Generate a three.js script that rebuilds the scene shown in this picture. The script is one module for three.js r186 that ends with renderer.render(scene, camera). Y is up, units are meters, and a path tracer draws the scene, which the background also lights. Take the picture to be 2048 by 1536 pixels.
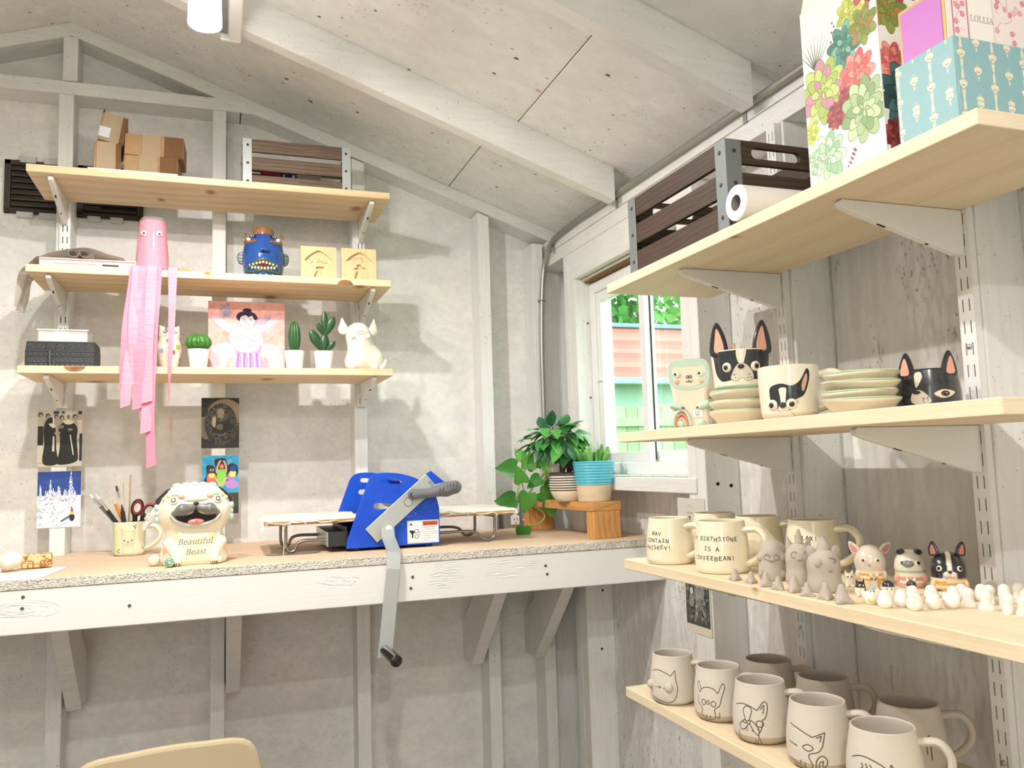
import * as THREE from 'three';
import { mergeGeometries, mergeVertices, toCreasedNormals } from 'three/addons/utils/BufferGeometryUtils.js';
import { RoundedBoxGeometry } from 'three/addons/geometries/RoundedBoxGeometry.js';
import { RectAreaLightUniformsLib } from 'three/addons/lights/RectAreaLightUniformsLib.js';
import { MarchingCubes } from 'three/addons/objects/MarchingCubes.js';

// ---------------------------------------------------------------- camera, sky, exposure
const scene = new THREE.Scene();
const camera = new THREE.PerspectiveCamera(49.872, 2048 / 1536, 0.05, 200);
camera.position.set(0, 1.18, 2.516);
camera.rotation.order = 'YXZ';
camera.rotation.set(THREE.MathUtils.degToRad(5.41954), THREE.MathUtils.degToRad(-19.5756), THREE.MathUtils.degToRad(-1.71346));
const renderer = new THREE.WebGLRenderer({ antialias: true });
renderer.toneMapping = THREE.LinearToneMapping;
renderer.toneMappingExposure = 1.1;
renderer.shadowMap.enabled = true;
const SKY = 4.6;
scene.background = new THREE.Color(0.93 * SKY, 0.98 * SKY, 1.0 * SKY);
const LAMP = 2.6;                       // candela of each lamp head
RectAreaLightUniformsLib.init();

// ---------------------------------------------------------------- random, noise, textures
let seed = 1234567;
function rnd() { seed = (seed * 1664525 + 1013904223) % 4294967296; return seed / 4294967296; }
const rr = (a, b) => a + (b - a) * rnd();
function reseed(s) { seed = s; }
function hash(x, y, s) { let h = (x * 374761393 + y * 668265263 + s * 974634777) | 0; h = Math.imul(h ^ (h >>> 13), 1274126177); h ^= h >>> 16; return (h >>> 0) / 4294967296; }
const sm = t => t * t * (3 - 2 * t), clamp = (v, a = 0, b = 1) => Math.min(b, Math.max(a, v)), mix = (a, b, t) => a + (b - a) * t, step = (a, b, x) => sm(clamp((x - a) / (b - a)));
function vnoise(x, y, px, py, s) {      // value noise with period px, py
  const x0 = Math.floor(x), y0 = Math.floor(y), fx = sm(x - x0), fy = sm(y - y0), w = (v, p) => ((v % p) + p) % p;
  const a = hash(w(x0, px), w(y0, py), s), b = hash(w(x0 + 1, px), w(y0, py), s), c = hash(w(x0, px), w(y0 + 1, py), s), d = hash(w(x0 + 1, px), w(y0 + 1, py), s);
  return mix(mix(a, b, fx), mix(c, d, fx), fy);
}
function fbm(u, v, fx, fy, o, s) { let t = 0, a = 0.5, n = 0; for (let i = 0; i < o; i++) { t += a * vnoise(u * fx, v * fy, fx, fy, s + i * 17); n += a; a *= 0.5; fx *= 2; fy *= 2; } return t / n; }
function dataTex(w, h, fn, srgb, rx = 1, ry = 1) {
  const d = new Uint8Array(w * h * 4);
  for (let j = 0; j < h; j++) for (let i = 0; i < w; i++) {
    const c = fn((i + 0.5) / w, (j + 0.5) / h), k = (j * w + i) * 4;
    if (typeof c === 'number') d[k] = d[k + 1] = d[k + 2] = clamp(c) * 255; else { d[k] = clamp(c[0]) * 255; d[k + 1] = clamp(c[1]) * 255; d[k + 2] = clamp(c[2]) * 255; }
    d[k + 3] = 255;
  }
  const t = new THREE.DataTexture(d, w, h); t.wrapS = t.wrapT = THREE.RepeatWrapping; t.magFilter = THREE.LinearFilter; t.minFilter = THREE.LinearMipmapLinearFilter; t.generateMipmaps = true;
  if (srgb) t.colorSpace = THREE.SRGBColorSpace; t.repeat.set(rx, ry); t.needsUpdate = true; return t;
}
function canvasTex(w, h, draw, srgb = true) {
  const c = document.createElement('canvas'); c.width = w; c.height = h; const g = c.getContext('2d'); draw(g, w, h);
  const t = new THREE.CanvasTexture(c); if (srgb) t.colorSpace = THREE.SRGBColorSpace; t.wrapS = t.wrapT = THREE.ClampToEdgeWrapping; t.magFilter = THREE.LinearFilter; return t;
}
const col = h => new THREE.Color(h);
const S = (h, rough = 0.6, o = {}) => new THREE.MeshStandardMaterial({ color: h, roughness: rough, ...o });
const P = (h, rough = 0.6, o = {}) => new THREE.MeshPhysicalMaterial({ color: h, roughness: rough, ...o });

// ---------------------------------------------------------------- scene helpers
const taken = {};
function numbered(n) { if (!(n in taken)) { taken[n] = 0; return n; } taken[n]++; return n + '_' + String(taken[n]).padStart(3, '0'); }
function shadow(o) { o.traverse(m => { if (m.isMesh) { m.castShadow = true; m.receiveShadow = true; } }); return o; }
function thing(name, label, category, pos = [0, 0, 0], turn = 0, group) {
  const o = new THREE.Group(); o.name = numbered(name); o.position.set(...pos); o.rotation.y = turn; o.userData = { label, category };
  if (group) o.userData.group = group; scene.add(o); return o;
}
function structure(name, label) { const o = new THREE.Group(); o.name = name; o.userData = { kind: 'structure', label, category: 'structure' }; scene.add(o); return o; }
function part(name, geo, mat, parent, label) {
  if (Array.isArray(geo)) geo = join(geo);
  const m = new THREE.Mesh(geo, mat); m.name = name; m.castShadow = m.receiveShadow = true; if (label) m.userData.label = label; parent.add(m); return m;
}
function solo(name, geo, mat, label, category, pos = [0, 0, 0], turn = 0, group) {   // a thing that is one mesh
  const m = part(numbered(name), geo, mat, scene); m.userData = { label, category }; if (group) m.userData.group = group; m.position.set(...pos); m.rotation.y = turn; return m;
}
function copyOf(o, label, pos, turn = 0) {
  const c = o.clone(); c.name = numbered(o.name.replace(/_\d+$/, '')); c.userData = { ...o.userData, label }; c.position.set(...pos); c.rotation.y = turn; scene.add(c); return c;
}
function join(list) {
  const a = list.map(g => { let q = g.index ? g.toNonIndexed() : g; const keep = ['position', 'normal', 'uv', 'color']; for (const k of Object.keys(q.attributes)) if (!keep.includes(k)) q.deleteAttribute(k); if (!q.attributes.uv) q.setAttribute('uv', new THREE.BufferAttribute(new Float32Array(q.attributes.position.count * 2), 2)); return q; });
  const anyC = a.some(q => q.attributes.color);
  if (anyC) for (const q of a) if (!q.attributes.color) q.setAttribute('color', new THREE.BufferAttribute(new Float32Array(q.attributes.position.count * 3).fill(1), 3));
  return mergeGeometries(a);
}
function paint(g, c) { const k = new THREE.Color(c), n = g.attributes.position.count, a = new Float32Array(n * 3); for (let i = 0; i < n; i++) a.set([k.r, k.g, k.b], i * 3); g.setAttribute('color', new THREE.BufferAttribute(a, 3)); return g; }
function at(g, x = 0, y = 0, z = 0, rx = 0, ry = 0, rz = 0, order = 'XYZ') { g.applyMatrix4(new THREE.Matrix4().makeRotationFromEuler(new THREE.Euler(rx, ry, rz, order)).setPosition(x, y, z)); return g; }
// uv in metres by dominant face direction; the grain (u) follows axis L
function muv(g, L = 0, du, dv) {
  if (g.index) g = g.toNonIndexed();
  if (du === undefined) { du = rnd() * 3; dv = rnd() * 3; }
  const p = g.attributes.position, n = g.attributes.normal, uv = new Float32Array(p.count * 2), A = ['getX', 'getY', 'getZ'];
  for (let i = 0; i < p.count; i += 3) {
    let s = [0, 0, 0]; for (let k = 0; k < 3; k++) for (let q = 0; q < 3; q++) s[q] += n[A[q]](i + k); s = s.map(Math.abs);
    const d = s[0] > s[1] && s[0] > s[2] ? 0 : s[1] > s[2] ? 1 : 2; let o = [0, 1, 2].filter(q => q !== d); if (o[1] === L) o = [o[1], o[0]];
    for (let k = 0; k < 3; k++) { uv[(i + k) * 2] = p[A[o[0]]](i + k) + du; uv[(i + k) * 2 + 1] = p[A[o[1]]](i + k) + dv + (d === 1 ? 0.37 : 0); }
  }
  g.setAttribute('uv', new THREE.BufferAttribute(uv, 2)); return g;
}
function rbox(w, h, d, r = 0.002, x = 0, y = 0, z = 0, L, seg = 1) { const g = new RoundedBoxGeometry(w, h, d, seg, Math.min(r, w / 2.05, h / 2.05, d / 2.05)); g.translate(x, y, z); return muv(g, L === undefined ? (w >= h && w >= d ? 0 : h >= d ? 1 : 2) : L); }
// box from min to max corners
function span(x0, x1, y0, y1, z0, z1, r = 0.0015, L) { return rbox(x1 - x0, y1 - y0, z1 - z0, r, (x0 + x1) / 2, (y0 + y1) / 2, (z0 + z1) / 2, L); }
const V3 = (x, y, z) => new THREE.Vector3(x, y, z), V2 = (x, y) => new THREE.Vector2(x, y);
function tube(pts, r, seg = 24, rad = 8, closed = false) { return new THREE.TubeGeometry(new THREE.CatmullRomCurve3(pts.map(p => Array.isArray(p) ? V3(...p) : p), closed, 'centripetal'), seg, r, rad, closed); }
function poly(pts, r, rad = 8) { // straight bar segments with round joints
  const out = []; for (let i = 0; i < pts.length - 1; i++) { const a = V3(...pts[i]), b = V3(...pts[i + 1]), d = b.clone().sub(a), g = new THREE.CylinderGeometry(r, r, d.length(), rad); g.applyQuaternion(new THREE.Quaternion().setFromUnitVectors(V3(0, 1, 0), d.clone().normalize())); g.translate(...a.clone().add(b).multiplyScalar(0.5).toArray()); out.push(g); if (i) out.push(at(new THREE.SphereGeometry(r, rad, 6), ...pts[i])); } return join(out);
}
function rod(a, b, r0, r1 = r0, rad = 10) { a = V3(...a); b = V3(...b); const d = b.clone().sub(a), g = new THREE.CylinderGeometry(r1, r0, d.length(), rad); g.applyQuaternion(new THREE.Quaternion().setFromUnitVectors(V3(0, 1, 0), d.normalize())); g.translate((a.x + b.x) / 2, (a.y + b.y) / 2, (a.z + b.z) / 2); return g; }
function lathe(pts, seg = 48) { return new THREE.LatheGeometry(pts.map(p => V2(p[0], p[1])), seg); }
function extr(pts, depth, bevel = 0, curveSeg = 8) { // outline in xy, extruded along z, centred
  const s = pts instanceof THREE.Shape ? pts : new THREE.Shape(pts.map(p => V2(p[0], p[1])));
  const g = new THREE.ExtrudeGeometry(s, { depth: depth - 2 * bevel, bevelEnabled: bevel > 0, bevelSize: bevel, bevelThickness: bevel, bevelOffset: -bevel, bevelSegments: 2, curveSegments: curveSeg }); g.translate(0, 0, -depth / 2 + bevel); return g;
}
function smooth2(pts, n = 6, closed = true) { const c = new THREE.CatmullRomCurve3(pts.map(p => V3(p[0], p[1], 0)), closed, 'centripetal'); return c.getPoints(pts.length * n).slice(0, closed ? -1 : undefined).map(p => [p.x, p.y]); }
function ell(rx, ry, rz, x = 0, y = 0, z = 0, a = 0, b = 0, c = 0, ws = 20, hs = 14) { const g = new THREE.SphereGeometry(1, ws, hs); g.scale(rx, ry, rz); return at(g, x, y, z, a, b, c); }
const mcMat = new THREE.MeshStandardMaterial();
// smooth blob bodies: list of [x,y,z,r] balls or [x1,y1,z1,r1,x2,y2,z2,r2] tapered bones; k blends them
function blob(prims, res = 44, k = 0.012, pad = 0.01) {
  const lo = [1e9, 1e9, 1e9], hi = [-1e9, -1e9, -1e9];
  for (const q of prims) for (let o = 0; o < q.length; o += 4) for (let a = 0; a < 3; a++) { lo[a] = Math.min(lo[a], q[o + a] - q[o + 3]); hi[a] = Math.max(hi[a], q[o + a] + q[o + 3]); }
  const size = Math.max(hi[0] - lo[0], hi[1] - lo[1], hi[2] - lo[2]) / 2 + pad, c = lo.map((v, i) => (v + hi[i]) / 2);
  const mc = new MarchingCubes(res, mcMat, false, false, 60000); mc.isolation = 0;
  const dist = (x, y, z) => { let d = 1e9; for (const q of prims) { let e;
    if (q.length === 4) e = Math.hypot(x - q[0], y - q[1], z - q[2]) - q[3];
    else { const bx = q[4] - q[0], by = q[5] - q[1], bz = q[6] - q[2], t = clamp(((x - q[0]) * bx + (y - q[1]) * by + (z - q[2]) * bz) / (bx * bx + by * by + bz * bz || 1)); e = Math.hypot(x - q[0] - t * bx, y - q[1] - t * by, z - q[2] - t * bz) - mix(q[3], q[7], t); }
    const h = clamp(0.5 + 0.5 * (e - d) / k); d = mix(e, d, h) - k * h * (1 - h); } return d; };
  const half = res / 2; for (let kz = 0; kz < res; kz++) for (let ky = 0; ky < res; ky++) for (let kx = 0; kx < res; kx++) mc.field[kz * res * res + ky * res + kx] = -dist(c[0] + (kx - half) / half * size, c[1] + (ky - half) / half * size, c[2] + (kz - half) / half * size);
  mc.update(); const n = mc.count, g = new THREE.BufferGeometry();
  g.setAttribute('position', new THREE.BufferAttribute(mc.positionArray.slice(0, n * 3), 3)); g.setAttribute('normal', new THREE.BufferAttribute(mc.normalArray.slice(0, n * 3), 3));
  g.scale(size, size, size); g.translate(...c); let w = mergeVertices(g, 1e-5), ix = w.index.array, ps = w.attributes.position, vol = 0;
  for (let i = 0; i < ix.length; i += 3) { const [a, b2, c2] = [ix[i], ix[i + 1], ix[i + 2]]; vol += ps.getX(a) * (ps.getY(b2) * ps.getZ(c2) - ps.getZ(b2) * ps.getY(c2)) - ps.getY(a) * (ps.getX(b2) * ps.getZ(c2) - ps.getZ(b2) * ps.getX(c2)) + ps.getZ(a) * (ps.getX(b2) * ps.getY(c2) - ps.getY(b2) * ps.getX(c2)); }
  if (vol < 0) for (let i = 0; i < ix.length; i += 3) { const q = ix[i + 1]; ix[i + 1] = ix[i + 2]; ix[i + 2] = q; }
  w.deleteAttribute('normal'); w.computeVertexNormals(); return w;
}
// colour a geometry per vertex; fn(x,y,z,nx,ny,nz) returns a hex or Color
function tint(g, fn) { const p = g.attributes.position, n = g.attributes.normal, a = new Float32Array(p.count * 3), c = new THREE.Color(); for (let i = 0; i < p.count; i++) { c.set(fn(p.getX(i), p.getY(i), p.getZ(i), n.getX(i), n.getY(i), n.getZ(i))); a.set([c.r, c.g, c.b], i * 3); } g.setAttribute('color', new THREE.BufferAttribute(a, 3)); return g; }

// ---------------------------------------------------------------- shared materials
const TX = {};
TX.wall = dataTex(1024, 1024, (u, v) => {
  const a = fbm(u, v, 4, 4, 4, 3), b = fbm(u, v, 24, 16, 3, 11), c = fbm(u, v, 90, 70, 2, 29), sp = fbm(u, v, 230, 330, 2, 77), gate = fbm(u, v, 7, 7, 2, 51);
  let k = 0.9 + (a - 0.5) * 0.08 + (b - 0.5) * 0.06 + (c - 0.5) * 0.05; const s = step(0.72, 0.86, sp) * step(0.5, 0.72, gate); k -= 0.13 * s;
  const w = (b - 0.5) * 0.03 + (a - 0.5) * 0.03; return [k + 0.004 + w * 0.6, k - 0.002, k - 0.012 - w * 0.7];
}, true);
TX.wallB = dataTex(512, 512, (u, v) => 0.5 + (fbm(u, v, 60, 40, 3, 5) - 0.5) * 0.7 + (fbm(u, v, 8, 8, 2, 9) - 0.5) * 0.5 - 0.35 * step(0.78, 0.85, fbm(u, v, 90, 130, 2, 31)), false);
TX.ceil = dataTex(1024, 1024, (u, v) => {
  const a = fbm(u, v, 5, 5, 4, 103), b = fbm(u, v, 40, 30, 3, 111), sp = fbm(u, v, 160, 220, 2, 177), gate = fbm(u, v, 9, 9, 2, 151), rust = fbm(u, v, 46, 46, 2, 191);
  let k = 0.945 + (a - 0.5) * 0.07 + (b - 0.5) * 0.06; const s = step(0.76, 0.86, sp) * step(0.55, 0.72, gate), q = step(0.87, 0.91, rust); k -= 0.22 * s;
  return [k - 0.1 * q, k - 0.004 - 0.3 * q, k - 0.012 - 0.42 * q];
}, true);
TX.wallR = dataTex(1024, 1024, (u, v) => {
  const a = fbm(u, v, 3, 10, 4, 603), b = fbm(u, v, 6, 70, 3, 611), c = fbm(u, v, 40, 130, 2, 629), sp = fbm(u, v, 90, 200, 2, 677), gate = fbm(u, v, 5, 9, 2, 651), pk = step(0.52, 0.6, a) * step(0.4, 0.6, c);
  let k = 0.88 + (b - 0.5) * 0.09 + (c - 0.5) * 0.05 + pk * 0.035; const s = step(0.7, 0.84, sp) * step(0.5, 0.68, gate); k -= 0.2 * s;
  return [k + 0.004, k - 0.003, k - 0.014 + pk * 0.012];
}, true);
TX.paint = dataTex(512, 512, (u, v) => { const g = fbm(u, v, 6, 60, 3, 203), a = fbm(u, v, 4, 4, 3, 207), s = step(0.86, 0.94, fbm(u, v, 90, 130, 2, 217)); const k = 0.925 + (g - 0.5) * 0.05 + (a - 0.5) * 0.05 - 0.35 * s; return [k, k - 0.003, k - 0.012]; }, true);
TX.paintB = dataTex(512, 512, (u, v) => 0.5 + (fbm(u, v, 5, 80, 3, 213) - 0.5) * 0.8 + (fbm(u, v, 20, 60, 2, 219) - 0.5) * 0.5, false);
function woodTex(w, h, base, dark, knots, freq, s, amt = 1) {
  const B = new THREE.Color(base), D = new THREE.Color(dark), g = c => { const q = c.clone().convertLinearToSRGB(); return [q.r, q.g, q.b]; }, b = g(B), d = g(D);
  return dataTex(w, h, (u, v) => {
    let y = v + (fbm(u, v, 3, 2, 2, s) - 0.5) * 0.10, kn = 0, ring = 0;
    for (const [ku, kv, kr] of knots) { let du = u - ku; du -= Math.round(du); let dv = v - kv; dv -= Math.round(dv); const r = Math.hypot(du * 1.4 / kr, dv / kr * (h / w)); y += Math.sign(dv) * 0.05 * Math.exp(-r * r * 0.25); kn = Math.max(kn, 1 - step(0.5, 1.05, r)); ring = Math.max(ring, Math.exp(-Math.pow((r - 1.05) * 4, 2)) * 0.7); }
    const l = Math.abs(((y * freq) % 1 + 1) % 1 - 0.5) * 2, grain = Math.pow(l, 2.2) * (0.4 + 0.6 * fbm(u, v, 6, 4, 2, s + 5)), f = fbm(u, v, 12, 220, 2, s + 9);
    const t = clamp(amt * (grain * 0.45 + (f - 0.5) * 0.5 + 0.06) + ring * 0.4 + kn * (0.85 + 0.25 * f)); return [mix(b[0], d[0], t), mix(b[1], d[1], t), mix(b[2], d[2], t)];
  }, true);
}
const KN = [[0.13, 0.2, 0.022], [0.46, 0.62, 0.03], [0.73, 0.3, 0.018], [0.9, 0.8, 0.026], [0.3, 0.9, 0.015], [0.6, 0.1, 0.014]];
TX.pine = woodTex(1024, 512, '#ecd6b0', '#a8713c', KN, 9, 301, 0.55);
TX.maple = woodTex(1024, 512, '#eddcbd', '#b08c5c', [[0.3, 0.4, 0.012], [0.8, 0.7, 0.014]], 6, 331, 0.38);
TX.cedar = woodTex(512, 512, '#d9a161', '#8e5426', [[0.3, 0.4, 0.04], [0.75, 0.7, 0.035]], 12, 341, 0.9);
TX.dark = woodTex(512, 512, '#7a6552', '#2c211a', [], 26, 351, 1.3);
TX.mdf = dataTex(512, 512, (u, v) => { const a = fbm(u, v, 5, 5, 4, 401), b = fbm(u, v, 90, 90, 2, 411), k = 0.87 + (a - 0.5) * 0.12 + (b - 0.5) * 0.05; return [k, k * 0.885, k * 0.755]; }, true);
TX.raw = dataTex(512, 256, (u, v) => { const a = fbm(u, v, 120, 90, 2, 421), b = fbm(u, v, 30, 20, 3, 427), s = step(0.68, 0.8, a); const k = 0.88 + (b - 0.5) * 0.16 - 0.3 * s; return [k, k - 0.02 - 0.03 * s, k - 0.06 - 0.06 * s]; }, true);
TX.rawB = dataTex(512, 256, (u, v) => fbm(u, v, 120, 90, 3, 421), false);
TX.fine = dataTex(256, 256, (u, v) => fbm(u, v, 60, 60, 3, 501), false);
const MT = {
  wall: S('#ffffff', 0.85, { map: TX.wall, bumpMap: TX.wallB, bumpScale: 0.0012 }),
  wallR: S('#ffffff', 0.85, { map: TX.wallR, bumpMap: TX.wallB, bumpScale: 0.0014 }),
  ceil: S('#ffffff', 0.85, { map: TX.ceil, bumpMap: TX.wallB, bumpScale: 0.0014 }),
  paint: S('#ffffff', 0.6, { map: TX.paint, bumpMap: TX.paintB, bumpScale: 0.0007 }),
  rail: S('#ffffff', 0.45, { map: TX.paint, bumpMap: TX.paintB, bumpScale: 0.0014 }),
  pine: S('#ffffff', 0.55, { map: TX.pine }), maple: S('#ffffff', 0.5, { map: TX.maple }), cedar: S('#ffffff', 0.5, { map: TX.cedar }), dark: S('#ffffff', 0.65, { map: TX.dark }),
  darker: S('#a08f80', 0.6, { map: TX.dark }),
  mdf: S('#ffffff', 0.7, { map: TX.mdf }), raw: S('#ffffff', 0.9, { map: TX.raw, bumpMap: TX.rawB, bumpScale: 0.003 }),
  white: S('#eeeeec', 0.4), vinyl: S('#f4f5f5', 0.35), black: S('#17171a', 0.5), hole: S('#15110e', 0.9), steel: S('#b9bcbc', 0.32, { metalness: 0.9 }), zinc: S('#a9adad', 0.42, { metalness: 0.75 }),
  screw: S('#6b665f', 0.5, { metalness: 0.6 })
};
for (const k of ['pine', 'maple']) { MT[k].map.repeat.set(1, 2); }
MT.cedar.map.repeat.set(4, 4); MT.dark.map.repeat.set(2, 4); MT.darker.map.repeat.set(2, 4); TX.raw.repeat.set(3, 6); TX.rawB.repeat.set(3, 6); TX.paint.repeat.set(2, 2); TX.paintB.repeat.set(2, 2);

// ================================================================ the room
const XR = 1.03, XS = 1.119, ZB = -0.089, RX = -0.4, RY = 2.463, RS = 0.352, XL = -1.83, ZF = 3.72, CR = Math.cos(Math.atan(RS));
const roofY = x => RY - RS * Math.abs(x - RX);
// ---- floor
const floor = structure('floor', 'plain grey floor boards of the shed'); {
  for (let i = 0; i < 20; i++) part('floor_board', span(XL - 0.1, XS + 0.1, -0.03, 0 - 0.0006 * (i % 3), -0.1 + i * 0.195, -0.1 + i * 0.195 + 0.192, 0.002, 0), i % 2 ? MT.floorA ??= S('#a8967f', 0.7, { map: TX.paint }) : MT.floorB ??= S('#9e8c75', 0.7, { map: TX.paint }), floor);
}
// ---- back wall: sheathing, studs, tie beam, gable rafters
const wallBack = structure('wall_back', 'whitewashed gable wall with bare studs and panel sheathing'); {
  const sh = new THREE.Shape([V2(XL - 0.12, 0), V2(XS + 0.1, 0), V2(XS + 0.1, roofY(XS + 0.1) + 0.02), V2(RX, RY + 0.02), V2(XL - 0.12, roofY(XL - 0.12) + 0.02)]);
  const g = new THREE.ExtrudeGeometry(sh, { depth: 0.02, bevelEnabled: false }); g.translate(0, 0, ZB - 0.02); part('sheathing', muv(g, 1, 0.2, 0.4), MT.wall, wallBack);
  // studs stop below the flat gable rafter
  const rafB = x => roofY(x) - 0.041;
  const tieT = 2.287, tieB = 2.249;
  const stud = (x, y0, y1, r) => part('stud', span(x - 0.019, x + 0.019, y0, y1, ZB, 0, 0.002, 1), MT.paint, wallBack);
  stud(-0.409, 0, tieB); stud(-0.0035, 0, tieB); stud(-0.815, 0, tieB);
  part('stud', span(-0.409 - 0.019 + 0.008, -0.409 + 0.019 + 0.008, tieT + 0.002, 2.42, ZB, 0, 0.002, 1), MT.paint, wallBack);
  for (const x of [0.4048, 0.811, -1.22, -1.63]) { // tops cut to the rafter slope
    const y1 = roofY(x - Math.sign(x - RX) * -0.019), s = Math.sign(x - RX); const gs = new THREE.ExtrudeGeometry(new THREE.Shape([V2(x - 0.019, 0), V2(x + 0.019, 0), V2(x + 0.019, roofY(x + 0.019) - 0.046), V2(x - 0.019, roofY(x - 0.019) - 0.046)]), { depth: 0.089, bevelEnabled: false }); gs.translate(0, 0, ZB); part('stud', muv(gs, 1), MT.paint, wallBack);
  }
  part('tie_beam', span(-0.86, 0.06, tieB, tieT, ZB, 0.0005, 0.002, 0), MT.paint, wallBack);
  const tip = new THREE.ExtrudeGeometry(new THREE.Shape([V2(0.055, tieB), V2(0.105, tieB), V2(0.012, tieT - 0.004), V2(0.012, tieB + 0.01)]), { depth: 0.088, bevelEnabled: false }); tip.translate(0, 0, ZB); part('tie_beam_end', muv(tip, 0), MT.paint, wallBack);
  for (const s of [1, -1]) { // gable rafters laid flat under the roof
    const e = s > 0 ? XS : XL - 0.08, d = 0.0405; const q = new THREE.ExtrudeGeometry(new THREE.Shape([V2(RX, RY - 0.001), V2(e, roofY(e) - 0.001), V2(e, roofY(e) - d), V2(RX, RY - d)]), { depth: 0.09, bevelEnabled: false }); q.translate(0, 0, ZB + 0.0002); part('gable_rafter', muv(q, 0), MT.paint, wallBack);
  }
  part('sole_plate', span(XL, XR, 0, 0.038, ZB, -0.001, 0.002, 0), MT.paint, wallBack);
}
// ---- roof: panels with open joints and rafters
const ceiling = structure('ceiling', 'sloping white painted plywood roof panels on rafters'); {
  const roofPanel = (s, x0, x1, z0, z1) => { const a = Math.abs(x0 - RX) / CR, b = Math.abs(x1 - RX) / CR, L = Math.abs(b - a), m = (a + b) / 2; const g = rbox(L, 0.016, z1 - z0, 0.0015, 0, 0, 0, 2); at(g, 0, 0, 0, 0, 0, -s * Math.atan(RS)); g.translate(RX + s * m * CR, RY - m * CR * RS + 0.008 / CR, (z0 + z1) / 2); return part('roof_panel', g, MT.ceil, ceiling); };
  const zs = [-0.1, 0.554, 1.163, 2.383, 3.8];
  for (const s of [1, -1]) { const e = s > 0 ? XS + 0.14 : XL - 0.14, xm = s > 0 ? 0.70 : -1.3; zs.slice(0, -1).forEach((z, i) => { const j = i === 0 ? xm : xm + 0.035; roofPanel(s, RX, j - s * 0.0012, z + 0.0006, zs[i + 1] - 0.0006); roofPanel(s, j + s * 0.0012, e, z + 0.0006, zs[i + 1] - 0.0006); }); }
  for (const zc of [0.548, 1.163, 1.773, 2.383, 2.993, 3.6]) for (const s of [1, -1]) {
    const e = s > 0 ? 1.004 : XL - 0.09, d = 0.093; const q = new THREE.ExtrudeGeometry(new THREE.Shape([V2(RX, RY - 0.0005), V2(e, roofY(e) - 0.0005), V2(e, roofY(e) - d), V2(RX, RY - d)]), { depth: 0.038, bevelEnabled: false }); q.translate(0, 0, zc - 0.019); part('rafter', muv(q, 0), MT.paint, ceiling);
  }
  // outer roof skin keeps daylight out of the joints
  for (const s of [1, -1]) { const L = 1.8; const g = rbox(L, 0.02, 4.3, 0.001); at(g, 0, 0, 0, 0, 0, -s * Math.atan(RS)); g.translate(RX + s * (L / 2 - 0.02) * CR, RY - (L / 2 - 0.02) * CR * RS + 0.032, 1.78); part('roof_deck', g, MT.roofdeck ??= S('#8b8780', 0.9), ceiling); }
  // nail tips and torn spots in the panels
  reseed(991); const chips = []; for (let i = 0; i < 46; i++) { const x = rr(-0.25, 0.95), z = rr(0.05, 1.9), r = rr(0.0025, 0.007); const g = new THREE.ConeGeometry(r, r * 0.7, 5); g.rotateX(Math.PI); g.rotateY(rr(0, 6)); g.scale(1.5, 1, 0.7); g.translate(x, roofY(x) - r * 0.2, z); chips.push(g); }
  part('nail_tips', chips, S('#6f625a', 0.9), ceiling).userData.kind = 'stuff';
}
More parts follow.
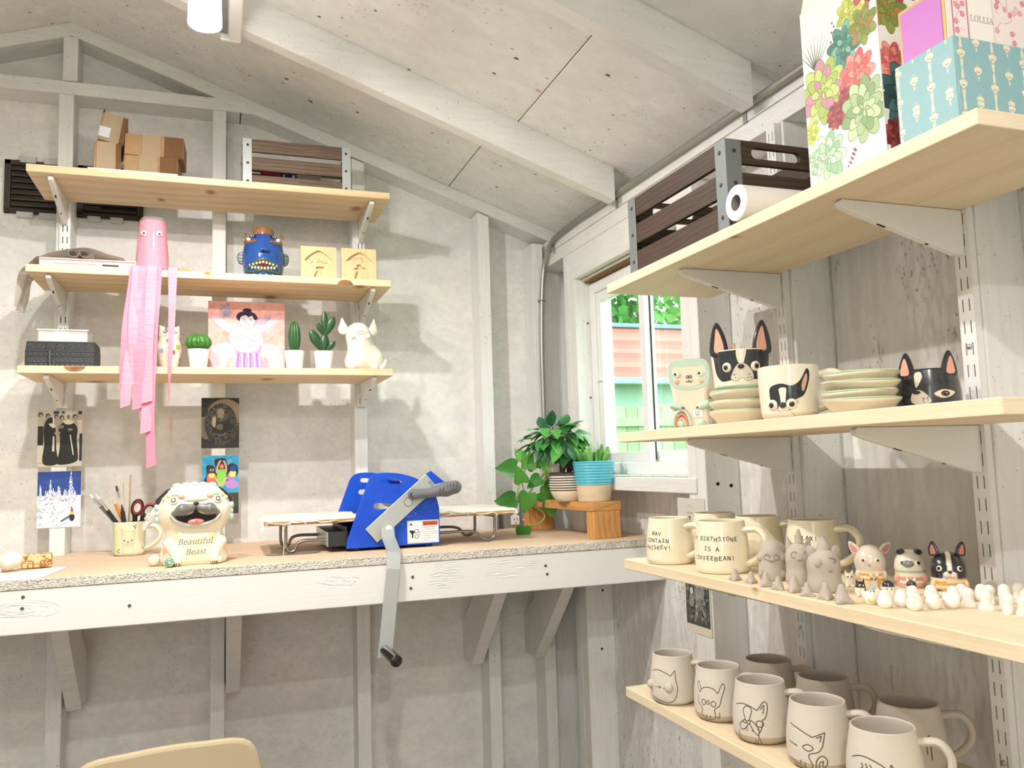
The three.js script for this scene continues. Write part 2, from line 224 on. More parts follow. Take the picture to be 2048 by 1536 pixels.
// ---- right wall
const wallRight = structure('wall_right', 'whitewashed right wall with studs, top plates and panel joints'); {
  const joints = [-0.09, 0.441, 0.895, 1.237, 1.76, 2.35, 3.0, 3.74], y1 = roofY(XS) + 0.03;
  const W0 = 0.2, W1 = 0.845, B = 1.12, T = 1.745;                     // the opening
  for (let i = 0; i < joints.length - 1; i++) {
    const a = joints[i] + 0.0012, b = joints[i + 1] - 0.0012, pieces = [];
    const o0 = Math.max(a, W0), o1 = Math.min(b, W1);
    if (o1 > o0) { if (o0 > a) pieces.push([a, o0, 0, y1]); if (b > o1) pieces.push([o1, b, 0, y1]); pieces.push([o0, o1, 0, B], [o0, o1, T, y1]); } else pieces.push([a, b, 0, y1]);
    for (const [p, q, u, v] of pieces) part('sheathing_board', span(XS, XS + 0.014, u, v, p, q, 0.001, 1), MT.wallR, wallRight);
  }
  // outer cladding, behind the joints
  for (const [p, q, u, v] of [[-0.12, W0, 0, y1], [W1, 3.76, 0, y1], [W0, W1, 0, B], [W0, W1, T, y1]]) part('cladding', span(XS + 0.0142, XS + 0.03, u, v, p, q, 0.001, 1), MT.clad ??= S('#6a5f55', 0.9), wallRight);
  const stud = (z0, z1, y0 = 0.038, yt = 1.826) => part('stud', span(XR, XS, y0, yt, z0, z1, 0.002, 1), MT.paint, wallRight);
  stud(-0.0885, -0.058); stud(0.138, 0.1755, 0.038, 1.826); stud(0.176, 0.221, 0.038, 1.738); stud(0.826, 0.863, 0.038, 1.738); stud(0.8635, 0.9); stud(1.197, 1.235); stud(1.604, 1.642); stud(2.01, 2.048); stud(2.42, 2.458); stud(2.83, 2.868); stud(3.24, 3.278);
  part('header', span(XR, XS, 1.738, 1.8255, 0.176, 0.863, 0.002, 2), MT.paint, wallRight);
  part('top_plate', span(XR, XS, 1.826, 1.868, -0.0885, 3.7, 0.002, 2), MT.paint, wallRight);
  part('top_plate', span(XR - 0.0005, XS, 1.8695, 1.912, -0.0885, 3.7, 0.002, 2), MT.paint, wallRight);
  part('sole_plate', span(XR, XS, 0, 0.037, -0.0885, 3.7, 0.002, 2), MT.paint, wallRight);
  for (const [y, z] of [[1.118, 0.9], [1.113, 0.9]]) { const g = new THREE.CylinderGeometry(0.004, 0.004, 0.002, 10); g.rotateX(Math.PI / 2); part('nail_hole', at(g, y > 1.115 ? 1.06 : 1.095, y, 0.9005), MT.hole, wallRight); }
  { const g = new THREE.CylinderGeometry(0.0035, 0.0035, 0.002, 10); g.rotateX(Math.PI / 2); part('nail_hole', at(g.clone(), 1.075, 0.62, 0.2212), MT.hole, wallRight); part('nail_hole', at(g, 1.085, 0.79, 0.2212), MT.hole, wallRight); }
}
// ---- the walls behind the camera close the room
const wallLeft = structure('wall_left', 'plain white left wall outside the picture'); part('sheathing', span(XL - 0.11, XL - 0.09, 0, roofY(XL - 0.09) + 0.02, -0.12, 3.78, 0.001, 1), MT.wall, wallLeft);
for (let z = 0.0; z < 3.6; z += 0.4064) part('stud', span(XL - 0.09, XL, 0, 1.9, z, z + 0.038, 0.002, 1), MT.paint, wallLeft);
const wallFront = structure('wall_front', 'plain white front wall behind the camera with an open doorway'); { const sh = new THREE.Shape([V2(XL - 0.12, 0), V2(-1.0, 0), V2(-1.0, 1.95), V2(-0.5, 1.95), V2(-0.5, 0), V2(XS + 0.1, 0), V2(XS + 0.1, roofY(XS + 0.1) + 0.02), V2(RX, RY + 0.02), V2(XL - 0.12, roofY(XL - 0.12) + 0.02)]); const g = new THREE.ExtrudeGeometry(sh, { depth: 0.02, bevelEnabled: false }); g.translate(0, 0, ZF); part('sheathing', muv(g, 1), MT.wall, wallFront); part('door_casing', [span(-1.05, -1.0, 0, 1.95, ZF - 0.02, ZF + 0.03), span(-0.5, -0.45, 0, 1.95, ZF - 0.02, ZF + 0.03), span(-1.05, -0.45, 1.95, 2.0, ZF - 0.02, ZF + 0.03)], MT.paint, wallFront); }

// ---- window
const win = structure('window_1', 'white vinyl sliding window looking out on a fence and a red roof'); {
  const v = MT.vinyl, z0 = 0.2225, z1 = 0.8245, y0 = 1.136, y1 = 1.722, xa = 1.078, xb = 1.138;
  const glass = new THREE.MeshPhysicalMaterial({ color: '#f2fbf8', roughness: 0.0, transmission: 1, thickness: 0, ior: 1.45 });
  part('window_sill', span(XR - 0.004, XS - 0.001, 1.095, 1.131, 0.2215, 0.8625, 0.003, 2), MT.paint, win);
  part('window_frame', [span(xa, xb, y0, y0 + 0.034, z0, z1, 0.003), span(xa, xb, y1 - 0.034, y1, z0, z1, 0.003), span(xa, xb, y0 + 0.03, y1 - 0.03, z0, z0 + 0.03, 0.003), span(xa, xb, y0 + 0.03, y1 - 0.03, z1 - 0.03, z1, 0.003)], v, win);
  const sash = (xa, xb, p, q, name) => { const w = 0.03, b = y0 + 0.0345, t = y1 - 0.0345; const s = part(name, [span(xa, xb, b, b + w, p, q, 0.002), span(xa, xb, t - w, t, p, q, 0.002), span(xa, xb, b + w * 0.9, t - w * 0.9, p, p + w, 0.002), span(xa, xb, b + w * 0.9, t - w * 0.9, q - w, q, 0.002)], v, win); part('pane', span((xa + xb) / 2 - 0.002, (xa + xb) / 2 + 0.002, b + w - 0.004, t - w + 0.004, p + w - 0.004, q - w + 0.004, 0.0005), glass, s); return s; };
  const s1 = sash(1.084, 1.102, 0.254, 0.552, 'sash'); part('gasket', span(1.1005, 1.1035, y0 + 0.04, y1 - 0.04, 0.5495, 0.5555, 0.0005), MT.black, s1); part('latch', rbox(0.008, 0.01, 0.03, 0.003, 1.081, 1.42, 0.27), v, s1);
  sash(1.11, 1.128, 0.50, 0.794, 'sash');
  part('gap_strip', span(1.06, 1.10, 1.7225, 1.7275, 0.23, 0.82, 0.001, 2), S('#7b5636', 0.8), win); part('foam_rod', rod([1.055, 1.7325, 0.226], [1.055, 1.7325, 0.82], 0.0045), S('#c9c2b4', 0.8), win);
  part('screw', at(new THREE.CylinderGeometry(0.0035, 0.0035, 0.002, 10), 1.07, 1.60, 0.2215, Math.PI / 2), MT.screw, win); part('screw', at(new THREE.CylinderGeometry(0.0035, 0.0035, 0.002, 10), 1.07, 1.37, 0.2215, Math.PI / 2), MT.screw, win);
}

// ================================================================ outdoors, seen through the window
{
  const ground = solo('lawn', muv(new THREE.BoxGeometry(80, 0.1, 80), 0, 0, 0), S('#8fae6c', 1, { map: dataTex(256, 256, (u, v) => { const k = fbm(u, v, 40, 40, 3, 610); return [0.5 + 0.4 * k, 0.6 + 0.4 * k, 0.4 + 0.3 * k]; }, true) }), 'grass lawn seen outside the window', 'lawn', [0, -0.36, 0]); ground.userData.kind = 'structure';
  const fence = thing('garden_fence', 'pale weathered board fence across the yard outside the window', 'fence', [0, -0.3, -5.2]);
  const fm = [S('#b9c9a6', 0.9, { map: TX.paint }), S('#a9bb97', 0.9, { map: TX.paint })]; const bg = rbox(0.135, 2.02, 0.02, 0.003, 0, 1.01, 0, 1);
  for (let i = 0; i < 52; i++) { const m = part('fence_board', bg, fm[i % 2], fence); m.position.x = 1.4 + i * 0.14; m.position.y = (i * 7 % 5) * 0.006; }
  for (const y of [0.4, 1.1, 1.86]) part('fence_rail', rbox(7.4, 0.09, 0.04, 0.003, 5.0, y, 0.032, 0), fm[0], fence);
  const house = thing('neighbour_house', 'neighbouring house with pinkish red shingle roof beyond the fence', 'house', [6.5, -0.3, -8.6]);
  part('house_wall', rbox(11, 2.75, 4, 0.01, 0, 1.375, -2.0), S('#a8cbb9', 0.9), house);
  const sm1 = ['#b5675a', '#ab5d50', '#bd7265'].map(c => S(c, 0.9)); for (let i = 0; i < 11; i++) { const g = rbox(11.6, 0.02, 0.27, 0.004, 0, 0, 0, 0); at(g, 0, 2.72 + i * 0.103, 0.2 - i * 0.21, 0.45); part('shingle_row', g, sm1[i % 3], house); }
  part('ridge_cap', rbox(11.6, 0.08, 0.3, 0.02, 0, 3.86, -2.1, 0), S('#7ea0a8', 0.8), house); part('gutter', rbox(11.6, 0.1, 0.1, 0.02, 0, 2.62, 0.33, 0), S('#9cc3bd', 0.6), house);
  const leafM = [S('#4f9a3c', 0.9), S('#77b64e', 0.9), S('#3f8436', 0.9)];
  const tree = (x, z, h, r, n, label, m) => { const t = thing('garden_tree', label, 'tree', [x, -0.3, z]); part('trunk', rod([0, 0, 0], [0.1, h * 0.7, 0], 0.16, 0.09), S('#7a6a58', 0.9), t); const lv = []; for (let i = 0; i < n; i++) { const a = rr(0, 6.28), b = Math.acos(rr(-1, 1)), q = r * Math.cbrt(rnd()); const g = new THREE.CircleGeometry(rr(0.08, 0.16), 5); at(g, Math.sin(b) * Math.cos(a) * q, h + Math.cos(b) * q * 0.8, Math.sin(b) * Math.sin(a) * q, rr(0, 6), rr(0, 6), rr(0, 6)); lv.push(g); } part('foliage', lv, m, t).userData.kind = 'stuff'; };
  reseed(7001);
  tree(7.2, -14.5, 4.9, 2.2, 2600, 'leafy green tree behind the red roof, seen in the left pane', leafM[0]); tree(11.2, -14.2, 5.0, 1.9, 1100, 'yellow green tree behind the red roof, seen in the right pane', leafM[1]);
}

// ================================================================ track light
{
  const bulbM = S('#ffffff', 0.5, { emissive: '#fffaf2', emissiveIntensity: 3 }), canM = P('#ffffff', 0.95, { transmission: 0.78, thickness: 0 });
  const head = (h, stem) => {
    part('lamp_can', lathe([[0.001, 0.079], [0.022, 0.078], [0.029, 0.07], [0.0305, 0.06], [0.032, 0.001], [0.0315, 0], [0.0302, 0.001], [0.0288, 0.058], [0.001, 0.068]], 36), canM, h);
    part('lamp_bulb', lathe([[0.0001, 0.0022], [0.02, 0.0026], [0.0275, 0.005], [0.0282, 0.012], [0.02, 0.02], [0.0001, 0.022]], 28), bulbM, h);
    part('lamp_stem', stem, canM, h);
    const p = new THREE.PointLight('#fffaf4', LAMP, 0, 2); p.name = 'lamp_light'; p.position.set(0, 0.009, 0); p.castShadow = true; p.shadow.radius = 0.8; h.add(p);
  };
  const y = 2.2, L = thing('track_light', 'white ceiling track light with a glowing can lamp under the rafters', 'track light', [0, y, 0]);
  part('track', rbox(0.03, 0.02, 2.6, 0.004, 0.031, 0.011, 1.82, 2), MT.white, L); part('track_slot', rbox(0.016, 0.016, 2.56, 0.001, 0.006, 0.013, 1.83, 2), S('#8f8f92', 0.5, { metalness: 0.5 }), L, 'grey slotted side of the track'); part('track_end', rbox(0.048, 0.021, 0.012, 0.004, 0.022, 0.0105, 0.523), MT.white, L);
  for (const [x, z] of [[-0.03, 0.86], [-0.03, 2.45], [-0.03, 3.0]]) { const h = new THREE.Group(); h.name = 'lamp_head'; h.position.set(x, -0.145, z); L.add(h); head(h, [rod([0, 0.075, 0], [0.0, 0.15, 0], 0.007), rbox(0.06, 0.012, 0.03, 0.003, 0.02, 0.152, 0)]); }
  const q = thing('ceiling_lamp', 'white can lamp hanging from the second rafter, left of the track', 'lamp', [-0.3, 2.055, 1.163]); head(q, [rod([0, 0.075, 0], [0, 0.25, 0], 0.006), rbox(0.05, 0.02, 0.034, 0.004, 0, 0.268, 0)]);
}

// ================================================================ workbench
{
  const Y = 0.968, b = thing('workbench', 'long fixed workbench with raw particle board top and white front rail', 'workbench', [0, 0, 0]);
  const st = [-1.63, -1.22, -0.815, -0.409, -0.0035, 0.4048, 0.811, 0.998], pcs = [span(XL + 0.002, 1.0295, Y - 0.019, Y, 0.001, 0.5435, 0.001, 0), span(1.0294, 1.1185, Y - 0.019, Y, 0.2225, 0.5435, 0.001, 0)];
  let x = XL + 0.002; for (const s of st) { if (s - 0.0195 > x) pcs.push(span(x, s - 0.0197, Y - 0.019, Y - 0.0002, ZB + 0.001, 0.0015, 0.0005, 0)); x = s + 0.0197; }
  part('bench_top', pcs, MT.mdf, b);
  part('raw_edge', span(XL + 0.002, 1.1185, Y - 0.0188, Y + 0.0004, 0.5432, 0.5465, 0.001, 0), MT.raw, b, 'flaky white raw edge of the board');
  { const g = span(XL + 0.002, 1.1185, 0.858, Y - 0.0195, 0.507, 0.545, 0.003, 0), p = g.attributes.position, uv = g.attributes.uv; for (let i = 0; i < p.count; i++) uv.setXY(i, clamp((p.getX(i) + 0.6) / 1.72), clamp((p.getY(i) - 0.858) / 0.0905));
    const bt = canvasTex(2048, 128, (g, w, h) => { reseed(1717); g.fillStyle = '#9a9a9a'; g.fillRect(0, 0, w, h); for (let i = 0; i < 420; i++) { g.globalAlpha = 0.18; g.strokeStyle = i % 2 ? '#b5b5b5' : '#808080'; g.lineWidth = rr(1, 2.5); const x = rr(0, w), y = rr(0, h), l = rr(60, 260); g.beginPath(); g.moveTo(x, y); g.quadraticCurveTo(x + l / 2, y + rr(-5, 5), x + l, y + rr(-4, 4)); g.stroke(); } g.globalAlpha = 1; const X = x => (x + 0.6) / 1.72 * w; for (const [x, y, r] of [[0.235, 56, 34], [0.615, 44, 22]]) { for (let k = 0; k < 46; k++) { const a = rr(0, 6.28), q = rr(0.25, 1) * r; g.strokeStyle = k % 2 ? '#e8e8e8' : '#3c3c3c'; g.globalAlpha = 0.6; g.lineWidth = rr(1.5, 4); g.beginPath(); g.ellipse(X(x), y, q * 1.7, q * 0.8, 0.1, a, a + rr(0.3, 1.1)); g.stroke(); } } for (const [x0, x1, y0, y1, n] of [[-0.13, 0.03, 20, 110, 46], [0.73, 0.79, 10, 90, 20], [0.82, 0.9, 16, 70, 14], [-0.32, -0.22, 70, 120, 14], [0.08, 0.14, 80, 118, 8]]) for (let k = 0; k < n; k++) { const x = X(rr(x0, x1)), y = rr(y0, y1), l = rr(12, 34); g.globalAlpha = 0.7; g.strokeStyle = '#474747'; g.lineWidth = rr(1.5, 3.5); g.beginPath(); g.moveTo(x, y); g.quadraticCurveTo(x + l * 0.5, y - rr(2, 7), x + l, y + rr(-2, 3)); g.stroke(); g.strokeStyle = '#f0f0f0'; g.lineWidth = 2; g.beginPath(); g.moveTo(x, y + 4); g.quadraticCurveTo(x + l * 0.5, y - rr(0, 4), x + l, y + 4); g.stroke(); } for (const [x, dx] of [[-0.02, 24], [0.16, 26], [0.83, 16]]) { g.globalAlpha = 0.6; g.strokeStyle = '#505050'; g.lineWidth = 2; g.beginPath(); g.moveTo(X(x), 0); g.lineTo(X(x) + dx, h); g.stroke(); } g.globalAlpha = 1; }, false);
    part('front_rail', g, S('#f3f2ef', 0.45, { bumpMap: bt, bumpScale: 0.002 }), b); }
  for (const bx of [-0.36, 0.037, 0.7535, 0.9635]) { const g = new THREE.ExtrudeGeometry(new THREE.Shape([V2(0.0, 0.563), V2(0.295, 0.858), V2(0.385, 0.9485), V2(0.27, 0.9485), V2(-0.0885, 0.69 - 0.01), V2(-0.0885, 0.563)].map(p => V2(-p.x, p.y))), { depth: 0.037, bevelEnabled: false }); g.rotateY(Math.PI / 2); g.translate(bx - 0.0185, 0, 0); part('brace', muv(g, 1), MT.paint, b); }
  for (const [sx, sy] of [[0.435, 0.915], [0.43, 0.889], [0.776, 0.918], [0.78, 0.897], [1.02, 0.912], [-0.38, 0.934], [-0.381, 0.911], [-0.18, 0.9]]) part('screw_hole', at(new THREE.CylinderGeometry(0.0036, 0.0036, 0.0016, 12), sx, sy, 0.5452, Math.PI / 2), MT.screw, b);
}
// ---- extra corner stud on the back wall
part('stud', span(0.979, 1.017, 0.038, 1.905, ZB, 0, 0.002, 1), MT.paint, wallBack);

// ================================================================ shelving
function standardGeo(y0, y1, w = 0.026) { // channel facing +z, back at z = 0
  const f = new THREE.Shape([V2(-w / 2, y0), V2(w / 2, y0), V2(w / 2, y1), V2(-w / 2, y1)]); const pitch = 0.03175;
  for (let y = y0 + 0.012; y < y1 - 0.024; y += pitch) for (const s of [-1, 1]) { const h = new THREE.Path(), cx = s * 0.0055, r = 0.0011; h.absarc(cx, y + 0.0165, r, 0, Math.PI, false); h.absarc(cx, y, r, Math.PI, Math.PI * 2, false); f.holes.push(h); }
  const g = new THREE.ExtrudeGeometry(f, { depth: 0.0015, bevelEnabled: false, curveSegments: 2 }); g.translate(0, 0, 0.0115);
  return join([g, span(-w / 2, -w / 2 + 0.0015, y0, y1, 0, 0.012, 0.0003), span(w / 2 - 0.0015, w / 2, y0, y1, 0, 0.012, 0.0003)]);
}
const stdM = S('#ececea', 0.4), brM = S('#e9e9e7', 0.38);
function standard(label, pos, turn, y0, y1, screws) { const t = thing('shelf_standard', label, 'shelf rail', pos, turn, 'slotted shelf rails'); part('rail', standardGeo(y0, y1), stdM, t); part('rail_back', span(-0.0115, 0.0115, y0, y1, 0.0002, 0.0012, 0.0001), MT.hole, t, 'dark inside of the channel'); for (const y of screws) part('screw', ell(0.0042, 0.0042, 0.0025, 0, y, 0.0135), MT.steel, t); return t; }
standard('white slotted shelf rail on the stud left of the pink streamer puppet', [-0.4035, 0, 0.0005], 0, 1.361, 1.95, []);
standard('white slotted shelf rail behind the white pig figurine', [0.4065, 0, 0.0005], 0, 1.361, 1.95, []);
standard('white slotted shelf rail on the right wall nearest the window', [XR - 0.0005, 0, 1.213], -Math.PI / 2, 0.35, 1.824, [0.86, 1.34, 1.69]);
standard('white slotted shelf rail on the right wall furthest from the window', [XR - 0.0005, 0, 1.6255], -Math.PI / 2, 0.35, 1.824, [0.749, 1.326, 1.69]);
const brGeo = (() => { const s = new THREE.Shape([V2(0, 0), V2(0.215, 0), V2(0.2195, -0.004), V2(0.217, -0.0105), V2(0.2, -0.0165), V2(0.03, -0.062), V2(0.018, -0.066), V2(0, -0.066)]); const g = new THREE.ExtrudeGeometry(s, { depth: 0.0096, bevelEnabled: true, bevelSize: 0.0012, bevelThickness: 0.0012, bevelOffset: -0.0012, bevelSegments: 2 }); g.translate(0, 0, -0.0048); g.rotateY(-Math.PI / 2); return g; })();
const brSlot = (d, l) => { const g = rbox(0.0035, 0.0012, l, 0.0004); const a = Math.atan2(0.0455, 0.17); at(g, 0, -0.0165 - (0.2 - d) * 0.0455 / 0.17 - 0.0001, d, -a); return g; };
function bracket(label, pos, turn, group) { const t = thing('shelf_bracket', label, 'bracket', pos, turn, group); part('bracket_arm', brGeo, brM, t); part('slot', brSlot(0.145, 0.014), MT.hole, t); part('slot', brSlot(0.065, 0.005), MT.hole, t); return t; }
const LS = [1.934, 1.682, 1.4305], ln = ['top', 'middle', 'bottom'], RSf = [1.526, 1.2135, 0.9615, 0.7085], rn = ['top', 'second', 'third', 'lowest'];
const TH = 0.0195, LT = LS.map(y => y + TH), RT = RSf.map(y => y + TH);
LS.forEach((y, i) => {
  bracket(`white bracket under the left end of the ${ln[i]} shelf on the back wall`, [-0.4035, y - 0.0004, 0.0135], 0, 'brackets of the back wall shelves'); bracket(`white bracket under the right end of the ${ln[i]} shelf on the back wall`, [0.4065, y - 0.0004, 0.0135], 0, 'brackets of the back wall shelves');
  reseed(40 + i * 7); const d = i === 0 ? 0.238 : 0.232, x0 = [-0.455, -0.452, -0.464][i], x1 = [0.455, 0.455, 0.457][i]; const o = solo('wall_shelf', rbox(x1 - x0, TH, d, 0.0025, 0, TH / 2, 0, 0), MT.pine, `pine shelf board on the back wall, ${ln[i]} of three`, 'shelf', [(x0 + x1) / 2, y, 0.0142 + d / 2], 0, 'pine shelves on the back wall');
  if (i) { const kx = i === 1 ? 0.325 : -0.335, kw = i === 1 ? 0.021 : 0.024, pts = []; for (let k = 0; k <= 18; k++) { const a = Math.PI * k / 18 * (i === 1 ? 1 : -1); pts.push([Math.cos(a) * kw, Math.sin(a) * 0.0135]); } const kn = extr(pts, 0.0007); kn.translate(kx, i === 1 ? 0.0012 : TH - 0.0012, d / 2 + 0.0002); part('knot', kn, MT.knot ??= S('#c98d55', 0.6, { map: TX.fine }), o, 'dark wood knot'); }
});
RSf.forEach((y, i) => {
  bracket(`white bracket near the window under the ${rn[i]} shelf of the right wall`, [XR - 0.0135, y - 0.0004, 1.213], -Math.PI / 2, 'brackets of the right wall shelves'); bracket(`white bracket away from the window under the ${rn[i]} shelf of the right wall`, [XR - 0.0135, y - 0.0004, 1.6255], -Math.PI / 2, 'brackets of the right wall shelves');
  reseed(80 + i * 5); const z0 = [0.975, 1.0, 1.0, 0.985][i], z1 = [1.879, 1.879, 1.895, 1.895][i]; solo('side_shelf', rbox(0.25, TH, z1 - z0, 0.002, 0, TH / 2, 0, 2), MT.maple, `light wood shelf board on the right wall, ${rn[i]} from the top`.replace('top from the top', 'topmost').replace('lowest from the top', 'lowest of four'), 'shelf', [0.8905, y, (z0 + z1) / 2], 0, 'light wood shelves on the right wall');
});

// ================================================================ gable vent
{
  const t = thing('gable_vent', 'dark brown louvred vent let into the back wall behind a stud', 'vent', [0, 0, 0]); const m = S('#33261f', 0.6), m2 = S('#4d4037', 0.55), z = ZB + 0.0005, y0 = 1.92, y1 = 2.073;
  for (const [x0, x1, n] of [[-0.573, -0.4295, 0], [-0.3885, -0.215, 1]]) {
    part('vent_back', span(x0 + 0.002, x1 - 0.002, y0 + 0.002, y1 - 0.002, z, z + 0.002), MT.black, t);
    part('vent_frame', [span(x0, x1, y0, y0 + 0.014, z, z + 0.012), span(x0, x1, y1 - 0.014, y1, z, z + 0.012), span(n ? x0 : x0, x0 + 0.016, y0, y1, z, z + 0.012), span(x1 - 0.016, x1, y0, y1, z, z + 0.012)], m, t);
    for (let i = 0; i < 7; i++) { const g = rbox(x1 - x0 - 0.036, 0.0025, 0.018, 0.001); at(g, (x0 + x1) / 2, y0 + 0.026 + i * 0.0172, z + 0.0085, 0.75); part('slat', g, m2, t); }
  }
  for (const [x, w] of [[-0.52, 0.042], [-0.462, 0.045], [-0.345, 0.034], [-0.285, 0.034]]) part('flashing_tab', span(x - w / 2, x + w / 2, y0 - 0.012, y0 + 0.004, z + 0.0005, z + 0.0135, 0.001), S('#c3c5c2', 0.5), t);
  for (const [x, w] of [[-0.515, 0.04], [-0.455, 0.04]]) part('flashing_tab', span(x - w / 2, x + w / 2, y1 - 0.006, y1 + 0.012, z + 0.0005, z + 0.0135, 0.001), S('#c3c5c2', 0.5), t);
}
// ================================================================ electrical conduit and outlet
{
  const t = thing('armored_cable', 'ribbed metal conduit along the top plate and down the corner', 'conduit', [0, 0, 0]);
  const C = new THREE.CatmullRomCurve3([[1.02, 1.893, 2.4], [1.02, 1.893, 1.55], [1.02, 1.896, 1.12], [1.02, 1.901, 0.52], [1.0195, 1.902, 0.22], [1.018, 1.885, 0.07], [1.014, 1.83, 0.022], [1.006, 1.73, 0.012], [1.0, 1.6, 0.0115], [0.998, 1.42, 0.0115], [1.0, 1.2, 0.0115], [1.012, 1.1, 0.013], [1.022, 1.04, 0.016], [1.0, 1.003, 0.0], [0.968, 0.992, -0.03], [0.93, 0.99, -0.06]].map(p => V3(...p)), false, 'centripetal');
  const L = C.getLength(), n = Math.round(L / 0.0034), g = new THREE.TubeGeometry(C, n, 0.0085, 9, false), p = g.attributes.position, q = new THREE.Vector3();
  for (let i = 0; i <= n; i++) { const c = C.getPointAt(i / n); for (let j = 0; j <= 9; j++) { const k = i * 10 + j; q.fromBufferAttribute(p, k).sub(c).multiplyScalar(i % 2 ? 1.06 : 0.84).add(c); p.setXYZ(k, q.x, q.y, q.z); } } g.computeVertexNormals();
  part('cable', g, S('#b4b2aa', 0.38, { metalness: 0.7 }), t);
  for (const z of [1.12, 0.53, 0.06]) { const y = z < 0.1 ? 1.877 : C.getPoint(0.2).y - 0.002; part('clamp', [at(new THREE.TorusGeometry(0.0098, 0.0018, 6, 18), 1.0195, z < 0.1 ? 1.886 : 1.899, z < 0.1 ? 0.075 : z), rbox(0.003, 0.026, 0.011, 0.0012, XR - 0.0024, (z < 0.1 ? 1.886 : 1.899) - 0.02, z < 0.1 ? 0.075 : z)], MT.zinc, t); }
  part('clamp', [at(new THREE.TorusGeometry(0.0098, 0.002, 6, 18), 1.005, 1.71, 0.0117, Math.PI / 2), rbox(0.018, 0.011, 0.003, 0.001, 1.002, 1.71, 0.002)], MT.zinc, t);
  const o = thing('wall_outlet', 'metal outlet box with white duplex socket beside the plants', 'outlet', [0.9, 1.013, ZB + 0.0005]);
  part('box', rbox(0.075, 0.11, 0.045, 0.012, 0.0, 0, 0.0228, 1, 3), MT.zinc, o); const rec = part('receptacle', [rbox(0.03, 0.03, 0.008, 0.007, 0.006, 0.02, 0.049, 0, 3), rbox(0.03, 0.03, 0.008, 0.007, 0.006, -0.02, 0.049, 0, 3), rbox(0.014, 0.012, 0.006, 0.001, 0.006, 0, 0.048)], MT.white, o);
  for (const y of [0.02, -0.02]) part('socket_slot', [rbox(0.0015, 0.008, 0.001, 0.0004, 0.001, y + 0.003, 0.0531), rbox(0.0015, 0.007, 0.001, 0.0004, 0.011, y + 0.003, 0.0531), ell(0.002, 0.002, 0.0006, 0.006, y - 0.008, 0.0531)], MT.hole, rec);
}
// ================================================================ chair under the bench
{
  const t = thing('chair', 'beige chair with rounded back pushed in under the workbench', 'chair', [-0.09, 0, 0.76], 0.1); const m = S('#c9b897', 0.6), f = S('#8a8478', 0.5);
  const sh = smooth2([[-0.165, 0.44], [0.165, 0.44], [0.172, 0.58], [0.15, 0.648], [0.06, 0.662], [-0.06, 0.662], [-0.15, 0.648], [-0.172, 0.58]], 5); part('backrest', extr(sh, 0.02, 0.007), m, t);
  part('seat', rbox(0.36, 0.03, 0.36, 0.012, 0, 0.42, -0.19, 0, 3), m, t); for (const x of [-0.155, 0.155]) for (const z of [-0.02, -0.35]) part('leg', rod([x, 0, z], [x * 0.95, 0.41, z], 0.012), f, t); 
}

// ================================================================ helpers for figures
const rc = new THREE.Raycaster();
function surf(geo) { const m = new THREE.Mesh(geo, new THREE.MeshBasicMaterial({ side: THREE.DoubleSide })); m.updateMatrixWorld(true); return (x, y, z = null, d = [0, 0, -1]) => { rc.set(V3(x - d[0] * 0.5, y - d[1] * 0.5, z === null ? 0.5 : z - d[2] * 0.5), V3(...d)); const h = rc.intersectObject(m, false)[0]; return h ? { p: h.point, n: h.face.normal } : null; }; }
// flat disc bump lying on a surface seen from direction d
function stud2(hit, rx, ry, t, roll = 0) { const g = new THREE.SphereGeometry(1, 16, 10); g.scale(rx, ry, t); g.rotateZ(roll); const n = hit.n.clone().normalize(); const q = new THREE.Quaternion().setFromUnitVectors(V3(0, 0, 1), n); g.applyQuaternion(q); g.translate(hit.p.x, hit.p.y, hit.p.z); return g; }
const glaze = (c, r = 0.18, o = {}) => P(c, r, { clearcoat: 0.6, clearcoatRoughness: 0.08, ...o });
const vglaze = P('#ffffff', 0.2, { vertexColors: true, clearcoat: 0.6, clearcoatRoughness: 0.08 });

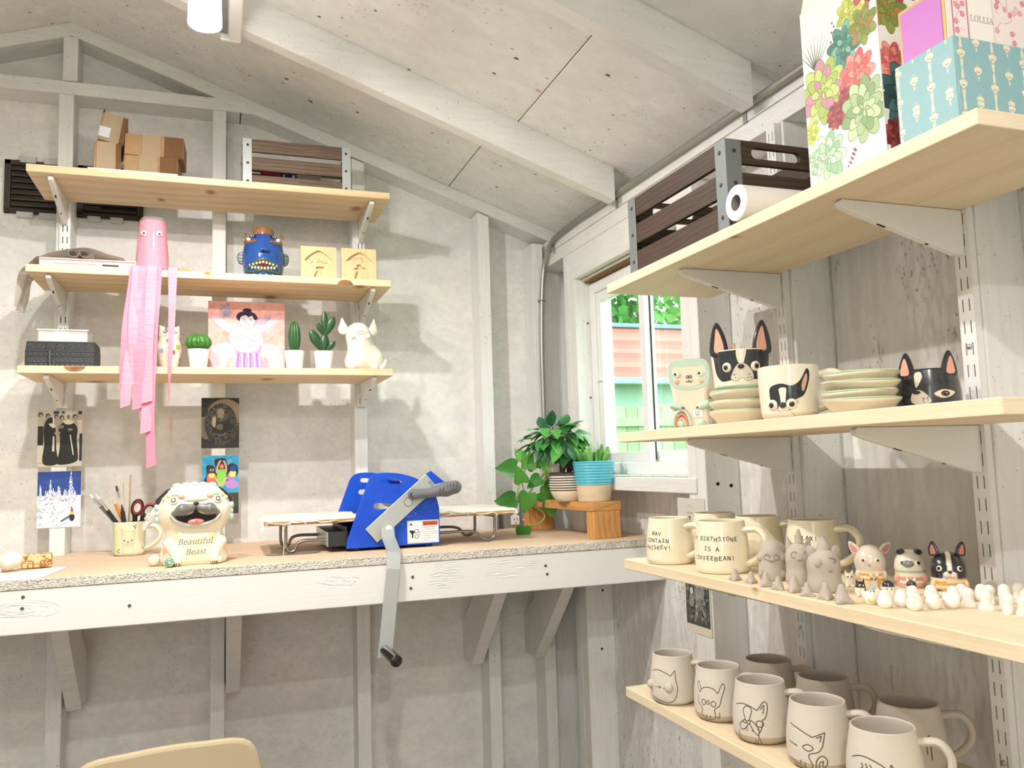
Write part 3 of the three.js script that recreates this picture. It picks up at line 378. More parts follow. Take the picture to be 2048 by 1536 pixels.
// ================================================================ crates
const strapM = S('#7d8285', 0.5, { metalness: 0.3 }), strapL = S('#c2c7ca', 0.5, { metalness: 0.2 }), rivM = S('#4a4138', 0.5, { metalness: 0.5 });
function crate(label, pos, turn, w, h, d, mat, strap, handle) {
  const t = thing('slatted_crate', label, 'crate', pos, turn), sh = h * 0.265, gap = (h - 3 * sh) / 2, th = 0.008;
  for (let i = 0; i < 3; i++) { const y = sh / 2 + i * (sh + gap); for (const s of [-1, 1]) part('long_slat', rbox(w - 0.004, sh, th, 0.001, 0, y, s * (d / 2 - th / 2), 0), mat, t);
    for (const s of [-1, 1]) { if (handle && i === 2) { const f = new THREE.Shape([V2(-d / 2 + th, -sh / 2), V2(d / 2 - th, -sh / 2), V2(d / 2 - th, sh / 2), V2(-d / 2 + th, sh / 2)]); const p = new THREE.Path(), a = d * 0.2, r = sh * 0.24; p.absarc(a, 0, r, -Math.PI / 2, Math.PI / 2, false); p.absarc(-a, 0, r, Math.PI / 2, Math.PI * 1.5, false); f.holes.push(p); const g = new THREE.ExtrudeGeometry(f, { depth: th, bevelEnabled: false }); g.rotateY(Math.PI / 2); g.translate(s * (w / 2 - th / 2) - th / 2, y, 0); part('end_slat', muv(g, 2), mat, t); } else part('end_slat', rbox(th, sh, d - 2 * th, 0.001, s * (w / 2 - th / 2), y, 0, 2), mat, t); } }
  part('base_board', rbox(w - 2 * th, 0.006, d - 2 * th, 0.001, 0, 0.0035, 0, 0), mat, t);
  for (const sx of [-1, 1]) for (const sz of [-1, 1]) { const b = handle ? 0.03 : 0.024; const c = part('corner_strap', [rbox(b, h * 1.0, 0.0015, 0.0006, sx * (w / 2 - b / 2 + 0.0012), h / 2, sz * (d / 2 + 0.0008)), rbox(0.0015, h, b, 0.0006, sx * (w / 2 + 0.0008), h / 2, sz * (d / 2 - b / 2 + 0.0012))], strap, t);
    for (let i = 0; i < 3; i++) { const y = sh / 2 + i * (sh + gap); part('rivet', [ell(0.0036, 0.0036, 0.0015, sx * (w / 2 - b / 2), y, sz * (d / 2 + 0.0018)), ell(0.0015, 0.0036, 0.0036, sx * (w / 2 + 0.0018), y, sz * (d / 2 - b / 2))], rivM, c); } }
  return t;
}
crate('brown slatted crate with grey corner straps on the top back wall shelf', [0.2045, LT[0], 0.118], 0, 0.292, 0.139, 0.165, MT.dark, strapL, false);
{ const y = LT[0] + 0.0068; let k = 0; for (const [x, z, w, h, d, c, l] of [[0.14, 0.1, 0.06, 0.095, 0.05, '#c2255c', 'magenta packet inside the crate on the back wall shelf'], [0.185, 0.12, 0.02, 0.1, 0.06, '#27459c', 'thin blue packet inside the crate on the back wall shelf'], [0.24, 0.1, 0.07, 0.075, 0.07, '#d8d6cf', 'off white packet inside the crate on the back wall shelf'], [0.1, 0.13, 0.045, 0.05, 0.05, '#54201f', 'dark red packet inside the crate at its left end']]) solo('packet', rbox(w, h, d, 0.003, 0, h / 2, 0, 0, 2), S(c, 0.5), l, 'packet', [x, y, z], 0.1 * (k++ - 1.5)); }

// ================================================================ cardboard boxes on the top shelf
{
  TX.kraft = dataTex(256, 256, (u, v) => { const k = 0.66 + (fbm(u, v, 30, 90, 3, 701) - 0.5) * 0.12 + (fbm(u, v, 4, 4, 2, 707) - 0.5) * 0.06; return [k, k * 0.8, k * 0.58]; }, true); TX.kraft.repeat.set(4, 4);
  const kr = S('#ffffff', 0.8, { map: TX.kraft }), kd = S('#a89070', 0.8, { map: TX.kraft }), tape = P('#e2cfae', 0.12, { transmission: 0.55, thickness: 0, transparent: false, clearcoat: 1 });
  const box = (label, pos, turn, tilt, w, h, d, o = {}) => { const t = thing('cardboard_box', label, 'box', pos, turn); t.rotation.z = tilt; part('box_body', rbox(w, h, d, 0.0015, 0, h / 2, 0), kr, t); part('flap', rbox(w * 0.32, h * 0.97, 0.003, 0.001, w * 0.33, h * 0.5, d / 2 + 0.0018), kd, t); part('tape', [rbox(0.045, h + 0.001, 0.0006, 0.0002, -w * 0.05, h / 2, d / 2 + 0.0036), rbox(0.045, 0.0006, d, 0.0002, -w * 0.05, h + 0.0005, 0)], tape, t); if (o.flap) { const g = rbox(0.0025, o.flap, d * 0.9, 0.001); at(g, -w / 2 + 0.001, h + o.flap / 2 - 0.002, 0, 0, 0, -0.18); part('open_flap', g, kd, t); } if (o.label) part('paper_label', rbox(w * 0.42, h * 0.36, 0.0005, 0.0002, -w * 0.28, h * 0.3, d / 2 + 0.0042), S('#dcdde2', 0.6), t); return t; };
  const y = LT[0] + 0.0042;
  solo('paper_stack', rbox(0.212, 0.004, 0.2, 0.001, 0, 0.002, 0), S('#e6e1e6', 0.7), 'thin stack of white paper under the cardboard boxes', 'paper', [-0.212, LT[0], 0.15]);
  box('small taped cardboard box, lower of the two at the left of the paper', [-0.286, y, 0.14], 0.12, 0, 0.064, 0.083, 0.14);
  box('small taped cardboard box tilted on top of another, with open flap', [-0.28, y + 0.09, 0.13], 0.1, -0.16, 0.062, 0.076, 0.13, { flap: 0.014, label: true });
  box('long taped cardboard box, lower of the two beside the small boxes', [-0.172, y, 0.14], -0.05, 0, 0.132, 0.062, 0.11);
  box('long taped cardboard box, upper of the two beside the small boxes', [-0.166, y + 0.063, 0.135], -0.03, -0.02, 0.146, 0.058, 0.11);
}

// ================================================================ middle shelf
// jellyfish puppet: clear cup with pink streamers
{
  const t = thing('streamer_puppet', 'clear plastic cup with googly eyes and long pink streamers', 'puppet', [-0.168, LT[1], 0.2]);
  const cup = P('#ffffff', 0.06, { transmission: 0.92, thickness: 0, ior: 1.4 });
  part('cup', lathe([[0.0445, 0.0005], [0.0455, 0.002], [0.043, 0.006], [0.0405, 0.05], [0.036, 0.1], [0.0325, 0.138], [0.031, 0.1405], [0.0295, 0.1395], [0.029, 0.144], [0.0275, 0.1455], [0.0001, 0.1455]], 40), cup, t);
  const pinkA = S('#f48aa2', 0.75, { side: THREE.DoubleSide, bumpMap: TX.paintB, bumpScale: 0.0012 }), pinkB = S('#f798ac', 0.75, { side: THREE.DoubleSide, bumpMap: TX.paintB, bumpScale: 0.0012 }), pinkC = S('#ee7a94', 0.75, { side: THREE.DoubleSide });
  const inner = lathe([[0.0415, 0.004], [0.039, 0.05], [0.0345, 0.1], [0.031, 0.136], [0.0001, 0.139]], 60); { const p = inner.attributes.position; for (let i = 0; i < p.count; i++) { const a = Math.atan2(p.getX(i), p.getZ(i)), k = 1 - 0.035 * (0.5 + 0.5 * Math.sin(a * 9 + p.getY(i) * 30)); p.setX(i, p.getX(i) * k); p.setZ(i, p.getZ(i) * k); } inner.computeVertexNormals(); } part('paper_lining', inner, pinkA, t);
  for (const x of [-0.0195, 0.018]) { const yy = 0.098, r = 0.0362, e = part('googly_eye', at(new THREE.CylinderGeometry(0.0062, 0.0066, 0.003, 20), x, yy, Math.sqrt(r * r - x * x) + 0.0012, Math.PI / 2, 0, -Math.asin(x / r), 'ZYX'), MT.white, t); const z = Math.sqrt(r * r - x * x) + 0.0028; part('pupil', at(new THREE.CylinderGeometry(0.0034, 0.0034, 0.001, 16), x + 0.0008, yy - 0.001, z + 0.0006, Math.PI / 2), MT.black, e); }
  // streamers: [x at rim, width, x at bottom, bottom y, z, sway]
  reseed(515); const strips = [[-0.034, 0.026, -0.058, -0.31, 0.062, 0.004, pinkA], [-0.026, 0.024, -0.05, -0.355, 0.066, 0.003, pinkB], [-0.012, 0.026, -0.026, -0.36, 0.07, 0.002, pinkA], [-0.004, 0.024, -0.006, -0.42, 0.066, 0.004, pinkB], [0.006, 0.024, -0.006, -0.345, 0.072, 0.003, pinkB], [0.018, 0.024, -0.002, -0.33, 0.064, 0.006, pinkA], [0.012, 0.022, 0.004, -0.505, 0.061, 0.005, pinkA], [-0.03, 0.022, -0.04, -0.30, 0.069, 0.005, pinkB], [0.004, 0.022, -0.012, -0.385, 0.063, 0.003, pinkC]];
  const strip = (x0, w, x1, yb, z, sw, m, twist = 0, taper = 0) => { const n = 34, pos = [], idx = [], uv = [], ph = rr(0, 6);
    for (let i = 0; i <= n; i++) { const s = i / n; let y, zz; if (s < 0.12) { const q = s / 0.12; y = 0.006 - q * 0.0035; zz = 0.034 + q * (z - 0.034); } else { const q = (s - 0.12) / 0.88; y = 0.0025 + q * (yb - 0.0025); zz = z + 0.002 + 0.003 * Math.sin(q * 9 + ph) * Math.min(1, q * 4); }
      const xc = mix(x0, x1, sm(s)) + sw * Math.sin(s * 5 + ph) * s, a = twist * Math.max(0, s - 0.25) + 0.18 * Math.sin(s * 7 + ph), ww = w * (1 - taper * s) * (1 + 0.05 * Math.sin(s * 11 + ph)) / 2; for (const k of [-1, 0, 1]) { pos.push(xc + k * ww * Math.cos(a), y + (i === n ? k * 0.004 : 0), zz + k * ww * Math.sin(a) + (k ? 0 : 0.0012)); uv.push(k * 0.02 + x0, s * 0.5); } }
    for (let i = 0; i < n; i++) for (let k = 0; k < 2; k++) { const a = i * 3 + k; idx.push(a, a + 3, a + 1, a + 1, a + 3, a + 4); } const g = new THREE.BufferGeometry(); g.setAttribute('position', new THREE.Float32BufferAttribute(pos, 3)); g.setAttribute('uv', new THREE.Float32BufferAttribute(uv, 2)); g.setIndex(idx); g.computeVertexNormals(); part('streamer', g, m, t); };
  for (const a of strips) strip(...a); strip(0.053, 0.024, 0.049, -0.42, 0.066, 0.003, pinkB, 2.2, 0.72);
}
// book, draped paper, pencil
{
  const b = thing('book', 'cream covered flat book with red line under the draped paper', 'book', [-0.315, LT[1], 0.125], 0.0); const spine = canvasTex(512, 64, (g, w, h) => { g.fillStyle = '#e8dccb'; g.fillRect(0, 0, w, h); g.fillStyle = '#cf3f30'; g.fillRect(0, 6, w, 7); g.fillStyle = '#5b4c42'; for (let i = 0; i < 34; i++) g.fillRect(70 + i * 7, 32 + (i * 5 % 4), 3, 14 - (i * 3 % 6)); g.fillStyle = '#1e1a18'; g.fillRect(330, 34, 90, 16); });
  part('cover', rbox(0.222, 0.024, 0.2, 0.002, 0, 0.012, 0), S('#e6dac8', 0.6), b); const pl = part('spine_print', new THREE.PlaneGeometry(0.218, 0.02), S('#ffffff', 0.6, { map: spine }), b); pl.position.set(0, 0.012, 0.1006);
  // draped sheet
  const path = [[-0.481, 1.600], [-0.474, 1.64], [-0.466, 1.69], [-0.452, 1.712], [-0.43, 1.734], [-0.39, 1.748], [-0.34, 1.757], [-0.30, 1.752], [-0.26, 1.741], [-0.222, 1.734], [-0.196, 1.737], [-0.17, 1.728], [-0.11, 1.710], [-0.05, 1.7065], [0.0, 1.7055], [0.045, 1.7045]];
  const crv = new THREE.CatmullRomCurve3(path.map(p => V3(p[0], p[1], 0)), false, 'centripetal'), nu = 70, nv = 12, pos = [], idx = [], uv = []; reseed(31);
  for (let i = 0; i <= nu; i++) { const c = crv.getPoint(i / nu), hang = step(-0.45, -0.47, c.x), w0 = mix(0.03, 0.1, hang), w1 = mix(c.x > -0.235 ? 0.148 : 0.205, 0.215, hang); for (let j = 0; j <= nv; j++) { const s = j / nv; pos.push(c.x + 0.004 * Math.sin(s * 9 + i * 0.3) * hang, Math.max(c.y + (c.x > -0.43 ? (fbm(i / nu, s, 9, 3, 2, 71) - 0.42) * 0.014 * (1 - step(-0.16, -0.08, c.x)) : 0), c.x > -0.44 ? (c.x < -0.2 ? LT[1] + 0.0252 : LT[1] + 0.0012) : 0), mix(w0, w1, s)); uv.push(i * 0.008, s * 0.2); } }
  for (let i = 0; i < nu; i++) for (let j = 0; j < nv; j++) { const a = i * (nv + 1) + j; idx.push(a, a + 1, a + nv + 1, a + 1, a + nv + 2, a + nv + 1); } const g = new THREE.BufferGeometry(); g.setAttribute('position', new THREE.Float32BufferAttribute(pos, 3)); g.setAttribute('uv', new THREE.Float32BufferAttribute(uv, 2)); g.setIndex(idx); g.computeVertexNormals();
  const pm = P('#cfc6be', 0.8, { side: THREE.DoubleSide, bumpMap: TX.fine, bumpScale: 0.0004, transmission: 0.25, thickness: 0 });
  const sh = thing('paper_sheet', 'crumpled grey tissue paper draped over the book and shelf end', 'paper', [0, 0, 0]); part('sheet', g, pm, sh); const loop = []; for (let i = 0; i <= 30; i++) { const a = i / 30 * Math.PI * 2 * 0.92 + 0.5; loop.push([Math.sin(a) * 0.013 * (1 + 0.25 * Math.cos(a)), 0.0095 + Math.cos(a) * 0.0085]); }
  for (const [dx, s] of [[-0.348, 1], [-0.322, 1.05]]) { const lg = []; for (let i = 0; i < 30; i++) { const a = loop[i], b2 = loop[i + 1], L = Math.hypot(b2[0] - a[0], b2[1] - a[1]), q = new THREE.BoxGeometry(L * 1.1, 0.0006, 0.05); at(q, (a[0] + b2[0]) / 2 * s, (a[1] + b2[1]) / 2 * s + 0.001, 0, 0, 0, Math.atan2(b2[1] - a[1], b2[0] - a[0])); lg.push(q); } const m = part('curl', lg, pm, sh); m.position.set(dx, LT[1] + 0.0248, 0.205); }
  const pc = thing('pencil', 'orange pencil lying on the middle shelf beside the puppet', 'pencil', [-0.1, LT[1] + 0.0048, 0.222], 0.12); part('shaft', at(new THREE.CylinderGeometry(0.0036, 0.0036, 0.05, 6), 0, 0, 0, 0, 0, Math.PI / 2), S('#d99a2b', 0.4), pc); part('point', at(new THREE.ConeGeometry(0.0036, 0.012, 6), 0.031, 0, 0, 0, 0, -Math.PI / 2), S('#caa876', 0.6), pc);
}
// blue monster jug
{
  const t = thing('monster_jug', 'glossy blue ceramic monster face jug with bared yellow teeth', 'jug', [0.113, LT[1], 0.166], -0.05); const blue = glaze('#1d4a94', 0.12), brown = glaze('#8a5a34', 0.2), green = glaze('#3d5f45', 0.2), dk = glaze('#2a1512', 0.25), cream = glaze('#e7d59a', 0.25), wht = glaze('#f2ead8', 0.2);
  const prof = []; for (let i = 0; i <= 20; i++) { const s = i / 20, y = s * 0.125; prof.push([0.044 + 0.0125 * Math.sin(Math.PI * clamp(s * 0.92 + 0.08)) - 0.012 * step(0.82, 1, s), y]); } const bodyG = lathe([[0.0001, 0], ...prof, [0.024, 0.1275]], 48); part('body', bodyG, blue, t);
  const hit = surf(bodyG); const col1 = part('collar', lathe([[0.0285, 0.122], [0.0295, 0.1245], [0.0275, 0.142], [0.0255, 0.1455], [0.0225, 0.144], [0.0215, 0.125]], 40), brown, t);
  for (const x of [-0.012, 0.008]) for (const s of [-1, 1]) { const z = Math.sqrt(0.0285 ** 2 - x * x); part('cross_mark', at(rbox(0.0014, 0.011, 0.001, 0.0004), x, 0.1335, z, 0, 0, s * 0.6), dk, col1); }
  // mouth
  const mz = (x, y) => (hit(x, y) || { p: V3(x, y, 0.05) }).p.z; const lip = []; for (let i = 0; i <= 40; i++) { const a = i / 40 * Math.PI * 2, x = Math.cos(a) * 0.042, y = 0.030 + Math.sin(a) * 0.0145 - 0.006 * Math.cos(a * 2) * 0.5 - (Math.abs(x) / 0.042) * 0.006; lip.push([x, y, mz(x, y) + 0.0015]); }
  const mo = []; { const p = [], id = []; p.push(0, 0.029, mz(0, 0.029) + 0.0025); for (let i = 0; i <= 40; i++) p.push(lip[i][0], lip[i][1], lip[i][2] + 0.0006); for (let i = 1; i <= 40; i++) id.push(0, i, i + 1); const g = new THREE.BufferGeometry(); g.setAttribute('position', new THREE.Float32BufferAttribute(p, 3)); g.setAttribute('uv', new THREE.Float32BufferAttribute(new Float32Array(p.length / 3 * 2), 2)); g.setIndex(id); g.computeVertexNormals(); part('mouth', g, glaze('#6d2a22', 0.25, { side: THREE.DoubleSide }), t); }
  part('lip', tube(lip.slice(0, 40), 0.0034, 60, 8, true), green, t);
  for (let i = 0; i < 9; i++) { const x = -0.034 + i * 0.0085, y = 0.0395 - Math.abs(x) * 0.19; part('tooth', ell(0.0033, 0.0037, 0.0026, x, y, mz(x, y) + 0.0025), cream, t); } for (let i = 0; i < 8; i++) { const x = -0.029 + i * 0.0083, y = 0.0225 + Math.abs(x) * 0.12; part('tooth', ell(0.003, 0.0043, 0.0026, x, y, mz(x, y) + 0.0025), cream, t); }
  part('nose', blob([[0, 0.098, mz(0, 0.098), 0.004, 0.003, 0.078, mz(0.003, 0.078) + 0.003, 0.0075], [-0.004, 0.073, mz(0, 0.073) + 0.005, 0.006], [0.010, 0.073, mz(0.01, 0.073) + 0.005, 0.006]], 30, 0.006), blue, t); for (const x of [-0.003, 0.009]) part('nostril', ell(0.0022, 0.0022, 0.0015, x, 0.0715, mz(x, 0.0715) + 0.0105), dk, t);
  for (const s of [-1, 1]) { const x = s * 0.037, e = part('eye_socket', blob([[s * 0.047, 0.1, mz(s * 0.047, 0.1) + 0.002, 0.005, s * 0.02, 0.099, mz(s * 0.02, 0.099) + 0.002, 0.004], [s * 0.04, 0.107, mz(s * 0.04, 0.107) + 0.002, 0.007], [s * 0.05, 0.111, mz(s * 0.049, 0.108) + 0.001, 0.004, s * 0.045, 0.126, 0.026, 0.002]], 34, 0.006), brown, t); part('eyeball', ell(0.0058, 0.0048, 0.003, s * 0.039, 0.107, mz(s * 0.039, 0.107) + 0.0075), wht, e); part('brow', tube([[s * 0.035, 0.117, mz(s * 0.035, 0.115) - 0.001], [s * 0.02, 0.115, mz(s * 0.02, 0.115) + 0.002]], 0.0035, 8, 8), dk, t); for (const k of [0.2, 0.7]) { const q = mix(0.034, 0.022, k); part('brow_dot', ell(0.0019, 0.0019, 0.0015, s * q, 0.1165, mz(s * q, 0.115) + 0.0035), cream, t); }
    const ear = extr(smooth2([[0, 0.018], [0.012, 0.017], [0.017, 0.004], [0.012, -0.014], [0, -0.016]].map(p => [s * p[0], p[1]]), 5), 0.007, 0.003); ear.translate(s * 0.052, 0.06, 0.0); part('ear_fin', ear, glaze('#39564f', 0.25, { side: THREE.DoubleSide }), t); for (const k of [-1, 0, 1]) part('fin_stripe', rbox(0.011, 0.0026, 0.001, 0.0004, s * 0.06, 0.061 + k * 0.009, 0.0037), MT.black, t); }
  for (let i = 0; i < 9; i++) { const x = -0.032 + i * 0.008; part('drip', ell(0.003, 0.004, 0.002, x, 0.0055, mz(x, 0.006) + 0.0005), i % 2 ? wht : dk, t); }
}
// mushroom moulds
{
  const boardM = S('#fbe9d2', 0.6, { map: TX.maple });
  const mold = (label, pos, v) => { const t = thing('mushroom_mold', label, 'wooden mold', pos, 0); t.rotation.x = -0.05; const w = 0.099, h = 0.1; const f = new THREE.Shape([V2(-w / 2, 0), V2(w / 2, 0), V2(w / 2, h), V2(-w / 2, h)]);
    const cap = v ? [[-0.037, 0.061], [-0.03, 0.07], [-0.012, 0.084], [0.002, 0.089], [0.016, 0.083], [0.03, 0.072], [0.038, 0.063], [0.028, 0.0645], [0.012, 0.062], [0, 0.06], [-0.012, 0.0615], [-0.026, 0.065]] : [[-0.037, 0.06], [-0.03, 0.07], [-0.012, 0.084], [0, 0.089], [0.012, 0.084], [0.03, 0.07], [0.037, 0.06], [0.03, 0.051], [0.01, 0.046], [-0.01, 0.046], [-0.03, 0.051]];
    const stem = v ? [[-0.006, 0.052], [0.004, 0.053], [0.010, 0.045], [0.020, 0.042], [0.012, 0.038], [0.006, 0.026], [0.008, 0.005], [-0.012, 0.004], [-0.011, 0.024], [-0.006, 0.036], [-0.016, 0.040], [-0.006, 0.044]] : [[-0.006, 0.041], [0.006, 0.042], [0.016, 0.041], [0.012, 0.037], [0.006, 0.034], [0.007, 0.02], [0.006, 0.005], [-0.013, 0.004], [-0.011, 0.02], [-0.006, 0.034], [-0.009, 0.038]];
    for (const c of [cap, stem]) f.holes.push(new THREE.Path(smooth2(c, 4).map(p => V2(p[0], p[1])))); const g = new THREE.ExtrudeGeometry(f, { depth: 0.008, bevelEnabled: false }); part('carved_face', muv(g, 1), boardM, t); part('board_back', rbox(w, h, 0.011, 0.001, 0, h / 2, -0.0054, 1), boardM, t);
    reseed(v + 5); for (let i = 0; i < 14; i++) { const x = rr(-0.026, 0.026), y = v ? 0.072 - Math.abs(x) * 0.25 + rr(-0.004, 0.006) : rr(0.052, 0.072) - Math.abs(x) * 0.15; part('carved_notch', rbox(0.005, 0.0012, 0.0012, 0.0004, x, y, 0.0006), S('#a98a66', 0.7), t); } return t; };
  mold('square wooden mold with carved mushroom cap and stem next to the blue jug', [0.261, LT[1], 0.185], 0); mold('square wooden mold with carved mushroom silhouette nearest the shelf end', [0.3735, LT[1], 0.187], 1);
}
// ================================================================ bottom shelf
const y3 = LT[2];
{ // black embossed box
  const t = thing('embossed_box', 'black rubber box with chain and chevron relief rows', 'box', [-0.382, y3, 0.12]); const m = S('#2e3033', 0.5), m2 = S('#4a4d51', 0.42), w = 0.156; const g = extr([[-0.06, 0], [0.062, 0], [0.062, 0.042], [0.045, 0.071], [-0.045, 0.071], [-0.06, 0.05]], w, 0.0015); g.rotateY(-Math.PI / 2); part('body', g, m, t);
  const zf = 0.0628; for (const yy of [0.009, 0.036]) { const a = []; for (let i = 0; i < 13; i++) { const q = new THREE.TorusGeometry(0.0042, 0.0012, 5, 12); q.scale(1.35, 0.7, 1); at(q, -0.071 + i * 0.0118, yy, zf); a.push(q); } part('chain_relief', a, m2, t); }
  { const a = []; for (let i = 0; i < 14; i++) for (const s of [-1, 1]) a.push(at(rbox(0.009, 0.002, 0.002, 0.0006), -0.07 + i * 0.0108, 0.0225 + s * 0.0028, zf, 0, 0, s * 0.65)); part('chevron_relief', a, m2, t); } part('rib_relief', [0.0155, 0.0295, 0.0425, 0.001].map(yy => rbox(w, 0.0016, 0.0022, 0.0006, 0, yy + 0.001, zf)), m2, t);
  { const a = []; for (let i = 0; i < 7; i++) for (const r of [0.0085, 0.0045]) { const q = new THREE.TorusGeometry(r, 0.0013, 4, 6); q.rotateZ(Math.PI / 6); at(q, -0.066 + i * 0.022, 0.0565, 0.0535, -0.52); a.push(q); } part('hexagon_relief', a, m2, t); }
  const hk = solo('rubber_hook', tube([[0, 0.038, 0], [0.001, 0.02, 0.004], [0.003, 0.002, 0.008], [0.007, -0.008, 0.012], [0.0115, -0.002, 0.014], [0.012, 0.014, 0.013]], 0.0032, 30, 8), S('#3b3d41', 0.45), 'dark rubber hook hanging against the black embossed box', 'hook', [-0.404, y3 + 0.006, 0.188]);
  const tub = thing('plastic_tub', 'clear plastic tub lid resting on the black embossed box', 'tub', [-0.38, y3 + 0.0715, 0.115]); const cp = P('#ffffff', 0.15, { transmission: 0.75, thickness: 0 }); part('tub_wall', [rbox(0.112, 0.03, 0.0012, 0.0005, 0, 0.016, 0.042), rbox(0.112, 0.03, 0.0012, 0.0005, 0, 0.016, -0.042), rbox(0.0012, 0.03, 0.084, 0.0005, -0.056, 0.016, 0), rbox(0.0012, 0.03, 0.084, 0.0005, 0.056, 0.016, 0), rbox(0.112, 0.0012, 0.084, 0.0005, 0, 0.0015, 0)], cp, tub); part('tub_rim', [rbox(0.12, 0.004, 0.004, 0.001, 0, 0.031, 0.044), rbox(0.12, 0.004, 0.004, 0.001, 0, 0.031, -0.044), rbox(0.004, 0.004, 0.09, 0.001, 0.058, 0.031, 0), rbox(0.004, 0.004, 0.09, 0.001, -0.058, 0.031, 0)], P('#f4f4f4', 0.2, { transmission: 0.5, thickness: 0 }), tub);
}
{ // owl vase
  const t = thing('owl_vase', 'white ceramic owl with coloured dots and drawn eyes', 'owl figurine', [-0.126, y3, 0.18], 0.12); const g = blob([[0, 0.03, 0, 0.027, 0, 0.055, 0, 0.028], [0, 0.055, 0, 0.028, 0, 0.088, 0, 0.023], [0, 0.01, 0, 0.018], [-0.012, 0.098, 0, 0.014, -0.0225, 0.1145, 0, 0.003], [0.012, 0.098, 0, 0.014, 0.0225, 0.1145, 0, 0.003]], 46, 0.012); { const p = g.attributes.position; for (let i = 0; i < p.count; i++) if (p.getY(i) < 0) p.setY(i, 0); g.scale(1, 1, 0.8); g.computeVertexNormals(); } part('body', g, glaze('#efe7d8', 0.25), t); const h = surf(g);
  for (const [x, y, c, r] of [[-0.002, 0.073, '#e0622b', 0.0068], [0.02, 0.058, '#a8c43c', 0.0068], [0.006, 0.043, '#d23a2c', 0.0068], [-0.02, 0.048, '#b9bfd8', 0.0062], [0.026, 0.026, '#35688f', 0.0062]]) { const q = h(x, y); if (q) part('dot', stud2(q, r, r, 0.0012), glaze(c, 0.25), t); }
  for (const x of [-0.011, 0.013]) { const q = h(x, 0.1); if (q) { part('eye_ring', stud2(q, 0.0062, 0.0058, 0.001), MT.black, t); part('eye_white', stud2(q, 0.0054, 0.005, 0.0014), MT.white, t); part('eye_pupil', stud2(q, 0.0022, 0.0022, 0.0021), MT.black, t); } }
}
const potM = S('#f3f2ee', 0.3), cactM = S('#3d7a2e', 0.4), cactD = S('#2c5a2b', 0.4), cactS = S('#274f28', 0.35);
function pot(t, r0 = 0.0205, r1 = 0.0275, h = 0.053) { part('pot', lathe([[0.0001, 0], [r0 - 0.001, 0], [r0, 0.001], [r1, h - 0.002], [r1 - 0.0005, h], [r1 - 0.002, h], [r1 - 0.003, h - 0.006], [0.0001, h - 0.006]], 40), potM, t); }
function ribbed(rx, ry, n, depth, seg = 84) { const g = new THREE.SphereGeometry(1, seg, 24), p = g.attributes.position; for (let i = 0; i < p.count; i++) { const a = Math.atan2(p.getX(i), p.getZ(i)), k = 1 - depth * Math.pow(Math.abs(Math.sin(a * n / 2)) < 1 ? 1 - Math.abs(Math.cos(a * n / 2)) : 0, 1.4); p.setXYZ(i, p.getX(i) * k * rx, p.getY(i) * ry, p.getZ(i) * k * rx); } g.computeVertexNormals(); return g; }
{ const t = thing('potted_cactus', 'round ribbed green cactus in small white pot', 'cactus', [-0.0535, y3, 0.188]); pot(t); const g = ribbed(0.0335, 0.024, 14, 0.13); g.translate(0, 0.072, 0); part('cactus_body', g, cactM, t); }
{ const t = thing('potted_cactus', 'tall upright ribbed cactus in small white pot', 'cactus', [0.194, y3, 0.188]); pot(t); const g = ribbed(0.0168, 0.046, 8, 0.2); g.translate(0, 0.091, 0); part('cactus_body', g, cactD, t); }
{ const t = thing('potted_cactus', 'branching paddle cactus in small white pot', 'cactus', [0.273, y3, 0.188]); pot(t); const pad = (b, e, w) => { const a = V3(...b), c = V3(...e), L = a.distanceTo(c); const g = new THREE.SphereGeometry(1, 18, 16), p = g.attributes.position; for (let i = 0; i < p.count; i++) { const y = p.getY(i), k = 0.35 + 0.65 * clamp((y + 1) / 1.2); p.setXYZ(i, p.getX(i) * w * k, (y + 1) / 2 * L, p.getZ(i) * w * 0.45 * k); } g.computeVertexNormals(); g.applyQuaternion(new THREE.Quaternion().setFromUnitVectors(V3(0, 1, 0), c.sub(a).normalize())); g.translate(...b); part('paddle', g, cactS, t); };
  pad([0, 0.045, 0], [0.004, 0.103, 0], 0.0135); pad([0.004, 0.098, 0], [0.003, 0.167, 0], 0.0105); pad([0.006, 0.096, 0], [0.029, 0.152, 0.003], 0.0125); pad([0.001, 0.096, 0], [-0.018, 0.135, 0.004], 0.008); pad([-0.003, 0.05, 0.002], [-0.036, 0.112, 0.008], 0.0145); pad([0.004, 0.05, 0.002], [0.031, 0.082, 0.008], 0.0085); }
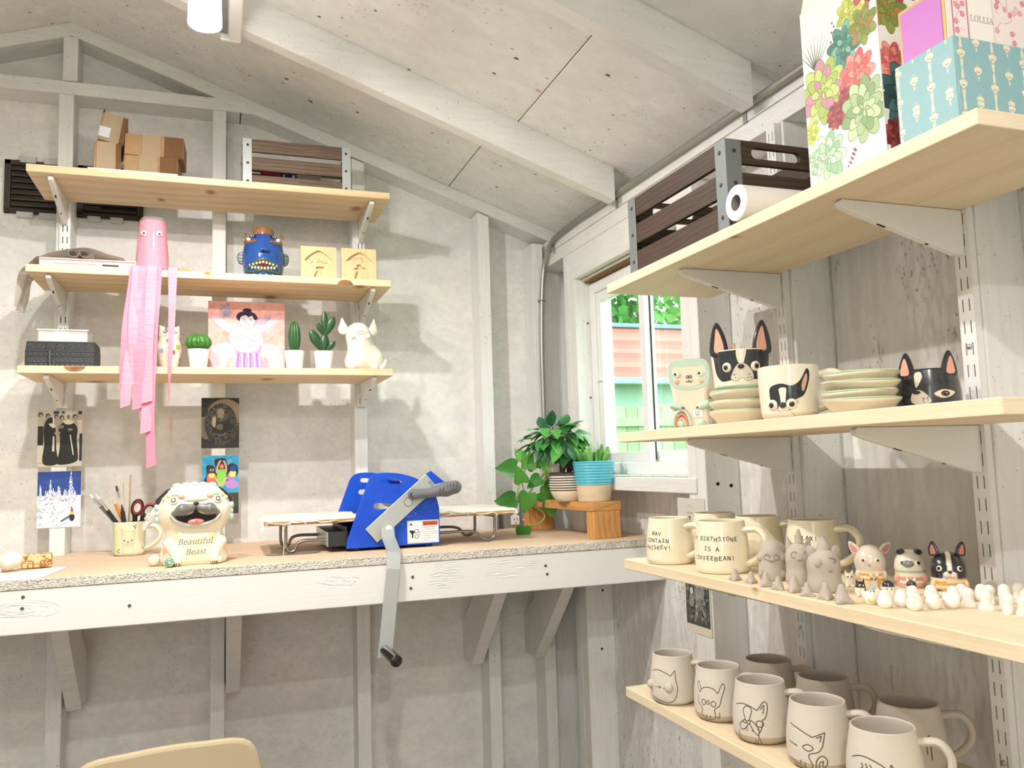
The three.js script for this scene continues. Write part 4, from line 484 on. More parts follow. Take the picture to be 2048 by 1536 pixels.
{ // sumo painting
  const tex = canvasTex(512, 512, (g, w, h) => { reseed(909);
    g.fillStyle = '#f4b4ab'; g.fillRect(0, 0, w, h); for (let i = 0; i < 520; i++) { const c = ['#f2b0a6', '#e9938a', '#f6c4bd', '#eaa39d', '#f0b7b4', '#f7cfc9'][i % 6]; g.globalAlpha = 0.35; g.fillStyle = c; g.beginPath(); g.ellipse(rr(0, w), rr(0, h), rr(10, 40), rr(5, 16), rr(0, 3), 0, 7); g.fill(); }
    for (const [x, y, rx, ry] of [[110, 50, 46, 40], [350, 170, 60, 50], [395, 130, 30, 44], [310, 130, 40, 30], [120, 90, 30, 24]]) for (let i = 0; i < 40; i++) { g.globalAlpha = 0.16; g.fillStyle = ['#6f86c8', '#8fa5da', '#5a6cb0', '#b5c0e6'][i % 4]; g.beginPath(); g.ellipse(x + rr(-rx, rx) * 0.7, y + rr(-ry, ry) * 0.7, rr(6, 20), rr(4, 12), rr(0, 3), 0, 7); g.fill(); }
    g.globalAlpha = 1; const sk = '#e9c3cd', blobS = (pts, c, st) => { g.fillStyle = c; g.beginPath(); const s = smooth2(pts, 8); s.forEach((p, i) => i ? g.lineTo(p[0], p[1]) : g.moveTo(p[0], p[1])); g.closePath(); g.fill(); if (st) { g.strokeStyle = st; g.lineWidth = 3; g.stroke(); } };
    blobS([[20, 110], [60, 100], [120, 150], [190, 170], [200, 230], [130, 225], [70, 180]], sk, '#d9aebb'); blobS([[490, 90], [470, 130], [410, 190], [360, 220], [310, 230], [310, 170], [370, 160], [430, 110]], sk, '#d9aebb');
    blobS([[150, 200], [250, 175], [340, 200], [365, 300], [350, 370], [250, 385], [165, 360], [140, 290]], '#ebcad3', '#cf9db0'); blobS([[30, 330], [110, 300], [190, 330], [215, 400], [130, 410], [100, 512], [20, 512]], sk, '#dab3c4'); blobS([[480, 330], [400, 300], [330, 330], [310, 390], [390, 410], [420, 512], [490, 512]], sk, '#dab3c4');
    blobS([[150, 290], [180, 345], [250, 370], [320, 355], [355, 310], [345, 380], [385, 512], [150, 512], [185, 400]], '#bd9bd6', null); for (let i = 0; i < 9; i++) { g.strokeStyle = i % 2 ? '#9b73bd' : '#d9c4ea'; g.lineWidth = 10; g.beginPath(); g.moveTo(180 + i * 20, 370); g.quadraticCurveTo(180 + i * 20 + rr(-14, 14), 440, 165 + i * 24, 512); g.stroke(); }
    g.strokeStyle = '#d39db0'; g.lineWidth = 4; g.beginPath(); g.arc(205, 240, 42, 0.2, 2.9); g.stroke(); g.beginPath(); g.arc(305, 240, 42, 0.2, 2.9); g.stroke(); for (const x of [208, 305]) { g.fillStyle = '#cf8fa0'; g.beginPath(); g.arc(x, 248, 5, 0, 7); g.fill(); } g.fillStyle = '#caa0ae'; g.beginPath(); g.arc(262, 318, 4, 0, 7); g.fill();
    blobS([[205, 95], [250, 85], [300, 95], [305, 150], [280, 190], [245, 195], [215, 165]], '#ecdce2', '#c39bae'); blobS([[185, 120], [195, 85], [250, 68], [310, 85], [325, 125], [305, 130], [290, 100], [265, 110], [250, 98], [215, 110], [205, 140]], '#34223f', null); blobS([[225, 65], [240, 50], [275, 50], [290, 65], [260, 72]], '#2a1b33', null);
    g.strokeStyle = '#5a4a66'; g.lineWidth = 4; for (const [x0, x1] of [[222, 245], [268, 292]]) { g.beginPath(); g.moveTo(x0, 122); g.lineTo(x1, 130); g.stroke(); g.beginPath(); g.moveTo(x0 + 2, 136); g.lineTo(x1, 137); g.stroke(); } g.strokeStyle = '#b3808f'; g.beginPath(); g.moveTo(254, 138); g.lineTo(250, 156); g.lineTo(262, 157); g.stroke(); g.beginPath(); g.moveTo(240, 172); g.lineTo(274, 170); g.stroke();
  });
  const t = thing('canvas_painting', 'pink and lilac painting of a sumo wrestler with raised arms', 'painting', [0.0715, y3, 0.118]); t.rotation.x = -0.03; part('canvas_block', rbox(0.205, 0.202, 0.018, 0.002, 0, 0.101, -0.0095), S('#e8b6ae', 0.8), t); const m = part('painted_face', new THREE.PlaneGeometry(0.2035, 0.2005), S('#ffffff', 0.75, { map: tex }), t); m.position.set(0, 0.101, 0.0003);
}
{ // white bulldog figurine with sad face
  const t = thing('dog_figurine', 'unglazed white seated dog figurine with upright ears', 'figurine', [0.382, y3, 0.187], 0.08); const m = S('#e9e3d6', 0.75); const g = blob([[-0.012, 0.03, 0.004, 0.033, -0.014, 0.09, 0.006, 0.030], [-0.014, 0.105, 0.004, 0.032], [0.018, 0.028, -0.008, 0.033], [0.03, 0.04, -0.012, 0.03, -0.005, 0.08, 0, 0.024], [-0.03, 0.022, 0.004, 0.02], [0.03, 0.02, -0.004, 0.024]], 52, 0.02); { const p = g.attributes.position; for (let i = 0; i < p.count; i++) if (p.getY(i) < 0) p.setY(i, 0); g.computeVertexNormals(); } part('body', g, m, t); const h = surf(g);
  for (const s of [-1, 1]) { const e = blob([[0, 0, 0, 0.0135, 0, 0.028, 0, 0.003], [0, -0.004, 0, 0.0125]], 26, 0.01); e.scale(0.95, 1, 0.42); at(e, -0.014 + s * 0.043, 0.118, 0.008, 0, s * 0.35, -s * 0.1); part('ear', e, m, t); part('cheek_roll', ell(0.008, 0.0075, 0.006, -0.014 + s * 0.02, 0.094, h(-0.014 + s * 0.02, 0.094).p.z), m, t); part('front_paw', ell(0.0095, 0.0085, 0.014, s < 0 ? -0.034 : 0.028, 0.0085, h(s < 0 ? -0.03 : 0.028, 0.009).p.z - 0.004), m, t); }
  part('tail', blob([[0.05, 0.01, 0.012, 0.0095], [0.058, 0.016, 0.012, 0.006, 0.063, 0.031, 0.012, 0.003]], 26, 0.006), m, t); const hz = (x, y) => h(x, y).p.z + 0.0008; for (const [r, yy] of [[0.018, 0.098], [0.0085, 0.098]]) { const pts = []; for (let i = 0; i <= 10; i++) { const a = Math.PI * (0.08 + 0.84 * i / 10), x = -0.014 + Math.cos(a) * r, y = yy - 0.004 + Math.sin(a) * r * 0.75; pts.push([x, y, hz(x, y)]); } part('muzzle_fold', tube(pts, 0.0011, 20, 6), S('#cfc8ba', 0.8), t); } for (const s of [-1, 1]) part('whisker_dot', ell(0.001, 0.001, 0.0008, -0.014 + s * 0.013, 0.084, hz(-0.014 + s * 0.013, 0.084)), MT.hole, t);
}

// ================================================================ prints on the walls
function shapeOn(g, pts, c, n = 6, stroke, lw = 2) { g.beginPath(); smooth2(pts, n).forEach((p, i) => i ? g.lineTo(p[0], p[1]) : g.moveTo(p[0], p[1])); g.closePath(); if (c) { g.fillStyle = c; g.fill(); } if (stroke) { g.strokeStyle = stroke; g.lineWidth = lw; g.stroke(); } }
function polyOn(g, pts, c) { g.fillStyle = c; g.beginPath(); pts.forEach((p, i) => i ? g.lineTo(p[0], p[1]) : g.moveTo(p[0], p[1])); g.closePath(); g.fill(); }
function dot(g, x, y, r, c, ry = r) { g.fillStyle = c; g.beginPath(); g.ellipse(x, y, r, ry, 0, 0, 7); g.fill(); }
function print(name, label, cat, w, h, pos, turn, tex, edge = '#d8d2c6', roll = 0) { const t = thing(name, label, cat, pos, turn); t.rotation.z = roll; part('card', rbox(w, h, 0.0008, 0.0002), S(edge, 0.6), t); const m = part('picture', new THREE.PlaneGeometry(w - 0.001, h - 0.001), S('#ffffff', 0.45, { map: tex }), t); m.position.z = 0.0006; return t; }
print('photo_print', 'black and white photo of two nuns in dark habits', 'photo', 0.108, 0.15, [-0.4065, 1.28, 0.0018], 0, canvasTex(320, 440, (g, w, h) => { reseed(61); g.fillStyle = '#b5aa98'; g.fillRect(0, 0, w, h); g.fillStyle = '#d6ccba'; g.fillRect(0, 250, w, 190); g.fillStyle = '#cfc6b6'; g.fillRect(40, 0, 240, 60); for (const [x, y, a, b, c] of [[0, 110, 40, 160, '#221f1c'], [0, 40, 40, 80, '#c9c0b0'], [285, 70, 35, 150, '#e0d8c8'], [300, 180, 20, 220, '#1d1a18'], [110, 0, 40, 22, '#2c2824'], [290, 0, 26, 26, '#24201c'], [170, 0, 20, 20, '#3a342e']]) { g.fillStyle = c; g.fillRect(x, y, a, b); } for (const [x, y] of [[70, 38], [130, 45], [170, 52], [265, 45], [18, 30]]) { dot(g, x, y, 17, '#3d352e', 20); dot(g, x + 3, y + 6, 11, '#b3a592', 14); } 
  shapeOn(g, [[52, 90], [75, 55], [100, 50], [112, 80], [125, 130], [130, 200], [135, 300], [140, 420], [45, 420], [48, 260], [42, 150]], '#12100f'); shapeOn(g, [[150, 130], [175, 95], [210, 90], [260, 100], [285, 140], [280, 220], [290, 330], [285, 400], [140, 420], [155, 330], [160, 220]], '#0e0c0b'); dot(g, 218, 42, 22, '#e9e2d4', 34); dot(g, 218, 46, 14, '#8d8070', 20); shapeOn(g, [[180, 80], [215, 72], [258, 82], [240, 105], [195, 102]], '#f0eadc'); shapeOn(g, [[78, 100], [110, 98], [128, 118], [115, 135], [92, 122]], '#efe9db'); polyOn(g, [[104, 48], [116, 45], [118, 100], [106, 100]], '#eee8da'); dot(g, 165, 125, 24, '#8e8070', 14); dot(g, 232, 148, 20, '#938574', 11); polyOn(g, [[108, 200], [120, 200], [122, 320], [104, 320]], '#e4ddcf'); polyOn(g, [[228, 190], [238, 190], [262, 350], [254, 352]], '#e9e2d4'); dot(g, 140, 175, 24, '#b4a795', 10); g.fillStyle = '#1a1715'; g.fillRect(0, 412, 50, 2); }));
print('postcard', 'postcard of snowy fir trees and red hatted gnome under blue sky', 'postcard', 0.105, 0.15, [-0.4055, 1.1175, 0.0018], 0, canvasTex(320, 440, (g, w, h) => { reseed(62); g.fillStyle = '#1d3f8e'; g.fillRect(0, 0, w, 190); for (let i = 0; i < 60; i++) { g.globalAlpha = 0.08; g.fillStyle = i % 2 ? '#4a74bd' : '#122a66'; g.beginPath(); g.ellipse(rr(0, w), rr(0, 170), rr(30, 90), rr(4, 14), 0, 0, 7); g.fill(); } g.globalAlpha = 1; g.fillStyle = '#e6e9f0'; g.fillRect(0, 190, w, 250); const fir = (x, y0, y1, wd) => { for (let y = y0; y < y1; y += 7) { const k = (y - y0) / (y1 - y0); for (let j = 0; j < 5; j++) dot(g, x + rr(-1, 1) * wd * k * 0.5, y + rr(-3, 3), rr(3, 8) * (0.4 + k * 0.7), rnd() < 0.22 ? '#6f7686' : '#f4f6fa', rr(2, 5)); } }; for (let i = 0; i < 22; i++) fir(rr(0, w), rr(120, 170), 240, 22); for (let i = 0; i < 9; i++) { g.globalAlpha = 0.4; g.fillStyle = '#9fb0d0'; g.beginPath(); g.ellipse(rr(60, w), rr(260, 420), rr(30, 70), rr(3, 8), -0.4, 0, 7); g.fill(); g.globalAlpha = 1; } fir(245, 0, 300, 80); fir(95, 70, 330, 80); fir(20, 110, 430, 60); fir(60, 150, 330, 56); fir(125, 250, 420, 90); polyOn(g, [[170, 390], [240, 345], [235, 370], [180, 400]], '#56659a'); polyOn(g, [[254, 275], [246, 320], [268, 320]], '#a8281c'); dot(g, 256, 332, 15, '#f0c53a', 14); dot(g, 256, 342, 8, '#f5efe0', 8); shapeOn(g, [[240, 345], [272, 345], [276, 372], [266, 392], [246, 392], [238, 372]], '#2c1c22'); }));
print('photo_print', 'sepia photo of a curled up hedgehog', 'photo', 0.103, 0.145, [0.002, 1.3175, 0.0018], 0, canvasTex(320, 450, (g, w, h) => { reseed(63); const gr = g.createLinearGradient(0, 0, w, 0); g.fillStyle = '#2a251e'; g.fillRect(0, 0, w, h); dot(g, 200, 140, 150, '#9b8c70', 130); dot(g, 40, 250, 60, '#85775e', 120); g.fillStyle = '#171310'; g.fillRect(0, 380, w, 70); g.fillRect(0, 0, 55, 170); dot(g, 165, 235, 138, '#1d1814', 185); g.lineWidth = 2; for (let i = 0; i < 900; i++) { const a = rr(0, 6.28), r = rr(0.55, 1.02), x = 165 + Math.cos(a) * 135 * r, y = 235 + Math.sin(a) * 182 * r, l = rr(8, 24), b = a + rr(-0.5, 0.5); g.strokeStyle = ['#b9ab90', '#5c5140', '#2b251e', '#857860', '#0f0c0a'][i % 5]; g.beginPath(); g.moveTo(x, y); g.lineTo(x + Math.cos(b) * l, y + Math.sin(b) * l); g.stroke(); } shapeOn(g, [[100, 120], [150, 80], [215, 115], [225, 180], [170, 215], [120, 190]], '#5a4f3f'); shapeOn(g, [[135, 110], [165, 95], [190, 115], [180, 180], [155, 195], [140, 170]], '#a0927a'); for (const x of [112, 208]) { dot(g, x, 132, 13, '#2a231c', 14); } dot(g, 152, 188, 11, '#15110e', 8); shapeOn(g, [[95, 175], [115, 165], [122, 220], [112, 265], [92, 245]], '#c8bba0'); dot(g, 160, 260, 34, '#7a6d58', 26); g.strokeStyle = '#c4b698'; g.lineWidth = 5; g.beginPath(); g.arc(165, 290, 44, 0.5, 2.4); g.stroke(); dot(g, 225, 260, 45, '#0f0c0a', 36); }));
print('art_card', 'bright blue art card of three masked figures in tutus', 'art card', 0.1, 0.107, [0.0025, 1.1715, 0.0018], 0, canvasTex(320, 340, (g, w, h) => { reseed(64); g.fillStyle = '#2c9fd0'; g.fillRect(0, 0, w, h); for (let i = 0; i < 70; i++) { g.globalAlpha = 0.2; dot(g, rr(0, w), rr(0, h), rr(12, 40), ['#8fd6ee', '#1f7fb8', '#cdeef7', '#41b4de'][i % 4], rr(6, 24)); } g.globalAlpha = 1; shapeOn(g, [[40, 90], [100, 95], [120, 200], [90, 260], [10, 260], [40, 170]], '#17202c'); shapeOn(g, [[110, 40], [150, 25], [200, 30], [225, 90], [250, 75], [300, 90], [310, 180], [240, 200], [210, 260], [130, 260], [120, 120]], '#141c28'); g.strokeStyle = '#e2b89c'; g.lineWidth = 16; for (const s of [[130, 160, 128, 80, 165, 45], [205, 160, 222, 90, 185, 48]]) { g.beginPath(); g.moveTo(s[0], s[1]); g.quadraticCurveTo(s[2], s[3], s[4], s[5]); g.stroke(); } shapeOn(g, [[140, 130], [200, 130], [205, 250], [170, 290], [140, 250]], '#86cb4a'); dot(g, 172, 100, 24, '#b9483a', 28); dot(g, 172, 102, 15, '#d79a86', 18); shapeOn(g, [[50, 170], [120, 175], [118, 260], [60, 280]], '#e26a56'); shapeOn(g, [[60, 165], [110, 165], [105, 200], [65, 200]], '#f0cf5a'); dot(g, 86, 135, 26, '#4a3c48', 28); for (const x of [76, 97]) dot(g, x, 130, 6, '#f4efe6'); g.strokeStyle = '#e2b89c'; g.lineWidth = 12; g.beginPath(); g.moveTo(118, 200); g.lineTo(150, 275); g.moveTo(230, 190); g.lineTo(160, 280); g.stroke(); shapeOn(g, [[225, 170], [290, 165], [285, 240], [235, 245]], '#a67cc0'); shapeOn(g, [[195, 250], [250, 225], [315, 255], [300, 295], [230, 300]], '#bd86c6'); shapeOn(g, [[240, 150], [295, 150], [285, 195], [245, 195]], '#efd763'); dot(g, 272, 120, 28, '#1f4f9c', 30); for (const x of [262, 283]) dot(g, x, 115, 5, '#0d1c3c'); g.strokeStyle = '#e8e2d2'; g.lineWidth = 3; g.strokeRect(236, 44, 18, 18); }));
print('photo_print', 'dark photo half hidden behind the pug planter', 'photo', 0.1, 0.06, [0.0025, 1.0885, 0.0012], 0, canvasTex(128, 96, (g, w, h) => { reseed(65); g.fillStyle = '#3c3a36'; g.fillRect(0, 0, w, h); for (let i = 0; i < 40; i++) { g.globalAlpha = 0.3; dot(g, rr(0, w), rr(0, h), rr(6, 26), i % 2 ? '#57544c' : '#25241f', rr(3, 10)); } g.globalAlpha = 1; }));
print('photo_card', 'white card with a photo of dark boots on the window stud', 'card', 0.118, 0.13, [XR - 0.0012, 1.02, 0.832], -Math.PI / 2, canvasTex(256, 288, (g, w, h) => { g.fillStyle = '#d9d5cc'; g.fillRect(0, 0, w, h); g.strokeStyle = '#8f8a82'; g.lineWidth = 2; g.beginPath(); g.arc(120, 62, 26, 3.4, 6); g.stroke(); g.lineWidth = 3; g.beginPath(); g.moveTo(88, 78); for (let i = 0; i < 12; i++) g.lineTo(92 + i * 5, 78 - (i % 2) * 8); g.stroke(); for (const x of [96, 150]) { polyOn(g, [[x, 95], [x + 26, 90], [x + 24, 130], [x + 12, 150], [x + 10, 230], [x - 18, 235], [x - 16, 215], [x - 4, 205], [x - 2, 150]], '#35302b'); } g.fillStyle = '#b9b4aa'; g.fillRect(20, 236, 210, 30); }));
print('photo_card', 'black and white crowd photo with cream border under the third shelf', 'photo', 0.108, 0.165, [XR - 0.0012, 0.862, 0.842], -Math.PI / 2, canvasTex(256, 390, (g, w, h) => { reseed(66); g.fillStyle = '#e0d8c8'; g.fillRect(0, 0, w, h); g.fillStyle = '#4d4f4c'; g.fillRect(10, 8, w - 20, h - 50); for (let i = 0; i < 260; i++) { g.globalAlpha = 0.5; dot(g, rr(20, w - 20), rr(14, h - 60), rr(3, 15), ['#8f918c', '#2a2c2a', '#6b6d69', '#b9bab4', '#1c1d1c'][i % 5], rr(3, 16)); } g.globalAlpha = 1; for (const [x, y] of [[130, 70], [175, 120], [70, 170], [130, 130]]) { dot(g, x, y, 15, '#d8d6ce', 20); dot(g, x, y + 48, 24, '#8d8e88', 36); } for (let i = 0; i < 8; i++) { g.strokeStyle = '#c9c8c0'; g.lineWidth = 2; g.beginPath(); g.moveTo(rr(120, 170), 180); g.lineTo(rr(90, 230), 330); g.stroke(); } }), '#e0d8c8');

// ================================================================ bench, left end
const BT = 0.9684;
solo('clay_egg', (() => { const g = blob([[0, 0.021, 0, 0.0205, 0.012, 0.024, 0, 0.018]], 30, 0.02); return g; })(), S('#ece4d4', 0.7), 'smooth cream clay egg on the bench beside a stained block', 'clay egg', [-0.451, BT + 0.0015, 0.345]);
{ const tx = dataTex(128, 64, (u, v) => { const n = fbm(u, v, 6, 4, 3, 801), q = step(0.5, 0.56, n) - step(0.62, 0.68, n); return [mix(0.9, 0.62, q), mix(0.78, 0.4, q), mix(0.58, 0.16, q)]; }, true); const g = rbox(0.062, 0.032, 0.03, 0.004, 0, 0.016, 0, 0, 2); tx.repeat.set(12, 24); solo('stained_block', g, S('#ffffff', 0.6, { map: tx }), 'small tan block with brown stains on the bench', 'block', [-0.4, BT + 0.0012, 0.302], 0.12); }
{ const sh = new THREE.Shape([V2(-0.53, -0.537), V2(-0.352, -0.541), V2(-0.332, -0.325), V2(-0.37, -0.318), V2(-0.40, -0.36), V2(-0.47, -0.41), V2(-0.54, -0.43)]); const g = new THREE.ExtrudeGeometry(sh, { depth: 0.0008, bevelEnabled: false }); g.rotateX(-Math.PI / 2); solo('paper_sheet', g, S('#f1eff2', 0.6), 'white sheet of paper lying at the left front of the bench', 'paper', [0, BT + 0.0001, 0]); }
solo('folded_paper', (() => { const g = rbox(0.07, 0.012, 0.05, 0.003, 0, 0.006, 0, 0, 2); g.rotateZ(0.1); return g; })(), S('#eef0ea', 0.6), 'folded white paper in front of the clay egg at the picture edge', 'paper', [-0.482, BT + 0.0048, 0.44], 0.4);

// ================================================================ mugs
// outer wall carries the drawing, centred on local +z; handle on the angle ha measured from +z to +x
function mugBody(t, o) {
  const { h, r0, r1, rm = null, mat, inMat, ha = Math.PI / 2, hs = 1, th = 0.004, hm } = o; const rad = s => o.prof ? o.prof(s) : mix(r0, r1, s) + (rm ? rm * Math.sin(Math.PI * s) : 0);
  const pts = []; for (let i = 0; i <= 22; i++) { const s = i / 22; pts.push([rad(s) - 0.004 * Math.pow(1 - Math.min(1, s / 0.06), 2), 0.001 + s * (h - 0.003)]); } const w = lathe(pts, 64); w.rotateY(Math.PI); part('wall', w, mat, t);
  part('lining', lathe([[0.0001, 0], [rad(0) - 0.006, 0], [rad(0) - 0.004, 0.001], [rad(0) - 0.004, 0.0015], [0.0001, 0.0022]].concat([[0.0001, 0.006], [rad(0.06) - th - 0.004, 0.0065], ...[0.1, 0.3, 0.5, 0.7, 0.9].map(s => [rad(s) - th, s * h]), [rad(1) - th, h - 0.002], [rad(1) - th * 0.7, h - 0.0004], [rad(1) - th * 0.4, h], [rad(1) - 0.0004, h - 0.0008], [rad(1), h - 0.002]]), 56), inMat, t);
  const R = rad(0.6), e = 0.034 * hs, hg = tube([[rad(0.84) - 0.002, 0.82 * h, 0], [R + e * 0.62, 0.84 * h, 0], [R + e, 0.66 * h, 0], [R + e * 0.94, 0.46 * h, 0], [R + e * 0.5, 0.27 * h, 0], [rad(0.18) - 0.002, 0.17 * h, 0]], 0.0058 * Math.max(0.85, hs), 30, 10); const p = hg.attributes.position; for (let i = 0; i < p.count; i++) p.setZ(i, p.getZ(i) * 1.35); hg.computeVertexNormals(); hg.rotateY(ha - Math.PI / 2); part('handle', hg, hm || inMat, t); return w;
}
{ // pencil mug
  const tex = canvasTex(1024, 352, (g, w, h) => { g.fillStyle = '#ece2c2'; g.fillRect(0, 0, w, h); reseed(5); for (let i = 0; i < 70; i++) { g.globalAlpha = 0.12; dot(g, rr(0, w), rr(0, h), rr(20, 70), ['#e9e6b0', '#f2e8cf', '#dfe8d0'][i % 3], rr(10, 40)); } g.globalAlpha = 0.55; for (const x of [330, 700]) for (let y = 0; y < h; y += 34) dot(g, x + (y / 34 % 2) * 8, y, 24, '#8fc4bd', 22); g.globalAlpha = 0.5; dot(g, 380, 190, 26, '#e8e58a', 170); g.globalAlpha = 1; const c = 505; g.lineWidth = 3; shapeOn(g, [[c - 62, 165], [c - 66, 60], [c - 30, 95], [c, 88], [c + 30, 95], [c + 66, 60], [c + 62, 165], [c + 52, 205], [c + 48, 250], [c, 270], [c - 48, 250], [c - 52, 205]], '#ecd9b4', 6, '#a98a68', 3); g.globalAlpha = 0.6; dot(g, c - 52, 110, 10, '#e8b9a4', 32); dot(g, c + 52, 110, 10, '#e8b9a4', 32); g.globalAlpha = 1; for (const s of [-1, 1]) { dot(g, c + s * 36, 190, 9, '#f3ecd8'); g.strokeStyle = '#4b3a2c'; g.lineWidth = 4; g.beginPath(); g.arc(c + s * 36, 190, 8, 0, 7); g.stroke(); dot(g, c + s * 36, 190, 4, '#2a211a'); } dot(g, c, 206, 12, '#3d2f26', 5); g.strokeStyle = '#a98a68'; g.lineWidth = 3; g.beginPath(); g.arc(c - 18, 220, 20, 0, 3); g.arc(c + 18, 220, 20, 0, 3); g.stroke(); shapeOn(g, [[c - 40, 260], [c + 40, 260], [c + 56, 330], [c + 20, 340], [c - 20, 340], [c - 56, 330]], '#ecdcba', 5, '#a98a68', 2); for (const [x, y] of [[560, 40], [578, 30], [574, 56], [395, 300], [410, 285], [408, 315], [664, 270], [676, 285]]) dot(g, x, y, 7, '#1c1712'); });
  const t = thing('mug', 'cream mug with drawn bulldog holding brushes and scissors', 'mug', [-0.223, BT, 0.1], 0.06); mugBody(t, { h: 0.087, r0: 0.0395, r1: 0.041, mat: glaze('#ffffff', 0.25, { map: tex }), inMat: glaze('#ece2c6', 0.25), ha: 1.35, hs: 1.05 });
  const bx = -0.223, bz = 0.1; const tool = (name, label, cat, a, b, pieces) => { const g = thing(name, label, cat, [0, 0, 0]); const A = V3(...a), B = V3(...b); for (const [nm, s0, s1, r0, r1, m] of pieces) { const p = A.clone().lerp(B, s0), q = A.clone().lerp(B, s1); part(nm, rod(p.toArray(), q.toArray(), r0, r1, 10), m, g); } };
  const hair = S('#e9e4da', 0.8), grey = S('#6f777d', 0.4), blk = S('#1c1b1d', 0.35), fer = MT.steel, orange = S('#e08a22', 0.4), clr = P('#f2f0ea', 0.15, { transmission: 0.6, thickness: 0 });
  tool('paint_brush', 'grey handled brush with white tip, leftmost in the mug', 'brush', [-0.2, 0.982, 0.095], [-0.319, 1.13, 0.104], [['handle', 0, 0.78, 0.003, 0.0045, grey], ['ferrule', 0.78, 0.93, 0.0038, 0.0032, fer], ['bristles', 0.93, 1, 0.0036, 0.002, hair]]);
  tool('paint_brush', 'black handled brush with fine pale tip, second from the left in the mug', 'brush', [-0.205, 0.98, 0.11], [-0.305, 1.132, 0.11], [['handle', 0, 0.7, 0.0055, 0.005, blk], ['ferrule', 0.7, 0.9, 0.004, 0.0028, fer], ['bristles', 0.9, 1, 0.0028, 0.0008, hair]]);
  tool('marker', 'orange marker pen with clear cap in the mug', 'marker', [-0.21, 0.98, 0.085], [-0.264, 1.116, 0.09], [['barrel', 0, 0.9, 0.0045, 0.0045, orange], ['cap', 0.9, 1, 0.004, 0.0035, clr]]);
  tool('paint_brush', 'clear handled brush with brown bristles in the mug', 'brush', [-0.222, 0.98, 0.08], [-0.2575, 1.149, 0.088], [['handle', 0, 0.82, 0.0042, 0.003, clr], ['ferrule', 0.82, 0.92, 0.003, 0.0034, fer], ['bristles', 0.92, 1, 0.0036, 0.0028, S('#5c4a3c', 0.8)]]);
  tool('carving_tool', 'black gripped carving tool in the mug next to the skewers', 'tool', [-0.224, 0.98, 0.115], [-0.242, 1.1, 0.108], [['grip', 0, 0.85, 0.0062, 0.0055, blk], ['tip', 0.85, 1, 0.0045, 0.0012, blk]]);
  tool('skewer', 'thick bamboo skewer standing tallest in the mug', 'skewer', [-0.228, 0.98, 0.09], [-0.2225, 1.178, 0.094], [['stick', 0, 1, 0.0022, 0.0018, S('#c9a778', 0.6)]]); tool('skewer', 'thin bamboo skewer between brush and thick skewer in the mug', 'skewer', [-0.235, 0.98, 0.085], [-0.2405, 1.158, 0.088], [['stick', 0, 1, 0.0014, 0.0012, S('#d8bd92', 0.6)]]);
  const sc = thing('scissors', 'scissors with black and red ring handles in the mug', 'scissors', [-0.205, 1.02, 0.098], 0); const red = S('#a31f24', 0.3); const ring = (cx, cy, rot, n) => { const g = new THREE.TorusGeometry(0.0155, 0.0042, 10, 28); g.scale(0.82, 1.2, 1); at(g, cx, cy, 0, 0, 0, rot); part('ring_handle', g, n ? red : blk, sc); const g2 = new THREE.TorusGeometry(0.0135, 0.0035, 8, 28); g2.scale(0.8, 1.2, 1.35); at(g2, cx, cy, 0, 0, 0, rot); part('ring_liner', g2, n ? blk : red, sc); }; ring(-0.0, 0.07, -0.2, 0); ring(0.028, 0.062, -0.75, 1); part('shank', [rod([-0.004, -0.03, 0], [-0.006, 0.053, 0], 0.006, 0.0065), rod([0.006, -0.03, 0], [0.014, 0.05, 0], 0.006, 0.0065)], blk, sc);
  const gl = thing('correction_roller', 'white correction roller leaning on the scissors in the mug', 'correction roller', [-0.18, 1.035, 0.118]); part('body', at(rbox(0.014, 0.075, 0.01, 0.004, 0, 0, 0, 1, 2), 0.008, 0.028, 0, 0, 0, -0.55), MT.white, gl); part('sleeve', at(rbox(0.016, 0.02, 0.0115, 0.002), 0.004, 0.03, 0.001, 0, 0, -0.55), S('#cfcac2', 0.5), gl);
}
// ================================================================ pug planter
function patch(geo, x0, x1, y0, y1, nx, ny, off) { const h = surf(geo), pos = [], uv = [], id = []; for (let j = 0; j <= ny; j++) for (let i = 0; i <= nx; i++) { const x = mix(x0, x1, i / nx), y = mix(y0, y1, j / ny), q = h(x, y); pos.push(x, y, q ? q.p.z + off : 0); uv.push(i / nx, j / ny); } for (let j = 0; j < ny; j++) for (let i = 0; i < nx; i++) { const a = j * (nx + 1) + i; id.push(a, a + 1, a + nx + 1, a + 1, a + nx + 2, a + nx + 1); } const g = new THREE.BufferGeometry(); g.setAttribute('position', new THREE.Float32BufferAttribute(pos, 3)); g.setAttribute('uv', new THREE.Float32BufferAttribute(uv, 2)); g.setIndex(id); g.computeVertexNormals(); return g; }
function flatBase(g) { const p = g.attributes.position; for (let i = 0; i < p.count; i++) if (p.getY(i) < 0) p.setY(i, 0); g.computeVertexNormals(); return g; }
